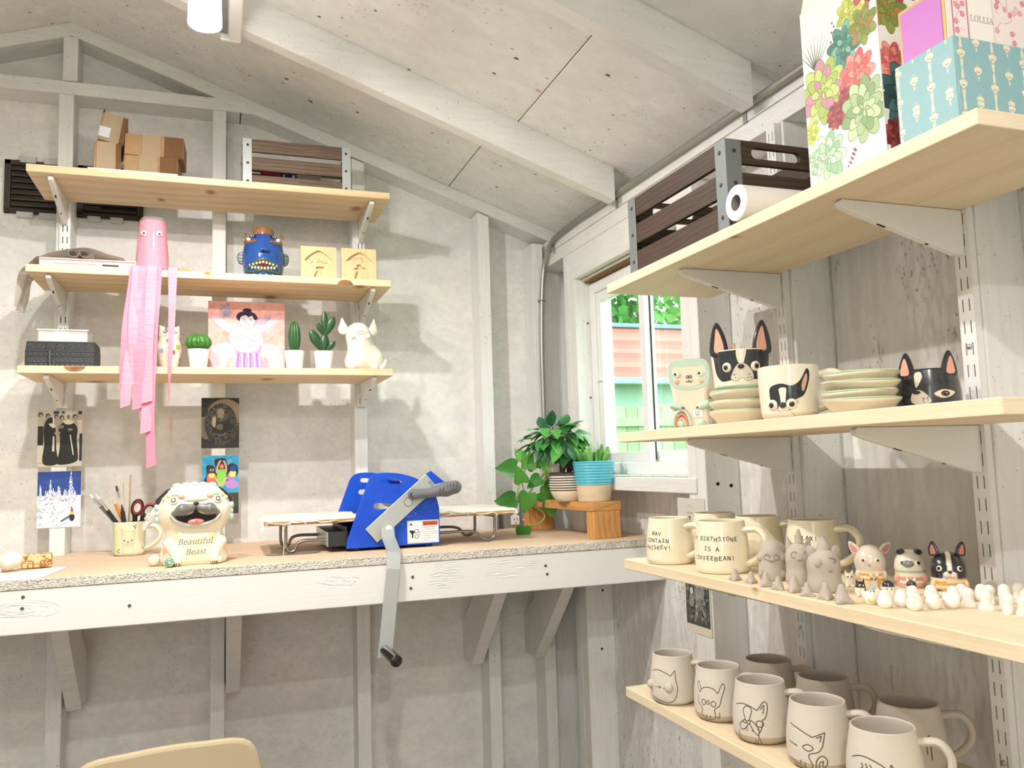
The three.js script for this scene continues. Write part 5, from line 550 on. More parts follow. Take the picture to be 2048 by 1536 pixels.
{
  const t = thing('pug_planter', 'cream ceramic laughing pug planter lettered Beautiful Beast', 'planter', [-0.055, BT, 0.425], 0.1), cr = '#efe6d0'; const body = glaze(cr, 0.22), gray = glaze('#77756f', 0.25), dk = glaze('#1d1b1a', 0.15), mint = glaze('#bfe0cc', 0.25), peach = glaze('#f2c3a2', 0.25), lemon = glaze('#eeeab5', 0.25), pink = glaze('#ef8f88', 0.2);
  const gH = blob([[-0.035, 0.128, 0, 0.046, 0.035, 0.128, 0, 0.046], [-0.03, 0.15, -0.004, 0.032, 0.03, 0.15, -0.004, 0.032], [-0.04, 0.11, 0.004, 0.036, 0.04, 0.11, 0.004, 0.036], [-0.03, 0.02, 0, 0.036, 0.03, 0.02, 0, 0.036], [-0.03, 0.055, 0, 0.037, 0.03, 0.055, 0, 0.037], [-0.042, 0.02, 0.006, 0.03], [0.044, 0.02, 0.006, 0.03]], 60, 0.016); flatBase(gH); part('body', gH, body, t); const h = surf(gH), hz = (x, y, d = 0) => { const q = h(x, y); return (q ? q.p.z : 0) + d; };
  const txt = canvasTex(768, 420, (g, w, hh) => { g.fillStyle = cr; g.fillRect(0, 0, w, hh); reseed(8); for (const [x, y, r, c] of [[110, 70, 60, '#d8e49a'], [640, 80, 80, '#dfe8a8'], [430, 120, 90, '#f6dfae'], [330, 300, 80, '#f4d3ac'], [150, 330, 60, '#f6d9c0'], [600, 320, 70, '#f3d3b6']]) for (let i = 0; i < 14; i++) { g.globalAlpha = 0.1; dot(g, x + rr(-30, 30), y + rr(-20, 20), r * rr(0.4, 1), c, r * rr(0.3, 0.7)); } g.globalAlpha = 1; g.fillStyle = '#6e6a44'; g.font = 'italic 118px serif'; g.fillText('Beautiful', 120, 170); g.fillText('Beast', 235, 320); g.fillStyle = '#8b8668'; });
  part('lettered_belly', patch(gH, -0.056, 0.056, 0.008, 0.073, 26, 16, 0.0006), glaze('#ffffff', 0.25, { map: txt }), t);
  // muzzle, mouth, tongue
  for (const s of [-1, 1]) part('muzzle', blob([[s * 0.008, 0.131, hz(0, 0.131) + 0.004, 0.008, s * 0.03, 0.127, hz(s * 0.03, 0.127) + 0.003, 0.0125], [s * 0.03, 0.127, hz(s * 0.03, 0.127) + 0.003, 0.0125, s * 0.046, 0.118, hz(s * 0.046, 0.118), 0.007]], 34, 0.006), gray, t);
  { const c = [0, 0.108], pts = [], id = []; const rim = smooth2([[-0.052, 0.114], [-0.03, 0.112], [-0.008, 0.118], [0, 0.127], [0.008, 0.118], [0.03, 0.112], [0.052, 0.114], [0.044, 0.103], [0.024, 0.094], [0, 0.091], [-0.024, 0.094], [-0.044, 0.103]], 5); pts.push(0, 0.106, hz(0, 0.106, 0.003)); for (const p of rim) pts.push(p[0], p[1], hz(p[0], p[1], 0.0025)); for (let i = 1; i <= rim.length; i++) id.push(0, i, i % rim.length + 1); const g = new THREE.BufferGeometry(); g.setAttribute('position', new THREE.Float32BufferAttribute(pts, 3)); g.setAttribute('uv', new THREE.Float32BufferAttribute(new Float32Array(pts.length / 3 * 2), 2)); g.setIndex(id); g.computeVertexNormals(); part('mouth', g, P('#151313', 0.2, { side: THREE.DoubleSide, clearcoat: 0.6 }), t);
    part('lower_lip', tube([[-0.053, 0.114, hz(-0.053, 0.114, 0.003)], [-0.044, 0.102, hz(-0.044, 0.102, 0.004)], [-0.024, 0.093, hz(-0.024, 0.093, 0.005)], [0, 0.0905, hz(0, 0.09, 0.006)], [0.024, 0.093, hz(0.024, 0.093, 0.005)], [0.044, 0.102, hz(0.044, 0.102, 0.004)], [0.053, 0.114, hz(0.053, 0.114, 0.003)]], 0.0042, 40, 8), glaze('#cfcac0', 0.25), t); }
  part('tongue', [ell(0.018, 0.0065, 0.006, 0, 0.0985, hz(0, 0.0985, 0.004)), ell(0.003, 0.003, 0.002, 0.0, 0.1015, hz(0, 0.1015, 0.0095))], pink, t); part('nose', ell(0.0065, 0.0036, 0.004, 0, 0.1395, hz(0, 0.1395, 0.0055)), dk, t); part('brow_grey', ell(0.027, 0.0075, 0.004, 0, 0.148, hz(0, 0.148, -0.0005)), glaze('#c9c4b6', 0.25), t);
  for (const s of [-1, 1]) { const ex = s * 0.047, ey = 0.1475, q = h(ex, ey); part('eyeball', stud2(q, 0.0105, 0.0098, 0.005), body, t); { const n = q.n.clone().normalize(), tg = new THREE.TorusGeometry(0.0046, 0.0011, 6, 20); tg.applyQuaternion(new THREE.Quaternion().setFromUnitVectors(V3(0, 0, 1), n)); tg.translate(...q.p.clone().addScaledVector(n, 0.0046).toArray()); part('iris', tg, dk, t); }
    part('ear', blob([[s * 0.056, 0.165, 0.008, 0.009, s * 0.078, 0.146, 0.01, 0.0075], [s * 0.05, 0.168, 0.004, 0.007]], 26, 0.006), glaze('#2b2826', 0.15), t);
    for (const [x, y, r, m] of [[0.031, 0.157, 0.0085, peach], [0.044, 0.1615, 0.0075, mint], [0.056, 0.159, 0.007, lemon], [0.066, 0.151, 0.006, lemon]]) { const q = h(s * x, y); part('brow_curl', ell(r, r * 0.9, r * 0.8, s * x, y, q ? q.p.z + 0.001 : 0.03), m, t); }
    for (const [y, r] of [[0.132, 0.0095], [0.118, 0.008], [0.105, 0.009]]) part('side_curl', ell(r * 0.75, r, r, s * 0.0805, y, 0.008), mint, t);
    const px = s * 0.05; part('paw', blob([[s * 0.06, 0.016, 0.01, 0.0135], [px, 0.0095, 0.036, 0.0095]], 26, 0.008), body, t); part('leg', blob([[s * 0.056, 0.05, 0.028, 0.013, s * 0.04, 0.02, 0.04, 0.0095], [s * 0.04, 0.01, 0.043, 0.0095]], 28, 0.008), body, t); for (let k = 0; k < 3; k++) part('claw', ell(0.0013, 0.0018, 0.0015, s * 0.036 + k * s * 0.0045, 0.0055, 0.0525 - k * 0.0008), MT.black, t); part('spot', ell(0.008, 0.009, 0.0025, s * 0.062, 0.036, hz(s * 0.062, 0.036, 0.0005)), glaze('#f0b98e', 0.25), t); }
  for (let i = 0; i < 5; i++) { const x = -0.038 + i * 0.019; part('crown_curl', ell(0.0115, 0.0075, 0.009, x, 0.1815 - Math.abs(x) * 0.05, 0.006), mint, t); } part('tail_curl', ell(0.013, 0.013, 0.013, -0.086, 0.0135, 0.0), body, t);
  part('yarn_ball', ell(0.0115, 0.0115, 0.0115, -0.056, 0.0118, 0.052), glaze('#9fc9b4', 0.25), t); for (const r of [0.0045, 0.008]) part('yarn_swirl', at(new THREE.TorusGeometry(r, 0.0007, 5, 22, 4.6), -0.056, 0.0118, 0.052 + Math.sqrt(0.0115 ** 2 - r * r)), glaze('#2d5a4a', 0.3), t);
}

// ================================================================ slab roller
{
  const t = thing('slab_roller', 'blue clay slab roller with steel crank arm on the bench', 'slab roller', [0, BT, 0]); const blueT = dataTex(256, 256, (u, v) => { const s = step(0.7, 0.82, fbm(u, v, 18, 40, 3, 881)) * step(0.45, 0.7, fbm(u, v, 4, 4, 2, 883)), k = (fbm(u, v, 5, 5, 3, 887) - 0.5) * 0.08; return [mix(0.04, 0.75, s * 0.5) + k, mix(0.30, 0.8, s * 0.5) + k, mix(0.80, 0.92, s * 0.5) + k]; }, true); blueT.repeat.set(5, 5);
  const blue = S('#ffffff', 0.35, { map: blueT }), steel = S('#c3c9c8', 0.38, { metalness: 0.55 }), wire = S('#8f8b83', 0.35, { metalness: 0.8 }), dkM = S('#23262a', 0.5);
  const slot = (cx, cy, hw, r, a = 0) => { const p = new THREE.Path(), c = Math.cos(a), s = Math.sin(a), pts = []; for (let i = 0; i <= 10; i++) { const q = -Math.PI / 2 + Math.PI * i / 10; pts.push([hw + Math.cos(q) * r, Math.sin(q) * r]); } for (let i = 0; i <= 10; i++) { const q = Math.PI / 2 + Math.PI * i / 10; pts.push([-hw + Math.cos(q) * r, Math.sin(q) * r]); } pts.reverse(); pts.forEach((k, i) => { const x = cx + k[0] * c - k[1] * s, y = cy + k[0] * s + k[1] * c; i ? p.lineTo(x, y) : p.moveTo(x, y); }); return p; };
  const plate = (z, x0, far) => { const o = [[0.0, 0.008], [0.241, 0.008], [0.2405, 0.1]], c = smooth2([[0.2405, 0.1], [0.232, 0.13], [0.212, 0.155], [0.185, 0.175], [0.15, 0.188], [0.11, 0.194], [0.082, 0.193], [0.068, 0.188], [0.058, 0.176], [0.05, 0.155]], 4, false); const f = new THREE.Shape(o.concat(c, [[0.003, 0.03]]).map(p => V2(p[0], p[1]))); f.holes.push(slot(0.115, 0.172, 0.022, 0.007, -0.06), slot(0.1, 0.108, 0.022, 0.0095, -0.1)); if (far) { f.holes.pop(); f.holes.push(slot(0.118, 0.14, 0.03, 0.008), slot(0.14, 0.1, 0.04, 0.0125)); } const g = new THREE.ExtrudeGeometry(f, { depth: 0.003, bevelEnabled: true, bevelSize: 0.0008, bevelThickness: 0.0008, bevelSegments: 2 }); g.translate(x0, 0, z); return part('side_plate', muv(g, 0), blue, t); };
  plate(0.386, 0.302, false); plate(0.12, 0.294, true);
  for (const [x, z] of [[0.33, 0.37], [0.515, 0.37], [0.33, 0.14], [0.515, 0.14]]) part('rubber_foot', at(new THREE.CylinderGeometry(0.012, 0.011, 0.009, 16), x, 0.0046, z), MT.black, t);
  part('base_tray', [rbox(0.235, 0.004, 0.258, 0.001, 0.42, 0.0115, 0.253), rbox(0.004, 0.05, 0.256, 0.001, 0.303, 0.037, 0.253), rbox(0.004, 0.03, 0.256, 0.001, 0.54, 0.028, 0.253), rbox(0.05, 0.036, 0.254, 0.001, 0.283, 0.032, 0.25)], dkM, t); part('tray_lip', rbox(0.0015, 0.036, 0.256, 0.0004, 0.2572, 0.032, 0.25), steel, t);
  part('lower_roller', rod([0.43, 0.048, 0.125], [0.43, 0.048, 0.385], 0.022, 0.022, 28), steel, t); part('upper_roller', rod([0.459, 0.118, 0.125], [0.459, 0.118, 0.385], 0.022, 0.022, 28), steel, t);
  part('tie_bar', rod([0.515, 0.15, 0.122], [0.515, 0.15, 0.389], 0.006), steel, t); part('pressure_bar', rbox(0.05, 0.004, 0.262, 0.001, 0.485, 0.172, 0.255), blue, t);
  // crank bar across the plate
  const bar = part('crank_bar', at(rbox(0.208, 0.046, 0.005, 0.001), 0.442, 0.104, 0.4, 0, 0, 0.70), steel, t); part('crank_shaft', rod([0.459, 0.118, 0.388], [0.459, 0.118, 0.4035], 0.0105, 0.0105, 24), steel, t); part('shaft_ring', at(new THREE.TorusGeometry(0.0108, 0.0007, 6, 28), 0.459, 0.118, 0.4032), S('#4d5250', 0.5), t); part('bolt', at(new THREE.CylinderGeometry(0.0045, 0.0045, 0.004, 12), 0.517, 0.168, 0.405, Math.PI / 2), MT.steel, t);
  { const s = new THREE.Shape([V2(0.505, 0.188), V2(0.52, 0.196), V2(0.556, 0.166), V2(0.528, 0.16)]); const g = new THREE.ExtrudeGeometry(s, { depth: 0.004, bevelEnabled: false }); g.translate(0, 0, 0.398); part('corner_plate', muv(g, 0), blue, t); }
  // hinged handle hanging over the bench edge
  { const w = 0.033, path = [[0.403, 0.058, 0.406], [0.4, 0.034, 0.43], [0.391, 0.008, 0.548], [0.386, -0.03, 0.5575], [0.362, -0.228, 0.566]], g = []; for (let i = 0; i < path.length - 1; i++) { const a = V3(...path[i]), b = V3(...path[i + 1]), d = b.clone().sub(a), L = d.length(); const q = rbox(w, L + 0.003, 0.005, 0.0008); const up = d.clone().normalize(), x = V3(1, 0, 0).sub(up.clone().multiplyScalar(up.x)).normalize(), z = x.clone().cross(up); q.applyMatrix4(new THREE.Matrix4().makeBasis(x, up, z)); q.translate((a.x + b.x) / 2, (a.y + b.y) / 2, (a.z + b.z) / 2); g.push(q); } part('crank_arm', g, steel, t); part('crank_hub', at(new THREE.CylinderGeometry(w / 2, w / 2, 0.005, 24), 0.403, 0.058, 0.408, Math.PI / 2), steel, t); part('hub_bolt', [at(new THREE.CylinderGeometry(0.0075, 0.0075, 0.006, 18), 0.405, 0.055, 0.4135, Math.PI / 2), at(new THREE.CylinderGeometry(0.0035, 0.0035, 0.002, 12), 0.405, 0.055, 0.4172, Math.PI / 2)], MT.white, t);
    const kn = rod([0.3625, -0.212, 0.568], [0.372, -0.22, 0.65], 0.0125, 0.0135, 28); part('crank_grip', kn, P('#0e0e10', 0.12, { clearcoat: 1 }), t); part('grip_end', at(ell(0.0134, 0.0134, 0.004, 0, 0, 0), 0.372, -0.22, 0.65, 0.08, 0.12), P('#0c0c0e', 0.1, { clearcoat: 1 }), t); }
  // clamp lever
  { const lev = blob([[0.47, 0.137, 0.413, 0.014, 0.51, 0.139, 0.415, 0.011], [0.51, 0.139, 0.415, 0.011, 0.556, 0.147, 0.416, 0.018], [0.556, 0.147, 0.416, 0.018, 0.58, 0.152, 0.416, 0.0175]], 44, 0.006); lev.scale(1, 1, 1); part('clamp_lever', lev, S('#6d7075', 0.55, { bumpMap: TX.fine, bumpScale: 0.001 }), t); const ribs = []; for (let i = 0; i < 6; i++) ribs.push(at(rbox(0.0012, 0.025, 0.002, 0.0004), 0.534 + i * 0.009, 0.1425 + i * 0.0022, 0.4335, 0, 0, -0.2)); part('lever_rib', ribs, S('#45474b', 0.6), t); part('lever_pin', at(new THREE.CylinderGeometry(0.0075, 0.0075, 0.006, 6), 0.467, 0.137, 0.422, Math.PI / 2), dkM, t); }
  const lab = canvasTex(512, 400, (g, w, h) => { g.fillStyle = '#f4f3f2'; g.fillRect(0, 0, w, h); g.strokeStyle = '#555'; g.lineWidth = 3; g.strokeRect(18, 16, w - 36, h - 32); g.fillStyle = '#d7602f'; g.fillRect(250, 20, 242, 76); const tri = (x, y, s, c) => { polyOn(g, [[x, y - s], [x + s, y + s * 0.8], [x - s, y + s * 0.8]], c); g.fillStyle = '#fff'; g.fillRect(x - 2, y - s * 0.3, 4, s * 0.6); }; tri(60, 62, 26, '#1a1a1a'); tri(292, 62, 26, '#7a2410'); g.fillStyle = '#222'; g.font = 'bold 54px sans-serif'; g.fillText('警', 102, 80); g.fillText('告', 180, 80); g.fillStyle = '#5a2a18'; g.font = 'bold 34px sans-serif'; g.fillText('WARNING', 326, 74); g.strokeRect(18, 100, 226, h - 118); polyOn(g, [[34, 166], [104, 176], [120, 216], [96, 236], [92, 310], [72, 310], [70, 240], [40, 200]], '#1c1c1c'); g.lineWidth = 10; g.strokeStyle = '#222'; for (const y of [188, 282]) { g.beginPath(); g.arc(150, y, 32, 0, 7); g.stroke(); } g.lineWidth = 6; for (const q of [[182, 236, 222, 210], [184, 246, 226, 262], [180, 226, 214, 190]]) { g.beginPath(); g.moveTo(q[0], q[1]); g.lineTo(q[2], q[3]); g.stroke(); } g.fillStyle = '#5b5b5b'; g.font = 'bold 20px sans-serif'; for (let i = 0; i < 26; i++) { g.fillRect(260 + i * 8, 116 + (i % 3) * 2, 5, 12); if (i < 24) g.fillRect(260 + i * 8, 154 + (i % 2) * 3, 5, 11); } ['NEVER TOUCH MOVING', 'PARTS WHILE OPERATING', 'THE MACHINE.', 'YOUR HANDS MAY BE', 'CAUGHT.'].forEach((s, i) => g.fillText(s, 258, 206 + i * 38, 230)); });
  const lm = part('warning_label', new THREE.PlaneGeometry(0.083, 0.058), S('#ffffff', 0.4, { map: lab }), t); lm.position.set(0.499, 0.04, 0.3904); lm.rotation.z = 0.0;
}
// board with canvas and its wire stands
{
  const b = thing('canvas_board', 'thin plywood board covered with frayed white canvas through the roller', 'board', [0, BT, 0]); part('plywood', rbox(0.66, 0.009, 0.235, 0.001, 0.435, 0.0765, 0.247, 0), S('#c9ad8a', 0.7, { map: TX.pine }), b); 
  reseed(77); for (const [x0, x1] of [[0.097, 0.345], [0.5, 0.772]]) { const nx = 40, nz = 16, pos = [], id = [], uv = []; for (let i = 0; i <= nx; i++) for (let j = 0; j <= nz; j++) { const u = i / nx, v = j / nz; const ov = v > 0.86 ? (v - 0.86) / 0.14 : 0; let z = 0.115 + v * 0.255 + 0.006 * (fbm(u, v, 14, 3, 2, 91) - 0.5) * 2, y = 0.0822 + 0.009 * fbm(u, v, 6, 4, 3, 93) - ov * 0.012 * (0.4 + fbm(u, 0.2, 12, 2, 2, 97)); if (x0 < 0.2 && u < 0.07) y -= (0.07 - u) * 0.25; pos.push(mix(x0, x1, u) + 0.004 * (fbm(u, v, 3, 9, 2, 99) - 0.5), v < 0.86 ? Math.max(y, 0.0818) : y, z); uv.push(u * 0.25, v * 0.25); } for (let i = 0; i < nx; i++) for (let j = 0; j < nz; j++) { const a = i * (nz + 1) + j; id.push(a, a + 1, a + nz + 1, a + 1, a + nz + 2, a + nz + 1); } const g = new THREE.BufferGeometry(); g.setAttribute('position', new THREE.Float32BufferAttribute(pos, 3)); g.setAttribute('uv', new THREE.Float32BufferAttribute(uv, 2)); g.setIndex(id); g.computeVertexNormals(); part('canvas_cloth', g, S('#f0ece2', 0.9, { side: THREE.DoubleSide, bumpMap: TX.fine, bumpScale: 0.001 }), b); }
  const thr = []; for (const [x, y, dx, l] of [[0.155, 0.075, -0.02, 0.075], [0.16, 0.077, 0.03, 0.03], [0.2, 0.078, 0.012, 0.02], [0.62, 0.08, 0.02, 0.02], [0.70, 0.078, 0.02, 0.014]]) thr.push(tube([[x, y, 0.371], [x + dx * 0.4, y - l * 0.3, 0.376], [x + dx * 0.2, y - l * 0.7, 0.374], [x + dx * 0.3, y - l, 0.373]], 0.0008, 14, 5)); part('loose_thread', thr, S('#efeae0', 0.9), b);
  const wireM = S('#9a958c', 0.32, { metalness: 0.75 }); const stand = (label, xo, xi) => { const w = thing('wire_stand', label, 'wire stand', [0, BT, 0]); const loop = z => tube([[xo, 0.068, z], [xo, 0.05, z], [xo + (xi - xo) * 0.02, 0.012, z], [xo + (xi - xo) * 0.1, 0.0045, z], [xo + (xi - xo) * 0.2, 0.006, z], [xo + (xi - xo) * 0.28, 0.022, z], [xo + (xi - xo) * 0.4, 0.0285, z], [xi, 0.029, z]], 0.0042, 40, 10); part('wire_leg', loop(0.338), wireM, w); part('wire_leg', loop(0.15), wireM, w); part('cross_wire', rod([xo, 0.0672, 0.15], [xo, 0.0672, 0.338], 0.0042), wireM, w); };
  stand('bent steel wire stand under the left end of the canvas board', 0.158, 0.258); stand('bent steel wire stand under the right end of the canvas board', 0.712, 0.5415);
  solo('dark_paper', extr(smooth2([[0, 0], [0.05, -0.012], [0.12, -0.004], [0.13, 0.035], [0.07, 0.045], [0.01, 0.04]], 4), 0.0012).rotateX(-Math.PI / 2), S('#6d5a52', 0.3), 'dark crinkled scrap lying under the left wire stand', 'scrap', [0.112, BT + 0.0008, 0.36]);
}
// ================================================================ plants on the riser
{
  const th = 0.107; const r = thing('wood_riser', 'small cedar riser stand with two block legs', 'riser', [0.988, BT, 0.474], th);
  part('top_plank', rbox(0.09, 0.024, 0.42, 0.0015, 0, 0.086, -0.21, 2), MT.cedar, r); part('leg_block', rbox(0.084, 0.0735, 0.04, 0.0015, 0, 0.0369, -0.02, 1), MT.cedar, r); part('leg_block', rbox(0.09, 0.0735, 0.036, 0.0015, 0, 0.0369, -0.402, 1), MT.cedar, r);
  const RY2 = BT + 0.0982; const on = d => [0.988 - Math.sin(th) * d, RY2, 0.474 - Math.cos(th) * d];
  // turquoise pot with finger jade
  const tq = thing('potted_succulent', 'finger leaved succulent in ribbed turquoise and clay pot', 'potted plant', on(0.062)); 
  { const cl = S('#e9d2b2', 0.7, { map: dataTex(128, 128, (u, v) => { const k = 0.93 + (fbm(u, v, 8, 8, 3, 931) - 0.5) * 0.1; return [k, k, k]; }, true) }); part('clay_base', lathe([[0.0001, 0], [0.044, 0], [0.0455, 0.0015], [0.0505, 0.0455]], 48), cl, tq); const rib = [[0.0505, 0.0455]]; for (let i = 0; i <= 40; i++) { const s = i / 40; rib.push([mix(0.0512, 0.058, s) + 0.0009 * Math.cos(s * Math.PI * 16), 0.046 + s * 0.062]); } rib.push([0.0582, 0.1095], [0.056, 0.1105], [0.0535, 0.108], [0.052, 0.098]); part('turquoise_band', lathe(rib, 56), P('#52b7c9', 0.35, { clearcoat: 0.3 }), tq); part('soil', at(new THREE.CylinderGeometry(0.053, 0.053, 0.003, 32), 0, 0.0975, 0), S('#4b3d30', 1), tq);
    const lm = [S('#5d9a4a', 0.35), S('#4c8a3f', 0.35), S('#7bb35a', 0.35)]; reseed(404); for (let i = 0; i < 34; i++) { const a = rr(0, 6.28), q = Math.sqrt(rnd()) * 0.036, x = Math.cos(a) * q, z = Math.sin(a) * q, l = rr(0.04, 0.066) * (1 - q * 5), tilt = q * 14; const g = blobFinger(l); at(g, x, 0.098, z, tilt * Math.sin(a) + rr(-0.2, 0.2), 0, -tilt * Math.cos(a) + rr(-0.2, 0.2)); part('finger_leaf', g, lm[i % 3], tq); } }
  function blobFinger(l) { const g = lathe([[0.0001, 0], [0.0028, 0.002], [0.0042, l * 0.45], [0.0052, l * 0.82], [0.005, l * 0.95], [0.0036, l], [0.0022, l * 0.97], [0.0001, l * 0.955]], 10); return g; }
  // leaf shape, folded along its midrib, along +y
  function leafGeo(L, W, bend, point = 1.6) { const n = 8, pos = [], id = [], uv = []; for (let i = 0; i <= n; i++) { const s = i / n, w = W * Math.pow(Math.sin(Math.PI * Math.pow(s, 0.8)), 0.85) * (1 - 0.25 * Math.pow(s, point * 2)), y = s * L, z = -bend * s * s * L; for (const k of [-1, -0.5, 0, 0.5, 1]) { pos.push(k * w, y, z + Math.abs(k) * w * 0.28); uv.push(k, s); } } for (let i = 0; i < n; i++) for (let k = 0; k < 4; k++) { const a = i * 5 + k; id.push(a, a + 1, a + 5, a + 1, a + 6, a + 5); } const g = new THREE.BufferGeometry(); g.setAttribute('position', new THREE.Float32BufferAttribute(pos, 3)); g.setAttribute('uv', new THREE.Float32BufferAttribute(uv, 2)); g.setIndex(id); g.computeVertexNormals(); return g; }
  const leafM = (c, tr = 0.2) => P(c, 0.38, { side: THREE.DoubleSide, transmission: tr, thickness: 0, clearcoat: 0.25 });
  // ficus in striped pot
  const fp = on(0.135); fp[0] -= 0.034; fp[2] -= 0.01; const fi = thing('potted_ficus', 'bonsai ficus with thick roots in black striped bowl', 'potted plant', fp); { const st = canvasTex(64, 256, (g, w, h) => { g.fillStyle = '#e8dcc9'; g.fillRect(0, 0, w, h); g.fillStyle = '#4a4044'; g.fillRect(0, 0, w, 26); for (let i = 0; i < 6; i++) g.fillRect(0, 40 + i * 22, w, 11); }); const pts = []; for (let i = 0; i <= 20; i++) { const s = i / 20; pts.push([0.033 + 0.0225 * Math.pow(Math.sin(Math.PI / 2 * Math.min(1, s * 1.7)), 0.7), s * 0.079]); } part('bowl', lathe(pts, 48), P('#ffffff', 0.4, { map: st, clearcoat: 0.3 }), fi); part('bowl_rim', lathe([[0.0001, 0], [0.033, 0.0004], [0.0555, 0.079], [0.0545, 0.0805], [0.052, 0.079], [0.047, 0.068], [0.0001, 0.068]].slice(2), 48), S('#3c3436', 0.5), fi); part('soil', at(new THREE.CylinderGeometry(0.047, 0.047, 0.002, 28), 0, 0.0685, 0), S('#3f352b', 1), fi);
    part('trunk', blob([[-0.026, 0.066, 0.012, 0.007, -0.018, 0.1, 0.006, 0.0085], [-0.018, 0.1, 0.006, 0.0085, 0.002, 0.126, 0, 0.011], [0.026, 0.066, 0.008, 0.008, 0.02, 0.1, 0.004, 0.0115], [0.02, 0.1, 0.004, 0.0115, 0.004, 0.128, 0, 0.012], [0.01, 0.07, -0.016, 0.007, 0.006, 0.12, -0.004, 0.009], [0.004, 0.128, 0, 0.008, 0.0, 0.15, 0, 0.0055]], 48, 0.008), S('#6e4b36', 0.7, { bumpMap: TX.fine, bumpScale: 0.002 }), fi);
    const ms = [leafM('#2f6f37', 0.12), leafM('#459a42', 0.2), leafM('#2a6140', 0.1), leafM('#67b552', 0.3)], lg = [leafGeo(0.05, 0.0155, 0.3), leafGeo(0.044, 0.0145, 0.45), leafGeo(0.058, 0.017, 0.2)]; reseed(31415); const br = [], c = V3(-0.03, 0.168, 0.0);
    for (let i = 0; i < 124; i++) { const a = i * 2.39996, e = Math.asin(clamp(1 - (i + 0.5) / 124 * 1.7, -1, 1)), d = V3(Math.cos(a) * Math.cos(e), Math.sin(e), Math.sin(a) * Math.cos(e)), k = rr(0.45, 1), p = c.clone().add(V3(d.x * 0.08 * k, d.y * 0.056 * k, d.z * 0.06 * k)); if (i % 7 === 0) br.push(tube([[0.002, 0.142, 0], c.clone().lerp(p, 0.45).add(V3(0, 0.006, 0)).toArray(), p.toArray()], 0.0013, 8, 5));
      const q = d.clone().multiplyScalar(0.75).add(V3(rr(-0.5, 0.5), -0.45 + rr(-0.35, 0.35), rr(-0.5, 0.5))).normalize(), up = d.clone().multiplyScalar(0.6).add(V3(rr(-0.3, 0.3), 0.9, rr(-0.2, 0.5))), z = up.sub(q.clone().multiplyScalar(up.dot(q))).normalize(), x = q.clone().cross(z).normalize(); const m = part('leaf', lg[i % 3], ms[(i * 5 + (rnd() < 0.4 ? 1 : 0)) % 4], fi); m.position.copy(p); m.quaternion.setFromRotationMatrix(new THREE.Matrix4().makeBasis(x, q, z)); } part('branch', br, S('#7b6a4a', 0.8), fi); }
  // pothos in a glass jar behind, trailing to the left
  const jp = on(0.325); const po = thing('pothos_jar', 'trailing pothos vine in a glass jar with yellow roots', 'potted plant', jp); { part('jar', lathe([[0.0001, 0.0005], [0.026, 0.0005], [0.028, 0.004], [0.0285, 0.07], [0.024, 0.082], [0.024, 0.095], [0.0225, 0.095], [0.0225, 0.082]], 36), P('#f4f8ee', 0.03, { transmission: 0.95, thickness: 0 }), po); reseed(88); const rt = []; for (let i = 0; i < 36; i++) { const a = rr(0, 6.28), q = rr(0.004, 0.022); rt.push(tube([[rr(-0.01, 0.01), 0.088, rr(-0.01, 0.01)], [Math.cos(a) * q, rr(0.05, 0.07), Math.sin(a) * q], [Math.cos(a + 1) * q, rr(0.02, 0.05), Math.sin(a + 1) * q], [Math.cos(a + 2) * q, rr(0.006, 0.03), Math.sin(a + 2) * q]], 0.0013, 12, 5)); } part('roots', rt, S('#d3bb55', 0.6), po).userData.kind = 'stuff';
    const W = (x, y, z) => [x - jp[0], y - jp[1], z - jp[2]]; const heart = (L) => { const s = smooth2([[0, 0], [L * 0.3, -L * 0.08], [L * 0.46, L * 0.16], [L * 0.36, L * 0.52], [L * 0.12, L * 0.88], [0, L * 1.05], [-L * 0.12, L * 0.88], [-L * 0.36, L * 0.52], [-L * 0.46, L * 0.16], [-L * 0.3, -L * 0.08]], 3); const f = new THREE.Shape(s.map(p => V2(p[0], p[1]))), g = new THREE.ShapeGeometry(f, 2), p = g.attributes.position; for (let i = 0; i < p.count; i++) p.setZ(i, Math.abs(p.getX(i)) * 0.35 - p.getY(i) * p.getY(i) * 3); g.computeVertexNormals(); return g; };
    const vines = [[[jp[0], 1.16, jp[2]], [0.9, 1.19, 0.16], [0.845, 1.13, 0.2], [0.83, 1.075, 0.2], [0.87, 1.035, 0.19]], [[jp[0], 1.16, jp[2]], [0.885, 1.1, 0.18], [0.865, 1.07, 0.19], [0.915, 1.02, 0.2], [0.9, 1.0, 0.2], [0.838, 0.99, 0.215]], [[jp[0], 1.16, jp[2]], [0.87, 1.2, 0.17], [0.85, 1.12, 0.19], [0.87, 1.06, 0.2], [0.93, 1.03, 0.17], [0.935, 1.045, 0.15]]]; part('vine', vines.map(v => tube(v.map(p => W(...p)), 0.0024, 40, 6)), S('#8fae52', 0.5), po);
    const pm = [leafM('#4f9a35', 0.25), leafM('#3c842f', 0.2), leafM('#6cb545', 0.35)], hg = [heart(0.062), heart(0.05), heart(0.04)];
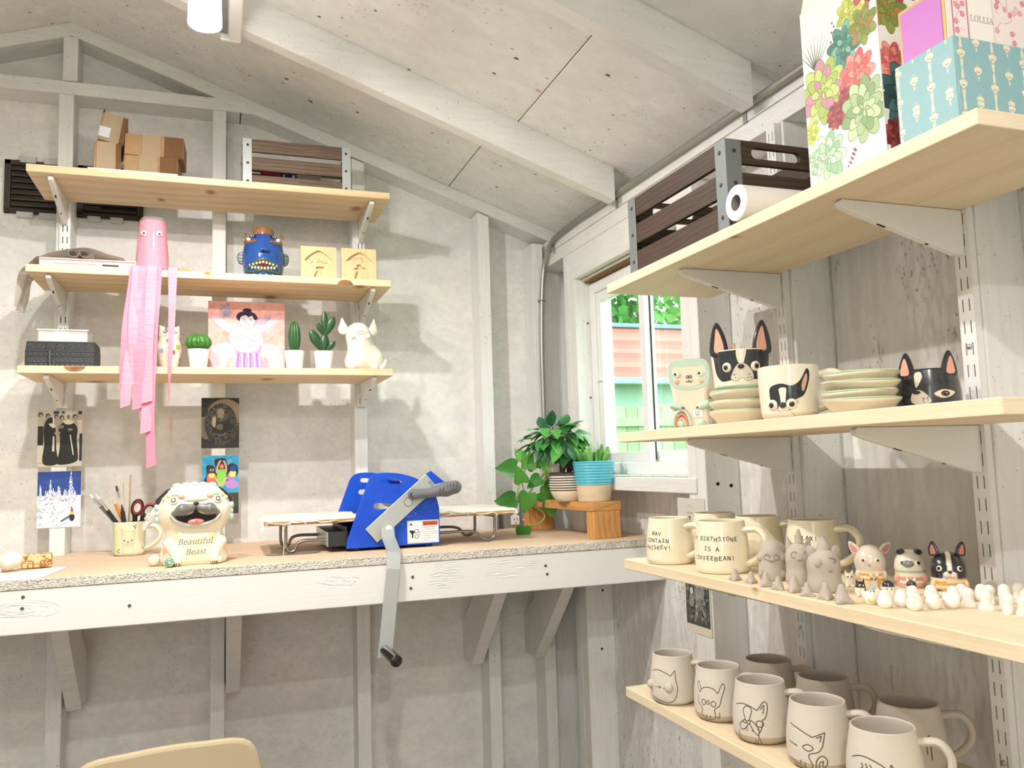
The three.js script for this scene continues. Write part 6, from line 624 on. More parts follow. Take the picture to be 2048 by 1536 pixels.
    [[0.83, 1.165, 0.2, 0, 1, 1.6, 0.2], [0.845, 1.12, 0.205, 1, 0, 0.25, 0.5], [0.87, 1.16, 0.19, 1, 2, -0.2, 0.2], [0.82, 1.075, 0.21, 0, 1, 1.75, 0.4], [0.86, 1.09, 0.215, 0, 0, 2.9, 0.2], [0.9, 1.09, 0.21, 1, 1, -2.4, 0.3], [0.925, 1.11, 0.2, 0, 2, -2.7, 0.3], [0.838, 0.993, 0.222, 1, 1, 3.1, 0.25], [0.86, 1.19, 0.18, 2, 2, 0.7, 0.1], [0.955, 1.12, 0.19, 0, 1, 2.7, 0.5], [0.895, 1.16, 0.19, 1, 0, 0.4, 0.6], [0.93, 1.06, 0.2, 1, 0, -2.9, 0.2], [0.905, 1.13, 0.2, 1, 1, 2.2, -0.4]].forEach(([x, y, z, gi, mi, roll, tip]) => { const m = part('leaf', hg[gi], pm[mi], po); m.position.set(...W(x, y, z)); m.rotation.set(tip - 0.15, -0.35, roll, 'YXZ'); });
  }
  solo('lava_rock', (() => { const g = blob([[0, 0.016, 0, 0.016], [0.008, 0.028, 0.006, 0.014], [-0.004, 0.014, -0.012, 0.014], [-0.006, 0.032, -0.004, 0.01]], 34, 0.008); const p = g.attributes.position; for (let i = 0; i < p.count; i++) { const k = 1 + 0.16 * (vnoise(p.getX(i) * 260, p.getY(i) * 260 + p.getZ(i) * 190, 999, 999, 3) - 0.5); p.setXYZ(i, p.getX(i) * k, p.getY(i) * k, p.getZ(i) * k); } g.computeVertexNormals(); return g; })(), S('#6a6560', 0.9), 'rough grey rock on the window sill behind the plants', 'rock', [1.062, 1.131, 0.262]);
}

// ================================================================ right wall, top shelf
crate('dark brown slatted crate with handle hole on the right wall shelf', [0.868, RT[0], 1.2465], Math.PI / 2, 0.336, 0.147, 0.196, MT.darker, strapM, true);
{ const t = thing('paper_roll', 'white roll of paper with grey core in front of the crate', 'paper roll', [0.874, RT[0] + 0.0292, 1.4455], 0.0); const g = lathe([[0.0128, -0.112], [0.027, -0.112], [0.0285, -0.11], [0.0285, 0.11], [0.027, 0.112], [0.0128, 0.112]], 40); g.rotateZ(Math.PI / 2); part('paper', g, S('#f1ede6', 0.7), t); const c = lathe([[0.0128, -0.1118], [0.0118, -0.1118], [0.0118, 0.1118], [0.0128, 0.1118]], 28); c.rotateZ(Math.PI / 2); part('core', c, S('#9a938c', 0.8, { side: THREE.DoubleSide }), t); }
{ // floral box
  const ros = (g, x, y, r, c, n = 9, rot = 0) => { for (let L = 3; L >= 0; L--) { const rr0 = r * [0.25, 0.5, 0.76, 1][L], m = Math.max(4, Math.round(n * [0.5, 0.7, 0.9, 1][L])); for (let i = 0; i < m; i++) { const a = i / m * 6.283 + L * 0.5 + rot; g.save(); g.translate(x + Math.cos(a) * rr0 * 0.55, y + Math.sin(a) * rr0 * 0.55); g.rotate(a); g.beginPath(); g.ellipse(0, 0, rr0 * 0.55, rr0 * 0.28, 0, 0, 7); g.fillStyle = c[(L + i) % (c.length - 1)]; g.fill(); g.strokeStyle = c[c.length - 1]; g.lineWidth = Math.max(1, r * 0.02); g.stroke(); g.restore(); } } };
  const spike = (g, x, y, h, n) => { for (let i = 0; i < n; i++) { const a = (i / (n - 1) - 0.5) * 1.5; polyOn(g, [[x - 5, y], [x + 5, y], [x + Math.sin(a) * h, y - Math.cos(a) * h]], i % 2 ? '#55634a' : '#39452f'); } }; const sprig = (g, x, y, dx, dy, c) => { for (let i = 0; i < 9; i++) { dot(g, x + dx * i + (i % 2 ? 7 : -7), y + dy * i, 8 - i * 0.4, c, 6); } };
  const FG = ['#a9bd5a', '#c2d07a', '#8fa850', '#5d7036'], FB = ['#4f8f7c', '#7db7a0', '#3d7566', '#24483f'], FR = ['#b03b54', '#c7556b', '#8f2f47', '#6d2034'], FC = ['#e0776e', '#ef9c90', '#cf5f5c', '#9c4340'], FL = ['#a9c08c', '#c3d6a8', '#86a36c', '#55733f'], FY = ['#c9cf62', '#dfe28a', '#b0b84c', '#7d8433'], FM = ['#b8d3b4', '#d2e6cf', '#9bbf9a', '#5f8562'], FD = ['#3b5f62', '#4f7c7d', '#2c494c', '#1a2d30'];
  const dr = (g, w, h, far) => { g.fillStyle = '#f3f0ea'; g.fillRect(0, 0, w, h); if (!far) { spike(g, 95, 330, 190, 9); sprig(g, 205, 330, 4, -22, '#7d2b4e'); sprig(g, 330, 110, -6, -24, '#5e7a5a'); ros(g, 360, 160, 92, FY, 9); ros(g, 470, 60, 110, FR, 8); ros(g, 300, 300, 110, FB, 8, 0.3); ros(g, 430, 260, 90, ['#8f9a4a', '#a8803e', '#7b8b3f', '#4f5a26'], 7); ros(g, 130, 450, 150, ['#a9bd5a', '#c2d07a', '#c98aa0', '#5d7036'], 10); ros(g, 370, 470, 110, FC, 9); ros(g, 215, 600, 62, ['#9c3b3f', '#b3514f', '#7e2c31', '#571b20'], 12); ros(g, 290, 545, 50, ['#9c3b3f', '#b3514f', '#7e2c31', '#571b20'], 12); ros(g, 400, 640, 140, FL, 10, 0.2); ros(g, 140, 780, 120, FM, 9); ros(g, 40, 760, 60, FM, 8); sprig(g, 330, 800, -6, 8, '#8f2f47'); ros(g, 30, 620, 60, FY, 8); } else { ros(g, 110, 60, 130, FR, 8); ros(g, 60, 230, 100, ['#8f9a4a', '#a8803e', '#7b8b3f', '#4f5a26'], 7); ros(g, 60, 470, 90, FC, 9); ros(g, 130, 620, 150, FD, 9); ros(g, 330, 300, 120, FB, 8); ros(g, 360, 560, 130, FG, 9); ros(g, 60, 800, 70, ['#9c3b3f', '#b3514f', '#7e2c31', '#571b20'], 12); ros(g, 330, 800, 100, FM, 9); ros(g, 330, 80, 100, FY, 9); } };
  const W = 0.142, D = 0.19, H = 0.262, t = thing('floral_box', 'tall white box printed with colourful succulents', 'box', [0.879, RT[0], 1.663]); part('box_body', rbox(D, H, W, 0.004, 0, H / 2, 0), S('#f1eee8', 0.6), t);
  const a = part('printed_side', new THREE.PlaneGeometry(W - 0.001, H - 0.002), S('#ffffff', 0.55, { map: canvasTex(520, 900, (g, w, h) => dr(g, w, h, false)) }), t); a.position.set(-D / 2 - 0.0004, H / 2, 0); a.rotation.y = -Math.PI / 2; const b = part('printed_side', new THREE.PlaneGeometry(D - 0.001, H - 0.002), S('#ffffff', 0.55, { map: canvasTex(640, 900, (g, w, h) => dr(g, w, h, true)) }), t); b.position.set(0, H / 2, W / 2 + 0.0004);
  const f = part('open_flap', at(rbox(0.003, 0.06, W - 0.004, 0.001), -D / 2 + 0.008, H + 0.026, 0, 0, 0, -0.25), S('#f1eee8', 0.6), t);
}
{ // patterned teal tray box with pink gift box inside
  const pat = canvasTex(256, 384, (g, w, h) => { g.fillStyle = '#8fb8bd'; g.fillRect(0, 0, w, h); const orn = (x, y, k) => { g.fillStyle = '#ece3cd'; shapeOn(g, [[x, y - 60 * k], [x + 14 * k, y - 34 * k], [x + 34 * k, y - 26 * k], [x + 30 * k, y], [x + 12 * k, y + 12 * k], [x + 6 * k, y + 44 * k], [x, y + 62 * k], [x - 6 * k, y + 44 * k], [x - 12 * k, y + 12 * k], [x - 30 * k, y], [x - 34 * k, y - 26 * k], [x - 14 * k, y - 34 * k]], '#ece3cd', 4); g.strokeStyle = '#9a7b4a'; g.lineWidth = 5 * k; g.beginPath(); g.arc(x, y - 14 * k, 16 * k, 0.3, 2.8); g.stroke(); dot(g, x, y - 44 * k, 4 * k, '#9a7b4a', 9 * k); dot(g, x, y + 26 * k, 4 * k, '#9a7b4a', 8 * k); }; g.fillStyle = '#e9e1cc'; for (let y = 0; y < h; y += 4) { const q = 5 + 6 * Math.abs(Math.sin(y / h * Math.PI * 4)); g.fillRect(64 - q, y, q * 2, 4); } orn(64, 110, 0.9); orn(64, 300, 0.9); orn(192, 30, 0.8); orn(192, 205, 0.9); orn(192, 384, 0.8); g.globalAlpha = 0.25; for (let i = 0; i < 50; i++) dot(g, rr(0, w), rr(0, h), rr(2, 6), '#5f8a92', rr(2, 6)); g.globalAlpha = 1; }); pat.wrapS = pat.wrapT = THREE.RepeatWrapping; pat.repeat.set(1 / 0.047, 1 / 0.072);
  const m = S('#ffffff', 0.55, { map: pat }), t = thing('patterned_box', 'teal and cream damask box without lid at the shelf end', 'box', [0.887, RT[0], 1.8125]), L = 0.238, W = 0.084, H = 0.094; part('wall', rbox(0.003, H, W, 0.0008, -L / 2 + 0.0015, H / 2, 0, 2), m, t); part('wall', rbox(0.003, H, W, 0.0008, L / 2 - 0.0015, H / 2, 0, 2), m, t); part('wall', rbox(L - 0.006, H, 0.003, 0.0008, 0, H / 2, W / 2 - 0.0015, 0), m, t); part('wall', rbox(L - 0.006, H, 0.003, 0.0008, 0, H / 2, -W / 2 + 0.0015, 0), m, t); part('bottom', rbox(L - 0.006, 0.003, W - 0.006, 0.0008, 0, 0.0016, 0, 0), m, t);
  const pk = thing('gift_box', 'pink and white floral gift box standing in the damask box', 'gift box', [0.883, RT[0] + 0.0035, 1.812]), pl = 0.222, pw = 0.068, ph = 0.158; const tx = canvasTex(768, 512, (g, w, h) => { reseed(17); g.fillStyle = '#f3e6e2'; g.fillRect(0, 0, w, h); g.fillStyle = '#c25f92'; g.fillRect(22, 0, 6, h); g.fillRect(100, 0, 5, h); for (let i = 0; i < 90; i++) { const x = i < 22 ? rr(34, 96) : rr(250, w), y = rr(0, h); g.strokeStyle = '#dfa3ae'; g.lineWidth = 3; g.beginPath(); g.moveTo(x, y); g.quadraticCurveTo(x + rr(-30, 30), y + rr(-30, 30), x + rr(-40, 40), y + rr(-50, 50)); g.stroke(); for (let k = 0; k < 5; k++) dot(g, x + Math.cos(k * 1.257) * 8, y + Math.sin(k * 1.257) * 8, 6, ['#e3a2b0', '#d98a9c', '#ecc0c6'][i % 3], 5); } g.fillStyle = '#f6efe8'; g.fillRect(108, 20, 132, 420); g.strokeStyle = '#d9b7a8'; g.lineWidth = 3; g.strokeRect(108, 20, 132, 420); g.fillStyle = '#8c7f88'; g.font = '34px serif'; g.fillText('LOLLIA', 116, 130); g.font = 'bold 20px serif'; g.fillText('RELAX', 140, 220); for (let i = 0; i < 11; i++) { g.fillRect(128 + i * 9, 238 + (i % 2) * 2, 6, 10); if (i < 12) g.fillRect(122 + i * 10, 262, 6, 5); } });
  part('carton', rbox(pl, ph, pw, 0.002, 0, ph / 2, 0), S('#f0e2de', 0.5), pk); const fr = part('gold_edge', rbox(0.0012, ph - 0.004, pw - 0.002, 0.0004, -pl / 2 - 0.0008, ph / 2, 0), S('#c4a35a', 0.4), pk); part('purple_end', rbox(0.0012, ph - 0.012, pw - 0.01, 0.0004, -pl / 2 - 0.0018, ph / 2, 0), S('#c173c0', 0.5), pk); const f = part('printed_face', new THREE.PlaneGeometry(pl - 0.002, ph - 0.002), S('#ffffff', 0.45, { map: tx }), pk); f.position.set(0, ph / 2, pw / 2 + 0.0004);
}
// ================================================================ second shelf
const y2 = RT[1], crG = glaze('#ece3cd', 0.22), ltMint = glaze('#bfd8c4', 0.25), blkG = glaze('#23262b', 0.16), pinkG = glaze('#e3a791', 0.3), brnG = glaze('#5a3a26', 0.2), eyeW = glaze('#efe6d0', 0.15);
function eyeAt(t, hit, r, dir) { part('eyeball', stud2(hit, r, r, r * 0.55), eyeW, t); const n = hit.n.clone().normalize(), f = (k, rr2, tt, m, nm) => part(nm, stud2({ p: hit.p.clone().addScaledVector(n, r * k), n }, rr2, rr2, tt), m, t); f(0.46, r * 0.52, r * 0.14, brnG, 'iris'); f(0.58, r * 0.3, r * 0.12, MT.black, 'pupil'); }
{ // sloth
  const t = thing('sloth_figurine', 'mint and cream ceramic sloth with rainbow and price sticker', 'figurine', [0.802, y2, 1.222], -0.66); const out = smooth2([[-0.03, 0], [0.03, 0], [0.0315, 0.035], [0.0315, 0.06], [0.037, 0.085], [0.0385, 0.105], [0.03, 0.12], [0, 0.1235], [-0.03, 0.12], [-0.0385, 0.105], [-0.037, 0.085], [-0.0315, 0.06], [-0.0315, 0.035]], 6); const g = extr(out, 0.03, 0.006); flatBase(g); part('body', g, glaze('#e6dcc6', 0.22), t); const z = 0.0152;
  const sh2 = (pts, c, d, nm, zz = z) => { const q = extr(smooth2(pts, 6), d); q.translate(0, 0, zz); part(nm, q, c, t); };
  sh2([[-0.036, 0.095], [-0.032, 0.117], [0, 0.1215], [0.032, 0.117], [0.036, 0.095], [0.03, 0.075], [0, 0.067], [-0.03, 0.075]], ltMint, 0.001, 'hood'); sh2([[-0.029, 0.094], [-0.027, 0.109], [-0.01, 0.107], [0, 0.108], [0.012, 0.107], [0.027, 0.109], [0.029, 0.094], [0.024, 0.08], [0, 0.073], [-0.024, 0.08]], glaze('#e8dcc4', 0.22), 0.0016, 'face');
  for (const s of [-1, 1]) { sh2([[s * 0.03, 0.095], [s * 0.018, 0.1], [s * 0.012, 0.094], [s * 0.02, 0.088]], ltMint, 0.0022, 'eye_patch'); part('eyeball', ell(0.005, 0.0045, 0.0016, s * 0.021, 0.0945, z + 0.0018), eyeW, t); part('pupil', ell(0.0022, 0.0024, 0.001, s * 0.021 - 0.0026, 0.0955, z + 0.003), MT.black, t); part('cheek', ell(0.004, 0.0045, 0.0012, s * 0.021, 0.082, z + 0.001), pinkG, t); part('arm', blob([[s * 0.03, 0.04, z, 0.007, s * 0.018, 0.036, z + 0.002, 0.0055]], 22, 0.004), ltMint, t); part('claw', ell(0.0025, 0.0016, 0.002, s * 0.0125, 0.0345, z + 0.004), brnG, t); part('foot', ell(0.008, 0.007, 0.006, s * 0.018, 0.007, z), ltMint, t); }
  part('mouth_line', [tube([[-0.006, 0.083, z + 0.0012], [-0.002, 0.0805, z + 0.0014], [0, 0.084, z + 0.0014], [0.002, 0.0805, z + 0.0014], [0.006, 0.083, z + 0.0012]], 0.0006, 20, 5), at(new THREE.TorusGeometry(0.0022, 0.0006, 5, 14), -0.0025, 0.09, z + 0.0014), at(new THREE.TorusGeometry(0.0022, 0.0006, 5, 14), 0.0025, 0.09, z + 0.0014)], MT.black, t);
  for (const [r, c] of [[0.0185, ltMint], [0.0135, glaze('#dd7d58', 0.25)], [0.0085, glaze('#e8b49a', 0.25)]]) { const a = []; for (let i = 0; i <= 14; i++) { const q = Math.PI * i / 14; a.push([-0.016 + Math.cos(q) * r * 0.8, Math.sin(q) * r * 1.5 + 0.003, z + 0.002]); } part('rainbow_arch', tube(a, 0.0027, 26, 8), c, t); }
  const tag = part('price_sticker', new THREE.PlaneGeometry(0.016, 0.0125), S('#ffffff', 0.5, { map: canvasTex(128, 96, (g, w, h) => { g.fillStyle = '#f6f4ef'; g.fillRect(0, 0, w, h); g.fillStyle = '#222'; g.font = 'bold 30px sans-serif'; g.fillText('#761', 26, 42); g.font = 'bold 34px sans-serif'; g.fillText('$60', 28, 80); }) }), t); tag.position.set(0.013, 0.024, z + 0.0012);
}
{ const t = thing('banded_mug', 'cream mug with mint bands half hidden behind the sloth', 'mug', [0.905, y2, 1.085], -0.9); const tex = canvasTex(512, 180, (g, w, h) => { g.fillStyle = '#e9e0ca'; g.fillRect(0, 0, w, h); for (const [y, c] of [[110, '#bcd6c2'], [150, '#c6dcc9'], [128, '#dfe4d0']]) { g.fillStyle = c; g.fillRect(0, y, w, 14); } g.strokeStyle = '#2c2a26'; g.lineWidth = 3; g.beginPath(); g.ellipse(330, 60, 16, 10, 0.3, 0, 7); g.stroke(); dot(g, 330, 60, 6, '#2c2a26'); }); mugBody(t, { h: 0.1, r0: 0.047, r1: 0.046, mat: glaze('#ffffff', 0.22, { map: tex }), inMat: crG, ha: 2.6, hs: 0.95 }); }
// saucers: thin dishes that slope out to a soft rim
function dish(label, group, pos, R, h, wob, m, rim) { const t = thing('saucer', label, 'saucer', pos, rr(0, 6), group); const g = lathe([[0.0001, 0], [R * 0.66, 0], [R * 0.76, h * 0.12], [R * 0.97, h * 0.72], [R, h * 0.88], [R * 0.985, h * 0.985], [R * 0.95, h], [R * 0.78, h * 0.72], [R * 0.62, h * 0.6], [0.0001, h * 0.58]], 56), p = g.attributes.position; for (let i = 0; i < p.count; i++) { const a = Math.atan2(p.getX(i), p.getZ(i)), q = Math.hypot(p.getX(i), p.getZ(i)) / R; p.setY(i, p.getY(i) + q * q * wob * Math.sin(a * 2 + wob * 900) * (p.getY(i) > h * 0.1 ? 1 : 0)); } g.computeVertexNormals(); part('dish', g, m, t); part('glazed_rim', at(new THREE.TorusGeometry(R * 0.975, 0.0015, 6, 48), 0, h * 0.965, 0, Math.PI / 2), rim, t); return t; }
{ reseed(55); const mA = glaze('#e6dcc2', 0.3), mB = glaze('#dfd3bb', 0.35), rim = glaze('#b5cfa6', 0.25); const word = ['lowest', 'middle', 'top']; for (let i = 0; i < 3; i++) dish(`cream saucer under the black terrier cup, ${word[i]} of three`, 'saucers under the terrier cup', [0.845, y2 + i * 0.0172, 1.318], 0.058 - i * 0.001, 0.0225 + (i === 0 ? 0.001 : 0), 0.0012, i % 2 ? mA : mB, rim); const w2 = ['lowest', 'second', 'third', 'topmost']; for (let i = 0; i < 4; i++) dish(`cream saucer in the stack beside the black dog mug, ${w2[i]} of four`, 'stack of four saucers', [0.828 + (i === 3 ? 0.004 : 0), y2 + i * 0.0128, 1.612 - (i % 2) * 0.003], 0.0515 - (i % 2) * 0.0015, 0.0168 + (i === 0 ? 0.002 : 0), 0.0018, i % 2 ? mA : mB, rim); }
{ // terrier cup on the saucers
  const t = thing('terrier_cup', 'black and white terrier head cup with tall ears', 'cup', [0.845, y2 + 0.0585, 1.318], -0.62); const tex = canvasTex(1024, 256, (g, w, h) => { g.fillStyle = '#ece3cd'; g.fillRect(0, 0, w, h); reseed(3); shapeOn(g, [[330, -20], [700, -20], [706, 60], [690, 150], [640, 196], [560, 200], [512, 190], [464, 200], [390, 205], [345, 150], [328, 60]], '#25292f', 6); for (let i = 0; i < 60; i++) { g.globalAlpha = 0.15; dot(g, rr(345, 690), rr(0, 170), rr(8, 26), i % 2 ? '#3b4250' : '#101216', rr(6, 18)); } g.globalAlpha = 1; shapeOn(g, [[494, -10], [540, -10], [534, 60], [520, 100], [500, 90]], '#e9e0cb', 6); shapeOn(g, [[500, 92], [535, 96], [575, 150], [580, 196], [548, 212], [515, 190], [480, 212], [452, 195], [462, 150]], '#ddd3bf', 6, '#7b7468', 3); for (let i = 0; i < 16; i++) dot(g, i % 2 ? rr(545, 572) : rr(460, 485), rr(160, 198), 2.5, '#4a453e'); g.fillStyle = '#c3dac8'; g.fillRect(0, 238, w, 18); }); const w = mugBody(t, { h: 0.066, r0: 0.046, r1: 0.05, mat: glaze('#ffffff', 0.2, { map: tex }), inMat: crG, ha: 2.9, hs: 0.9 }); const h = surf(w);
  for (const s of [-1, 1]) { const q = h(s * 0.023, 0.036); if (q) eyeAt(t, q, 0.0085); const mir = a => a.map(p => [s * p[0], p[1]]), e = extr(smooth2(mir([[-0.015, 0], [0.016, 0], [0.0165, 0.026], [0.008, 0.052], [0.003, 0.057], [-0.006, 0.045], [-0.0145, 0.02]]), 5), 0.008, 0.003); const em = part('ear', e, glaze('#25292f', 0.18, { side: THREE.DoubleSide }), t); em.position.set(s * 0.034, 0.058, 0.03); em.rotation.y = s * 0.55; const inn = extr(smooth2(mir([[-0.0105, 0.006], [0.006, 0.006], [0.005, 0.028], [0.001, 0.046], [-0.008, 0.028]]), 5), 0.001, 0); inn.translate(0, 0, 0.0044); part('ear_lining', inn, glaze('#dba58c', 0.3, { side: THREE.DoubleSide }), em); }
  part('nose', ell(0.0055, 0.004, 0.004, 0, 0.036, 0.0495), blkG, t); part('crown_tuft', blob([[-0.012, 0.068, 0.03, 0.004, -0.01, 0.076, 0.03, 0.0028]], 18, 0.004), pinkG, t);
}
{ // terrier mug, face low on the left
  const t = thing('terrier_mug', 'large cream mug with small black terrier head in relief', 'mug', [0.815, y2, 1.478], -0.86); const tex = canvasTex(1024, 320, (g, w, h) => { g.fillStyle = '#ece3cf'; g.fillRect(0, 0, w, h); g.fillStyle = '#e4d3b8'; g.fillRect(0, 290, w, 30); reseed(4); shapeOn(g, [[440, 130], [500, 110], [560, 125], [600, 100], [650, 20], [664, 40], [655, 110], [620, 190], [575, 215], [560, 270], [480, 270], [440, 220], [432, 170]], '#23272d', 6); for (let i = 0; i < 40; i++) { g.globalAlpha = 0.16; dot(g, rr(445, 590), rr(130, 250), rr(6, 18), i % 2 ? '#3c4350' : '#0f1114', rr(5, 14)); } g.globalAlpha = 1; shapeOn(g, [[612, 125], [645, 50], [648, 90], [620, 165]], '#dcab93', 5); shapeOn(g, [[492, 140], [528, 138], [526, 190], [516, 240], [500, 240], [494, 190]], '#efe8d6', 6); shapeOn(g, [[475, 262], [505, 235], [540, 262], [530, 286], [507, 276], [484, 286]], '#e6dcc8', 5, '#5b554b', 2); g.strokeStyle = '#3c3833'; g.lineWidth = 2; g.beginPath(); g.moveTo(545, 285); g.lineTo(575, 316); g.stroke(); }); const w = mugBody(t, { h: 0.079, r0: 0.041, r1: 0.0445, rm: 0.001, mat: glaze('#ffffff', 0.18, { map: tex }), inMat: crG, ha: 1.75, hs: 1.1 }); const h = surf(w); for (const x of [-0.0165, 0.011]) { const q = h(x, 0.02); if (q) eyeAt(t, q, 0.0082); } part('snout', ell(0.005, 0.0045, 0.004, -0.0015, 0.019, 0.0425), blkG, t);
}
{ // black dog mug
  const t = thing('dog_mug', 'black dog head mug with pink lined ear behind the saucers', 'mug', [0.936, y2, 1.622], -0.6); const tex = canvasTex(1024, 320, (g, w, h) => { g.fillStyle = '#2a2d31'; g.fillRect(0, 0, w, h); reseed(14); for (let i = 0; i < 260; i++) { g.globalAlpha = 0.14; dot(g, rr(0, w), rr(0, h), rr(10, 50), ['#3d4249', '#16181b', '#4a4f57'][i % 3], rr(8, 36)); } g.globalAlpha = 1; shapeOn(g, [[420, 20], [446, 14], [456, 50], [440, 110], [424, 140], [416, 80]], '#e0d7c0', 6); shapeOn(g, [[410, 170], [440, 160], [480, 210], [490, 260], [440, 280], [395, 250]], '#ddd3bd', 6); dot(g, 425, 178, 20, '#3a3034', 16); for (let i = 0; i < 9; i++) dot(g, rr(440, 480), rr(210, 260), 3, '#3a352e'); shapeOn(g, [[505, 195], [550, 160], [600, 168], [625, 185], [590, 222], [545, 232]], '#eadfc4', 6, '#14161a', 5); dot(g, 565, 195, 24, '#5e3d26'); dot(g, 565, 195, 12, '#15100c'); dot(g, 569, 190, 4, '#fff'); g.fillStyle = '#23262a'; }); mugBody(t, { h: 0.058, r0: 0.042, r1: 0.039, rm: 0.002, mat: glaze('#ffffff', 0.22, { map: tex }), inMat: blkG, ha: 2.9, hs: 0.8, hm: blkG });
  for (const [x, z, ry] of [[0.022, 0.03, 0.5], [-0.03, 0.022, -0.8]]) { const e = part('ear', extr(smooth2([[-0.011, -0.008], [0.011, -0.008], [0.011, 0.006], [0.001, 0.027], [-0.01, 0.006]], 5), 0.006, 0.002), blkG, t); e.position.set(x, 0.055, z); e.rotation.y = ry; const inn = extr(smooth2([[-0.006, -0.004], [0.006, -0.004], [0.0055, 0.006], [0.001, 0.019], [-0.005, 0.006]], 5), 0.001); inn.translate(0, 0, 0.0034); part('ear_lining', inn, pinkG, e); }
}
// ================================================================ third shelf: lettered mugs
const y4 = RT[2]; { const cream = '#ebe1c6', ml = (lines, dx = 0, fs = 40, gap = 58) => canvasTex(1024, 330, (g, w, h) => { g.fillStyle = cream; g.fillRect(0, 0, w, h); reseed(lines.length + 9); for (let i = 0; i < 30; i++) { g.globalAlpha = 0.12; dot(g, rr(0, w), rr(0, h), rr(30, 90), i % 2 ? '#f3ead2' : '#e2d6b8', rr(10, 40)); } g.globalAlpha = 1; g.fillStyle = '#2b2620'; g.font = `bold ${fs}px monospace`; lines.forEach((s, i) => { let x = 512 + dx - s.length * fs * 0.32; for (const c of s) { g.fillText(c, x, 118 + i * gap + rr(-4, 4)); x += fs * 0.66; } }); });
  const inM = glaze('#e8ddc2', 0.25); const mk = (label, pos, turn, r, h, tex, ha = 1.5) => { const t = thing('lettered_mug', label, 'mug', pos, turn, 'cream mugs on the third shelf'); mugBody(t, { h, r0: r * 1.06, r1: r * 0.93, rm: r * 0.06, mat: glaze('#ffffff', 0.22, { map: tex }), inMat: inM, ha, hs: 1.08 }); return t; };
  mk('cream mug lettered MAY CONTAIN WHISKEY!', [0.812, y4, 1.105], -1.12, 0.042, 0.085, ml(['MAY', 'CONTAIN', 'WHISKEY!'], 0, 40, 50));
  mk('cream mug lettered MY BIRTHSTONE IS A COFFEEBEAN!', [0.824, y4, 1.262], -0.98, 0.0435, 0.088, ml(['MY BIRTHSTONE', 'IS A', 'COFFEEBEAN!'], 0, 38, 62));
  mk('cream mug with lettering hidden behind the whiskey mug', [0.928, y4, 1.083], -1.05, 0.0435, 0.088, ml(['JUN', 'I'], 0, 40, 60)); mk('plain cream mug behind the birthstone mug', [0.936, y4, 1.212], -0.9, 0.0425, 0.088, ml([''])); mk('cream mug lettered RELAX behind the unicorn figurine', [0.95, y4, 1.345], -1.1, 0.0425, 0.088, ml(['RELAX!', 'S'], 20, 38, 58)); }
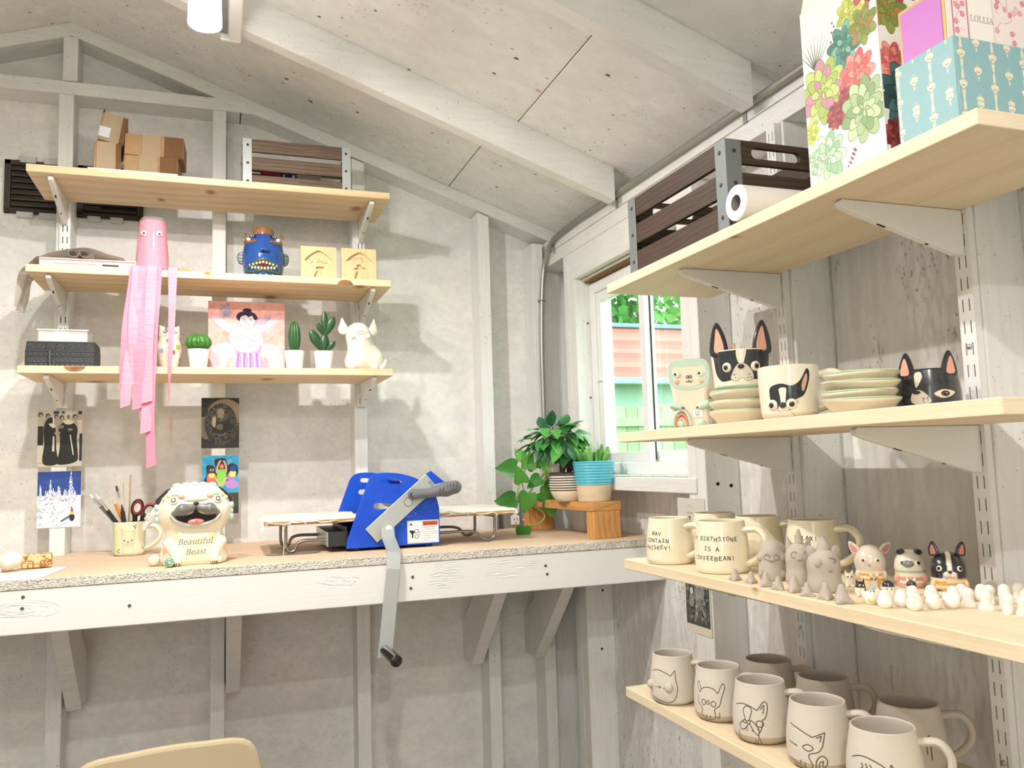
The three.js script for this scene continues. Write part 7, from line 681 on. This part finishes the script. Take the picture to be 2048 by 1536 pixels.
// unfired grey clay figurines
const clayG = S('#b7aca0', 0.9, { bumpMap: TX.fine, bumpScale: 0.0006 }), lineG = S('#7f756c', 0.95);
{ const ring = (t, x, y, z, r, sx = 1) => { const g = new THREE.TorusGeometry(r, 0.0005, 5, 20); g.scale(sx, 1, 1); part('incised_ring', at(g, x, y, z), lineG, t); };
  { const t = thing('clay_figurine', 'grey clay creature wearing a hood and round glasses', 'figurine', [0.832, y4, 1.388], -0.6); const g = flatBase(blob([[0, 0.012, 0, 0.0215, 0, 0.03, 0, 0.0195]], 34, 0.01)); part('body', g, clayG, t); part('hood', blob([[0, 0.042, 0, 0.0175, 0, 0.046, -0.003, 0.018], [-0.017, 0.036, 0.006, 0.006, 0.017, 0.036, 0.006, 0.006], [0.014, 0.05, -0.008, 0.008]], 32, 0.008), clayG, t); const h = surf(g); for (const s of [-1, 1]) { ring(t, s * 0.0075, 0.038, 0.0185, 0.0042); part('paw', ell(0.005, 0.006, 0.004, s * 0.016, 0.012, 0.015), clayG, t); } part('muzzle', ell(0.006, 0.003, 0.003, 0, 0.0335, 0.0195), clayG, t); }
  { const t = thing('clay_figurine', 'grey clay unicorn dog figurine with horn and glasses', 'figurine', [0.836, y4, 1.452], -0.6); const g = flatBase(blob([[0, 0.012, 0, 0.022, 0, 0.032, 0, 0.019], [0, 0.045, 0, 0.02]], 38, 0.01)); part('body', g, clayG, t); part('horn', at(lathe([[0.0066, 0], [0.0055, 0.01], [0.003, 0.021], [0.0016, 0.0245], [0.0001, 0.025]], 14), 0, 0.06, 0.004), clayG, t); for (const s of [-1, 1]) { part('ear', at(new THREE.ConeGeometry(0.0055, 0.017, 10), s * 0.0145, 0.066, 0, 0, 0, -s * 0.25), clayG, t); ring(t, s * 0.0085, 0.047, 0.019, 0.0048); part('paw', ell(0.0055, 0.006, 0.0045, s * 0.012, 0.011, 0.0185), clayG, t); } part('muzzle', ell(0.0065, 0.0035, 0.003, -0.001, 0.041, 0.0195), clayG, t); }
  { const t = thing('clay_figurine', 'grey clay pig figurine with pointed hat and sleepy eyes', 'figurine', [0.826, y4, 1.517], -0.6); const g = flatBase(blob([[0, 0.012, 0, 0.024, 0, 0.032, 0, 0.022], [0, 0.042, 0, 0.021]], 38, 0.01)); part('body', g, clayG, t); part('hat', at(lathe([[0.0105, 0], [0.0085, 0.006], [0.004, 0.015], [0.002, 0.0175], [0.0001, 0.018]], 14), 0.001, 0.0605, 0), clayG, t); for (const s of [-1, 1]) part('ear', at(ell(0.007, 0.0085, 0.003, 0, 0, 0), s * 0.017, 0.058, 0.005, 0, s * 0.5, -s * 0.4), clayG, t); part('snout', ell(0.0065, 0.0065, 0.005, -0.008, 0.042, 0.0195), clayG, t); ring(t, 0.009, 0.046, 0.0195, 0.0038, 1.5); part('button', ell(0.0035, 0.0035, 0.003, 0.006, 0.033, 0.0215), clayG, t); }
  const ord = ['first', 'second', 'third', 'fourth', 'fifth', 'sixth', 'seventh', 'eighth', 'ninth', 'tenth']; const tri = thing('clay_nub', 'tiny grey three footed clay nub, first from the left at the shelf edge', 'clay nub', [0.781, y4, 1.36], 0, 'grey clay nubs at the shelf edge'); const g = flatBase(blob([[0, 0.006, 0, 0.0072, 0, 0.016, 0, 0.0036], [0, 0.004, 0, 0.004, 0.009, 0.0015, 0.002, 0.0024], [0, 0.004, 0, 0.004, -0.006, 0.0015, 0.007, 0.0024], [0, 0.004, 0, 0.004, -0.004, 0.0015, -0.008, 0.0024]], 28, 0.004, 0.004)); part('nub', g, clayG, tri); [[0.784, 1.399], [0.784, 1.437], [0.779, 1.473], [0.784, 1.502], [0.778, 1.538], [0.782, 1.571], [0.779, 1.606]].forEach(([x, z], i) => { const c = copyOf(tri, `tiny grey three footed clay nub, ${ord[i + 1]} from the left at the shelf edge`, [x, y4, z], i * 1.3); c.scale.setScalar([0.95, 1.1, 1, 1.2, 1, 1.15, 1.3][i]); }); }
// painted jar dogs and minis
{ const stripe = (y, cs, y0, st) => cs[Math.floor((y - y0) / st) % cs.length & 255] || cs[0];
  const jar = (label, pos, o) => { const t = thing('dog_ornament', label, 'ornament', pos, -0.72); const g = flatBase(blob([[0, 0.012, 0, o.r, 0, 0.026, 0, o.r * 0.98], [0, 0.036, 0, o.r * o.hw]], 46, 0.01)); tint(g, o.col); part('body', g, vglaze, t); const h = surf(g); for (const s of [-1, 1]) { o.ear(t, s); const q = h(s * o.ex, o.ey); if (q) { part('eyeball', stud2(q, o.er, o.er, o.er * 0.5), eyeW, t); part('pupil', stud2({ p: q.p.clone().addScaledVector(q.n, o.er * 0.42), n: q.n }, o.er * 0.6, o.er * 0.6, o.er * 0.2), o.pup || MT.black, t); } part('paw', ell(0.004, 0.0065, 0.004, s * (o.r - 0.002), 0.014, 0.01), o.paw, t); } o.extra && o.extra(t, h); return t; };
  const pe = (t, s, m, x, y, rot, pk = true) => { const e = extr(smooth2([[-0.006, -0.004], [0.006, -0.004], [0.006, 0.006], [0.001, 0.0155], [-0.006, 0.006]], 4), 0.0045, 0.0015); const em = part('ear', e, m, t); em.position.set(s * x, y, 0.004); em.rotation.set(0, s * 0.4, -s * rot); if (pk) { const n = extr(smooth2([[-0.003, -0.002], [0.003, -0.002], [0.003, 0.005], [0.0005, 0.011], [-0.003, 0.005]], 4), 0.0008); n.translate(0, 0, 0.0026); part('ear_lining', n, glaze('#d8897c', 0.3), em); } };
  const chi = glaze('#d9cdbd', 0.2);
  jar('cream chihuahua ornament with pink ears and orange striped shirt', [0.938, y4, 1.487], { r: 0.0205, hw: 1.06, col: (x, y) => y < 0.02 ? (Math.floor(y / 0.004) % 2 ? '#e0a64f' : '#efe2c6') : '#d9cdbd', ear: (t, s) => pe(t, s, chi, 0.02, 0.05, 0.7), ex: 0.0095, ey: 0.036, er: 0.0036, pup: brnG, paw: chi, extra: (t, h) => part('nose', ell(0.002, 0.0014, 0.0015, -0.002, 0.0295, (h(0, 0.0295) || { p: V3(0, 0, 0.02) }).p.z + 0.0005), glaze('#b98a72', 0.3), t) });
  jar('pug ornament with grey muzzle and green and pink striped shirt', [0.957, y4, 1.545], { r: 0.0205, hw: 0.9, col: (x, y) => y > 0.0265 ? '#dfd6c6' : y > 0.022 ? '#9db89c' : y > 0.016 ? '#e6dac6' : y > 0.011 ? '#cf9a84' : y > 0.007 ? '#e9dfcd' : '#d8ae98', ear: (t, s) => part('ear', at(ell(0.0065, 0.0045, 0.003, 0, 0, 0), s * 0.012, 0.0515, 0.008, 0.3, s * 0.4, -s * 0.5), blkG, t), ex: 0.0098, ey: 0.0365, er: 0.0042, paw: glaze('#dca28f', 0.3), extra: (t, h) => part('muzzle', ell(0.008, 0.0052, 0.004, -0.003, 0.0355, (h(-0.003, 0.0355) || { p: V3(0, 0, 0.02) }).p.z), glaze('#7c827c', 0.25), t) });
  jar('black terrier ornament with white muzzle and orange striped shirt', [0.955, y4, 1.615], { r: 0.022, hw: 1.0, col: (x, y, z) => y < 0.023 ? (Math.floor((y + x * 0.05) / 0.0045) % 2 ? '#e2a550' : '#efe0c0') : Math.abs(x) < 0.0035 && z > 0 ? '#e4dac8' : (y < 0.031 && Math.abs(x) < 0.0095 && z > 0) ? '#e0d6c4' : '#26282b', ear: (t, s) => pe(t, s, blkG, 0.0165, 0.057, 0.15), ex: 0.0125, ey: 0.0365, er: 0.004, paw: glaze('#e8c79a', 0.3), extra: (t, h) => { const z = (h(0, 0.03) || { p: V3(0, 0, 0.02) }).p.z; for (const s of [-1, 1]) part('muzzle', ell(0.0045, 0.0045, 0.003, s * 0.0038, 0.0285, z), glaze('#e2d8c6', 0.25), t); part('nose', ell(0.0026, 0.002, 0.002, 0, 0.0325, z + 0.0018), blkG, t); } });
  // tiny painted figures
  const mini = (label, pos, turn, fn) => { const t = thing('painted_mini', label, 'miniature', pos, turn, 'tiny painted figures'); fn(t); }; const dogM = (a, b) => t => { const g = flatBase(blob([[0, 0.006, 0, 0.0075], [0, 0.014, 0.002, 0.0065]], 26, 0.005, 0.004)); tint(g, (x, y) => y > 0.0125 || x > 0.004 ? a : b); part('body', g, vglaze, t); for (const s of [-1, 1]) { part('ear', at(new THREE.ConeGeometry(0.0026, 0.007, 8), s * 0.0045, 0.0215, 0.001, 0, 0, -s * 0.3), a === '#26282b' ? blkG : crG, t); part('eye', ell(0.0011, 0.0011, 0.0008, s * 0.0025, 0.0155, 0.0082), a === '#26282b' ? eyeW : MT.black, t); part('foot', ell(0.0025, 0.002, 0.003, s * 0.004, 0.002, 0.0065), crG, t); } };
  mini('tiny cream dog figure beside the grey pig', [0.885, y4, 1.5], -0.6, dogM('#d9cdb4', '#e6dcc8')); mini('tiny black and white terrier figure behind the yellow marked bird', [0.84, y4, 1.572], -0.5, dogM('#26282b', '#e6dcc8')); mini('tiny tan dog figure in front of the chihuahua ornament', [0.9, y4, 1.535], -0.9, dogM('#c9a978', '#e6dcc8')); mini('tiny pug figure in front of the pug ornament', [0.905, y4, 1.598], -0.7, dogM('#4a4a48', '#e2d8c4')); mini('tiny sleeping pug figure beside the black terrier ornament', [0.915, y4, 1.628], -0.7, t => { const g = flatBase(blob([[-0.005, 0.005, 0, 0.006, 0.006, 0.005, 0, 0.006]], 22, 0.004, 0.004)); tint(g, (x, y) => y > 0.009 ? '#55524e' : '#e3d9c6'); part('body', g, vglaze, t); part('eye', [ell(0.001, 0.0008, 0.0008, -0.003, 0.007, 0.0058), ell(0.001, 0.0008, 0.0008, 0.003, 0.007, 0.0058)], MT.black, t); });
  mini('tiny white bird figure with yellow wing mark at the shelf edge', [0.806, y4, 1.628], -0.6, t => { const g = flatBase(blob([[0, 0.007, 0, 0.0085], [-0.008, 0.012, 0, 0.003, -0.009, 0.018, 0, 0.002], [0.008, 0.012, 0, 0.0035, 0.01, 0.018, 0, 0.002], [0.002, 0.016, 0, 0.005]], 28, 0.005, 0.004)); tint(g, (x, y) => y > 0.0165 && x > -0.004 && x < 0.006 ? '#9fb4bd' : '#ece2cb'); part('body', g, vglaze, t); part('wing_mark', at(new THREE.TorusGeometry(0.0035, 0.001, 6, 14, 2.6), 0, 0.008, 0.0084, 0, 0, 3.4), glaze('#d9c23e', 0.3), t); part('eye', [ell(0.0008, 0.0008, 0.0006, 0, 0.017, 0.0048), ell(0.0008, 0.0008, 0.0006, 0.004, 0.017, 0.0046)], MT.black, t); }); mini('tiny black capped penguin shaped figure behind the white blanks', [0.842, y4, 1.622], -0.6, t => { const g = flatBase(blob([[0, 0.008, 0, 0.0088], [0, 0.02, 0, 0.0078]], 28, 0.008, 0.004)); tint(g, (x, y, z) => y > 0.019 || z < 0 ? '#2b2d31' : '#ebe2d0'); part('body', g, vglaze, t); part('face', [ell(0.0008, 0.0008, 0.0006, -0.003, 0.017, 0.008), ell(0.0008, 0.0008, 0.0006, 0.003, 0.017, 0.008)], MT.black, t); });
  // white blanks
  const wm = S('#efe9df', 0.65); const kinds = [['smooth white clay egg blank', blob([[0, 0.0075, 0, 0.0095, 0, 0.0155, 0, 0.0068]], 26, 0.008, 0.004)], ['white clay duck blank', blob([[0, 0.008, 0, 0.0095], [0.006, 0.014, 0, 0.0042, 0.0075, 0.017, 0, 0.003], [-0.005, 0.015, 0, 0.0055]], 26, 0.005, 0.004)], ['white clay mushroom blank', blob([[0, 0.003, 0, 0.0058], [0.005, 0.002, 0.001, 0.0042], [-0.005, 0.002, 0, 0.0042], [0, 0.01, 0, 0.0058, 0, 0.0175, 0, 0.0072]], 26, 0.005, 0.004)]].map(([l, g]) => [l, flatBase(g)]); const first = {};
  [[0.803, 1.656, 0], [0.826, 1.66, 0], [0.82, 1.687, 1], [0.846, 1.692, 1], [0.87, 1.697, 1], [0.892, 1.702, 2], [0.892, 1.728, 2], [0.896, 1.755, 2], [0.895, 1.777, 2], [0.86, 1.645, 0], [0.884, 1.652, 0], [0.9, 1.672, 0], [0.922, 1.665, 0], [0.942, 1.678, 0], [0.931, 1.699, 2], [0.95, 1.705, 2], [0.923, 1.728, 2], [0.975, 1.705, 2], [0.94, 1.745, 2]].forEach(([x, z, k], i) => { const ord = ['first', 'second', 'third', 'fourth', 'fifth', 'sixth', 'seventh', 'eighth', 'ninth', 'tenth'], l = `${kinds[k][0]}, ${ord[i < 9 ? i : i - 9]} from the left in the ${i < 9 ? 'front' : 'back'} row`, g = kinds[k][1]; if (!first[k]) first[k] = solo('clay_blank', g, wm, l, 'clay blank', [x, y4, z], i * 1.7, ['white egg blanks', 'white duck blanks', 'white mushroom blanks'][k]); else copyOf(first[k], l, [x, y4, z], i * 1.7); }); }
// ================================================================ lowest shelf: incised clay mugs
{ const y5 = RT[3]; const base = '#d3cabd'; const tx = (fn, band) => canvasTex(1024, 334, (g, w, h) => { g.fillStyle = base; g.fillRect(0, 0, w, h); reseed(73); for (let i = 0; i < 200; i++) { g.globalAlpha = 0.08; dot(g, rr(0, w), rr(0, h), rr(4, 40), i % 2 ? '#dbd2c5' : '#c6bcae', rr(3, 12)); } g.globalAlpha = 1; if (band) { g.fillStyle = '#b9a78f'; g.fillRect(0, h * 0.86, w, h * 0.14); } g.strokeStyle = '#5f564d'; g.lineWidth = 5; g.lineJoin = 'round'; fn(g); }); const ln = (g, pts, close) => { g.beginPath(); pts.forEach((p, i) => i ? g.lineTo(512 + p[0], p[1]) : g.moveTo(512 + p[0], p[1])); if (close) g.closePath(); g.stroke(); }, cv = (g, pts, c = false) => ln(g, smooth2(pts, 6, c), c), el = (g, x, y, a, b) => { g.beginPath(); g.ellipse(512 + x, y, a, b, 0, 0, 7); g.stroke(); };
  const A = [
    g => { cv(g, [[-110, 110], [-40, 92], [30, 108], [64, 125]]); ln(g, [[64, 125], [96, 86], [100, 150]]); cv(g, [[100, 150], [108, 220], [84, 290], [40, 312], [-40, 300], [-110, 286]]); el(g, -20, 208, 9, 5); ln(g, [[-60, 208], [-46, 216]]); ln(g, [[6, 214], [22, 206]]); },
    g => { cv(g, [[-70, 150], [-40, 118], [0, 108], [40, 118], [64, 142]]); cv(g, [[-70, 150], [-96, 90], [-82, 84], [-54, 128]]); cv(g, [[64, 142], [100, 80], [112, 96], [88, 166]]); cv(g, [[88, 166], [70, 220], [40, 244], [44, 290], [20, 312], [-30, 310], [-52, 290], [-48, 244], [-78, 214], [-80, 170]]); el(g, -34, 206, 15, 17); el(g, 34, 210, 15, 17); el(g, -2, 204, 9, 12); ln(g, [[-20, 310], [-18, 286]]); ln(g, [[8, 310], [10, 286]]); cv(g, [[44, 290], [66, 300], [70, 262]]); },
    g => { cv(g, [[-110, 124], [-50, 108], [0, 116], [40, 134]]); cv(g, [[40, 134], [84, 84], [100, 96], [84, 176], [70, 184]]); cv(g, [[58, 128], [80, 104], [74, 150]]); cv(g, [[-30, 190], [-44, 140], [-20, 116], [8, 130], [2, 170], [-8, 196]]); cv(g, [[-30, 190], [-70, 230], [-60, 254], [-30, 244], [-8, 214], [20, 256], [40, 272], [48, 244], [20, 204], [-8, 190]]); el(g, -34, 206, 10, 9); el(g, -10, 206, 10, 9); el(g, 54, 208, 20, 18); cv(g, [[70, 184], [60, 240], [44, 270], [60, 330]]); ln(g, [[-80, 260], [-84, 322], [40, 330]]); ln(g, [[20, 330], [24, 300]]); ln(g, [[34, 330], [38, 300]]); for (let i = 0; i < 10; i++) dot(g, 512 + rr(-50, 40), rr(222, 262), 3, '#5f564d'); },
    g => { cv(g, [[-120, 106], [-50, 122], [20, 150]]); ln(g, [[20, 150], [84, 122], [70, 190]]); ln(g, [[40, 152], [66, 140], [58, 170]]); cv(g, [[70, 190], [50, 220], [0, 244], [16, 300], [-10, 318], [-60, 304], [-120, 284]]); cv(g, [[-30, 208], [0, 190], [24, 206], [-2, 224]], true); cv(g, [[30, 318], [40, 262], [66, 240], [88, 262], [78, 296], [64, 292], [68, 268], [52, 276], [46, 318]]); ln(g, [[-50, 300], [-44, 278]]); ln(g, [[-26, 312], [-22, 286]]); ln(g, [[-120, 200], [-60, 210]]); },
    g => { cv(g, [[-120, 130], [-60, 110], [0, 120], [60, 156], [84, 210]]); ln(g, [[52, 200], [70, 128], [112, 186]], true); for (const x of [-60, -40, -20]) cv(g, [[x, 140], [x + 8, 155], [x - 2, 170], [x + 6, 184]]); cv(g, [[-100, 230], [-70, 200], [-20, 200], [30, 240], [50, 280]]); cv(g, [[-80, 250], [-50, 222], [-10, 226], [26, 262]]); cv(g, [[-60, 260], [-36, 240], [0, 250]]); el(g, -84, 270, 18, 14); cv(g, [[84, 210], [90, 260], [80, 320]]); }, g => { ln(g, [[-110, 180], [-112, 110], [-20, 140], [40, 158]]); ln(g, [[40, 158], [110, 126], [112, 250]]); ln(g, [[56, 168], [90, 152], [92, 220]]); }, g => { }, g => { }];
  const front = [[0.803, 1.11, 0, 'cat face with round cheeks'], [0.824, 1.23, 1, 'chihuahua'], [0.824, 1.35, 1, 'terrier with big ears'], [0.831, 1.478, 1, 'cat with curled tail'], [0.829, 1.608, 1, 'wrinkled pug face']], inM = S('#c9bfb2', 0.85), sizes = [[0.0365, 0.088], [0.037, 0.089], [0.0385, 0.092], [0.0395, 0.092], [0.041, 0.092]];
  const mk = (label, x, z, fn, band, r, h, turn) => { const t = thing('clay_mug', label, 'mug', [x, y5, z], turn, 'unfired clay mugs'); const tex = tx(fn, band); mugBody(t, { h, r0: r * 1.02, r1: r, prof: s => r * (1 + 0.2 * Math.pow(Math.sin(Math.PI * clamp(0.78 - s * 0.8, 0, 1)), 1) * (1 - s * 0.25) - 0.12 * Math.pow(1 - Math.min(1, s / 0.16), 2)), mat: S('#ffffff', 0.85, { map: tex, bumpMap: tex, bumpScale: 0.0012 }), inMat: inM, ha: 1.7, hs: 0.95, th: 0.0038 }); return t; };
  front.forEach(([x, z, b, what], i) => { const t = mk(`unfired clay mug incised with a ${what}`, x, z, A[i], b, sizes[i][0], sizes[i][1], -1.02); if (i === 0) for (const s of [-0.72, 0.3]) part('cheek_ball', ell(0.0085, 0.0085, 0.0075, Math.sin(s) * 0.0425, 0.034, Math.cos(s) * 0.0425), inM, t); });
  mk('unfired clay mug in the back row behind the chihuahua mug', 0.93, 1.227, A[6], 0, 0.04, 0.088, -0.9); mk('unfired clay mug in the back row behind the terrier mug', 0.938, 1.362, A[7], 0, 0.04, 0.088, -0.9); mk('unfired clay mug in the back row incised with a pointed cat ear', 0.945, 1.535, A[5], 0, 0.041, 0.09, -0.9);
}

shadow(scene);
renderer.render(scene, camera);
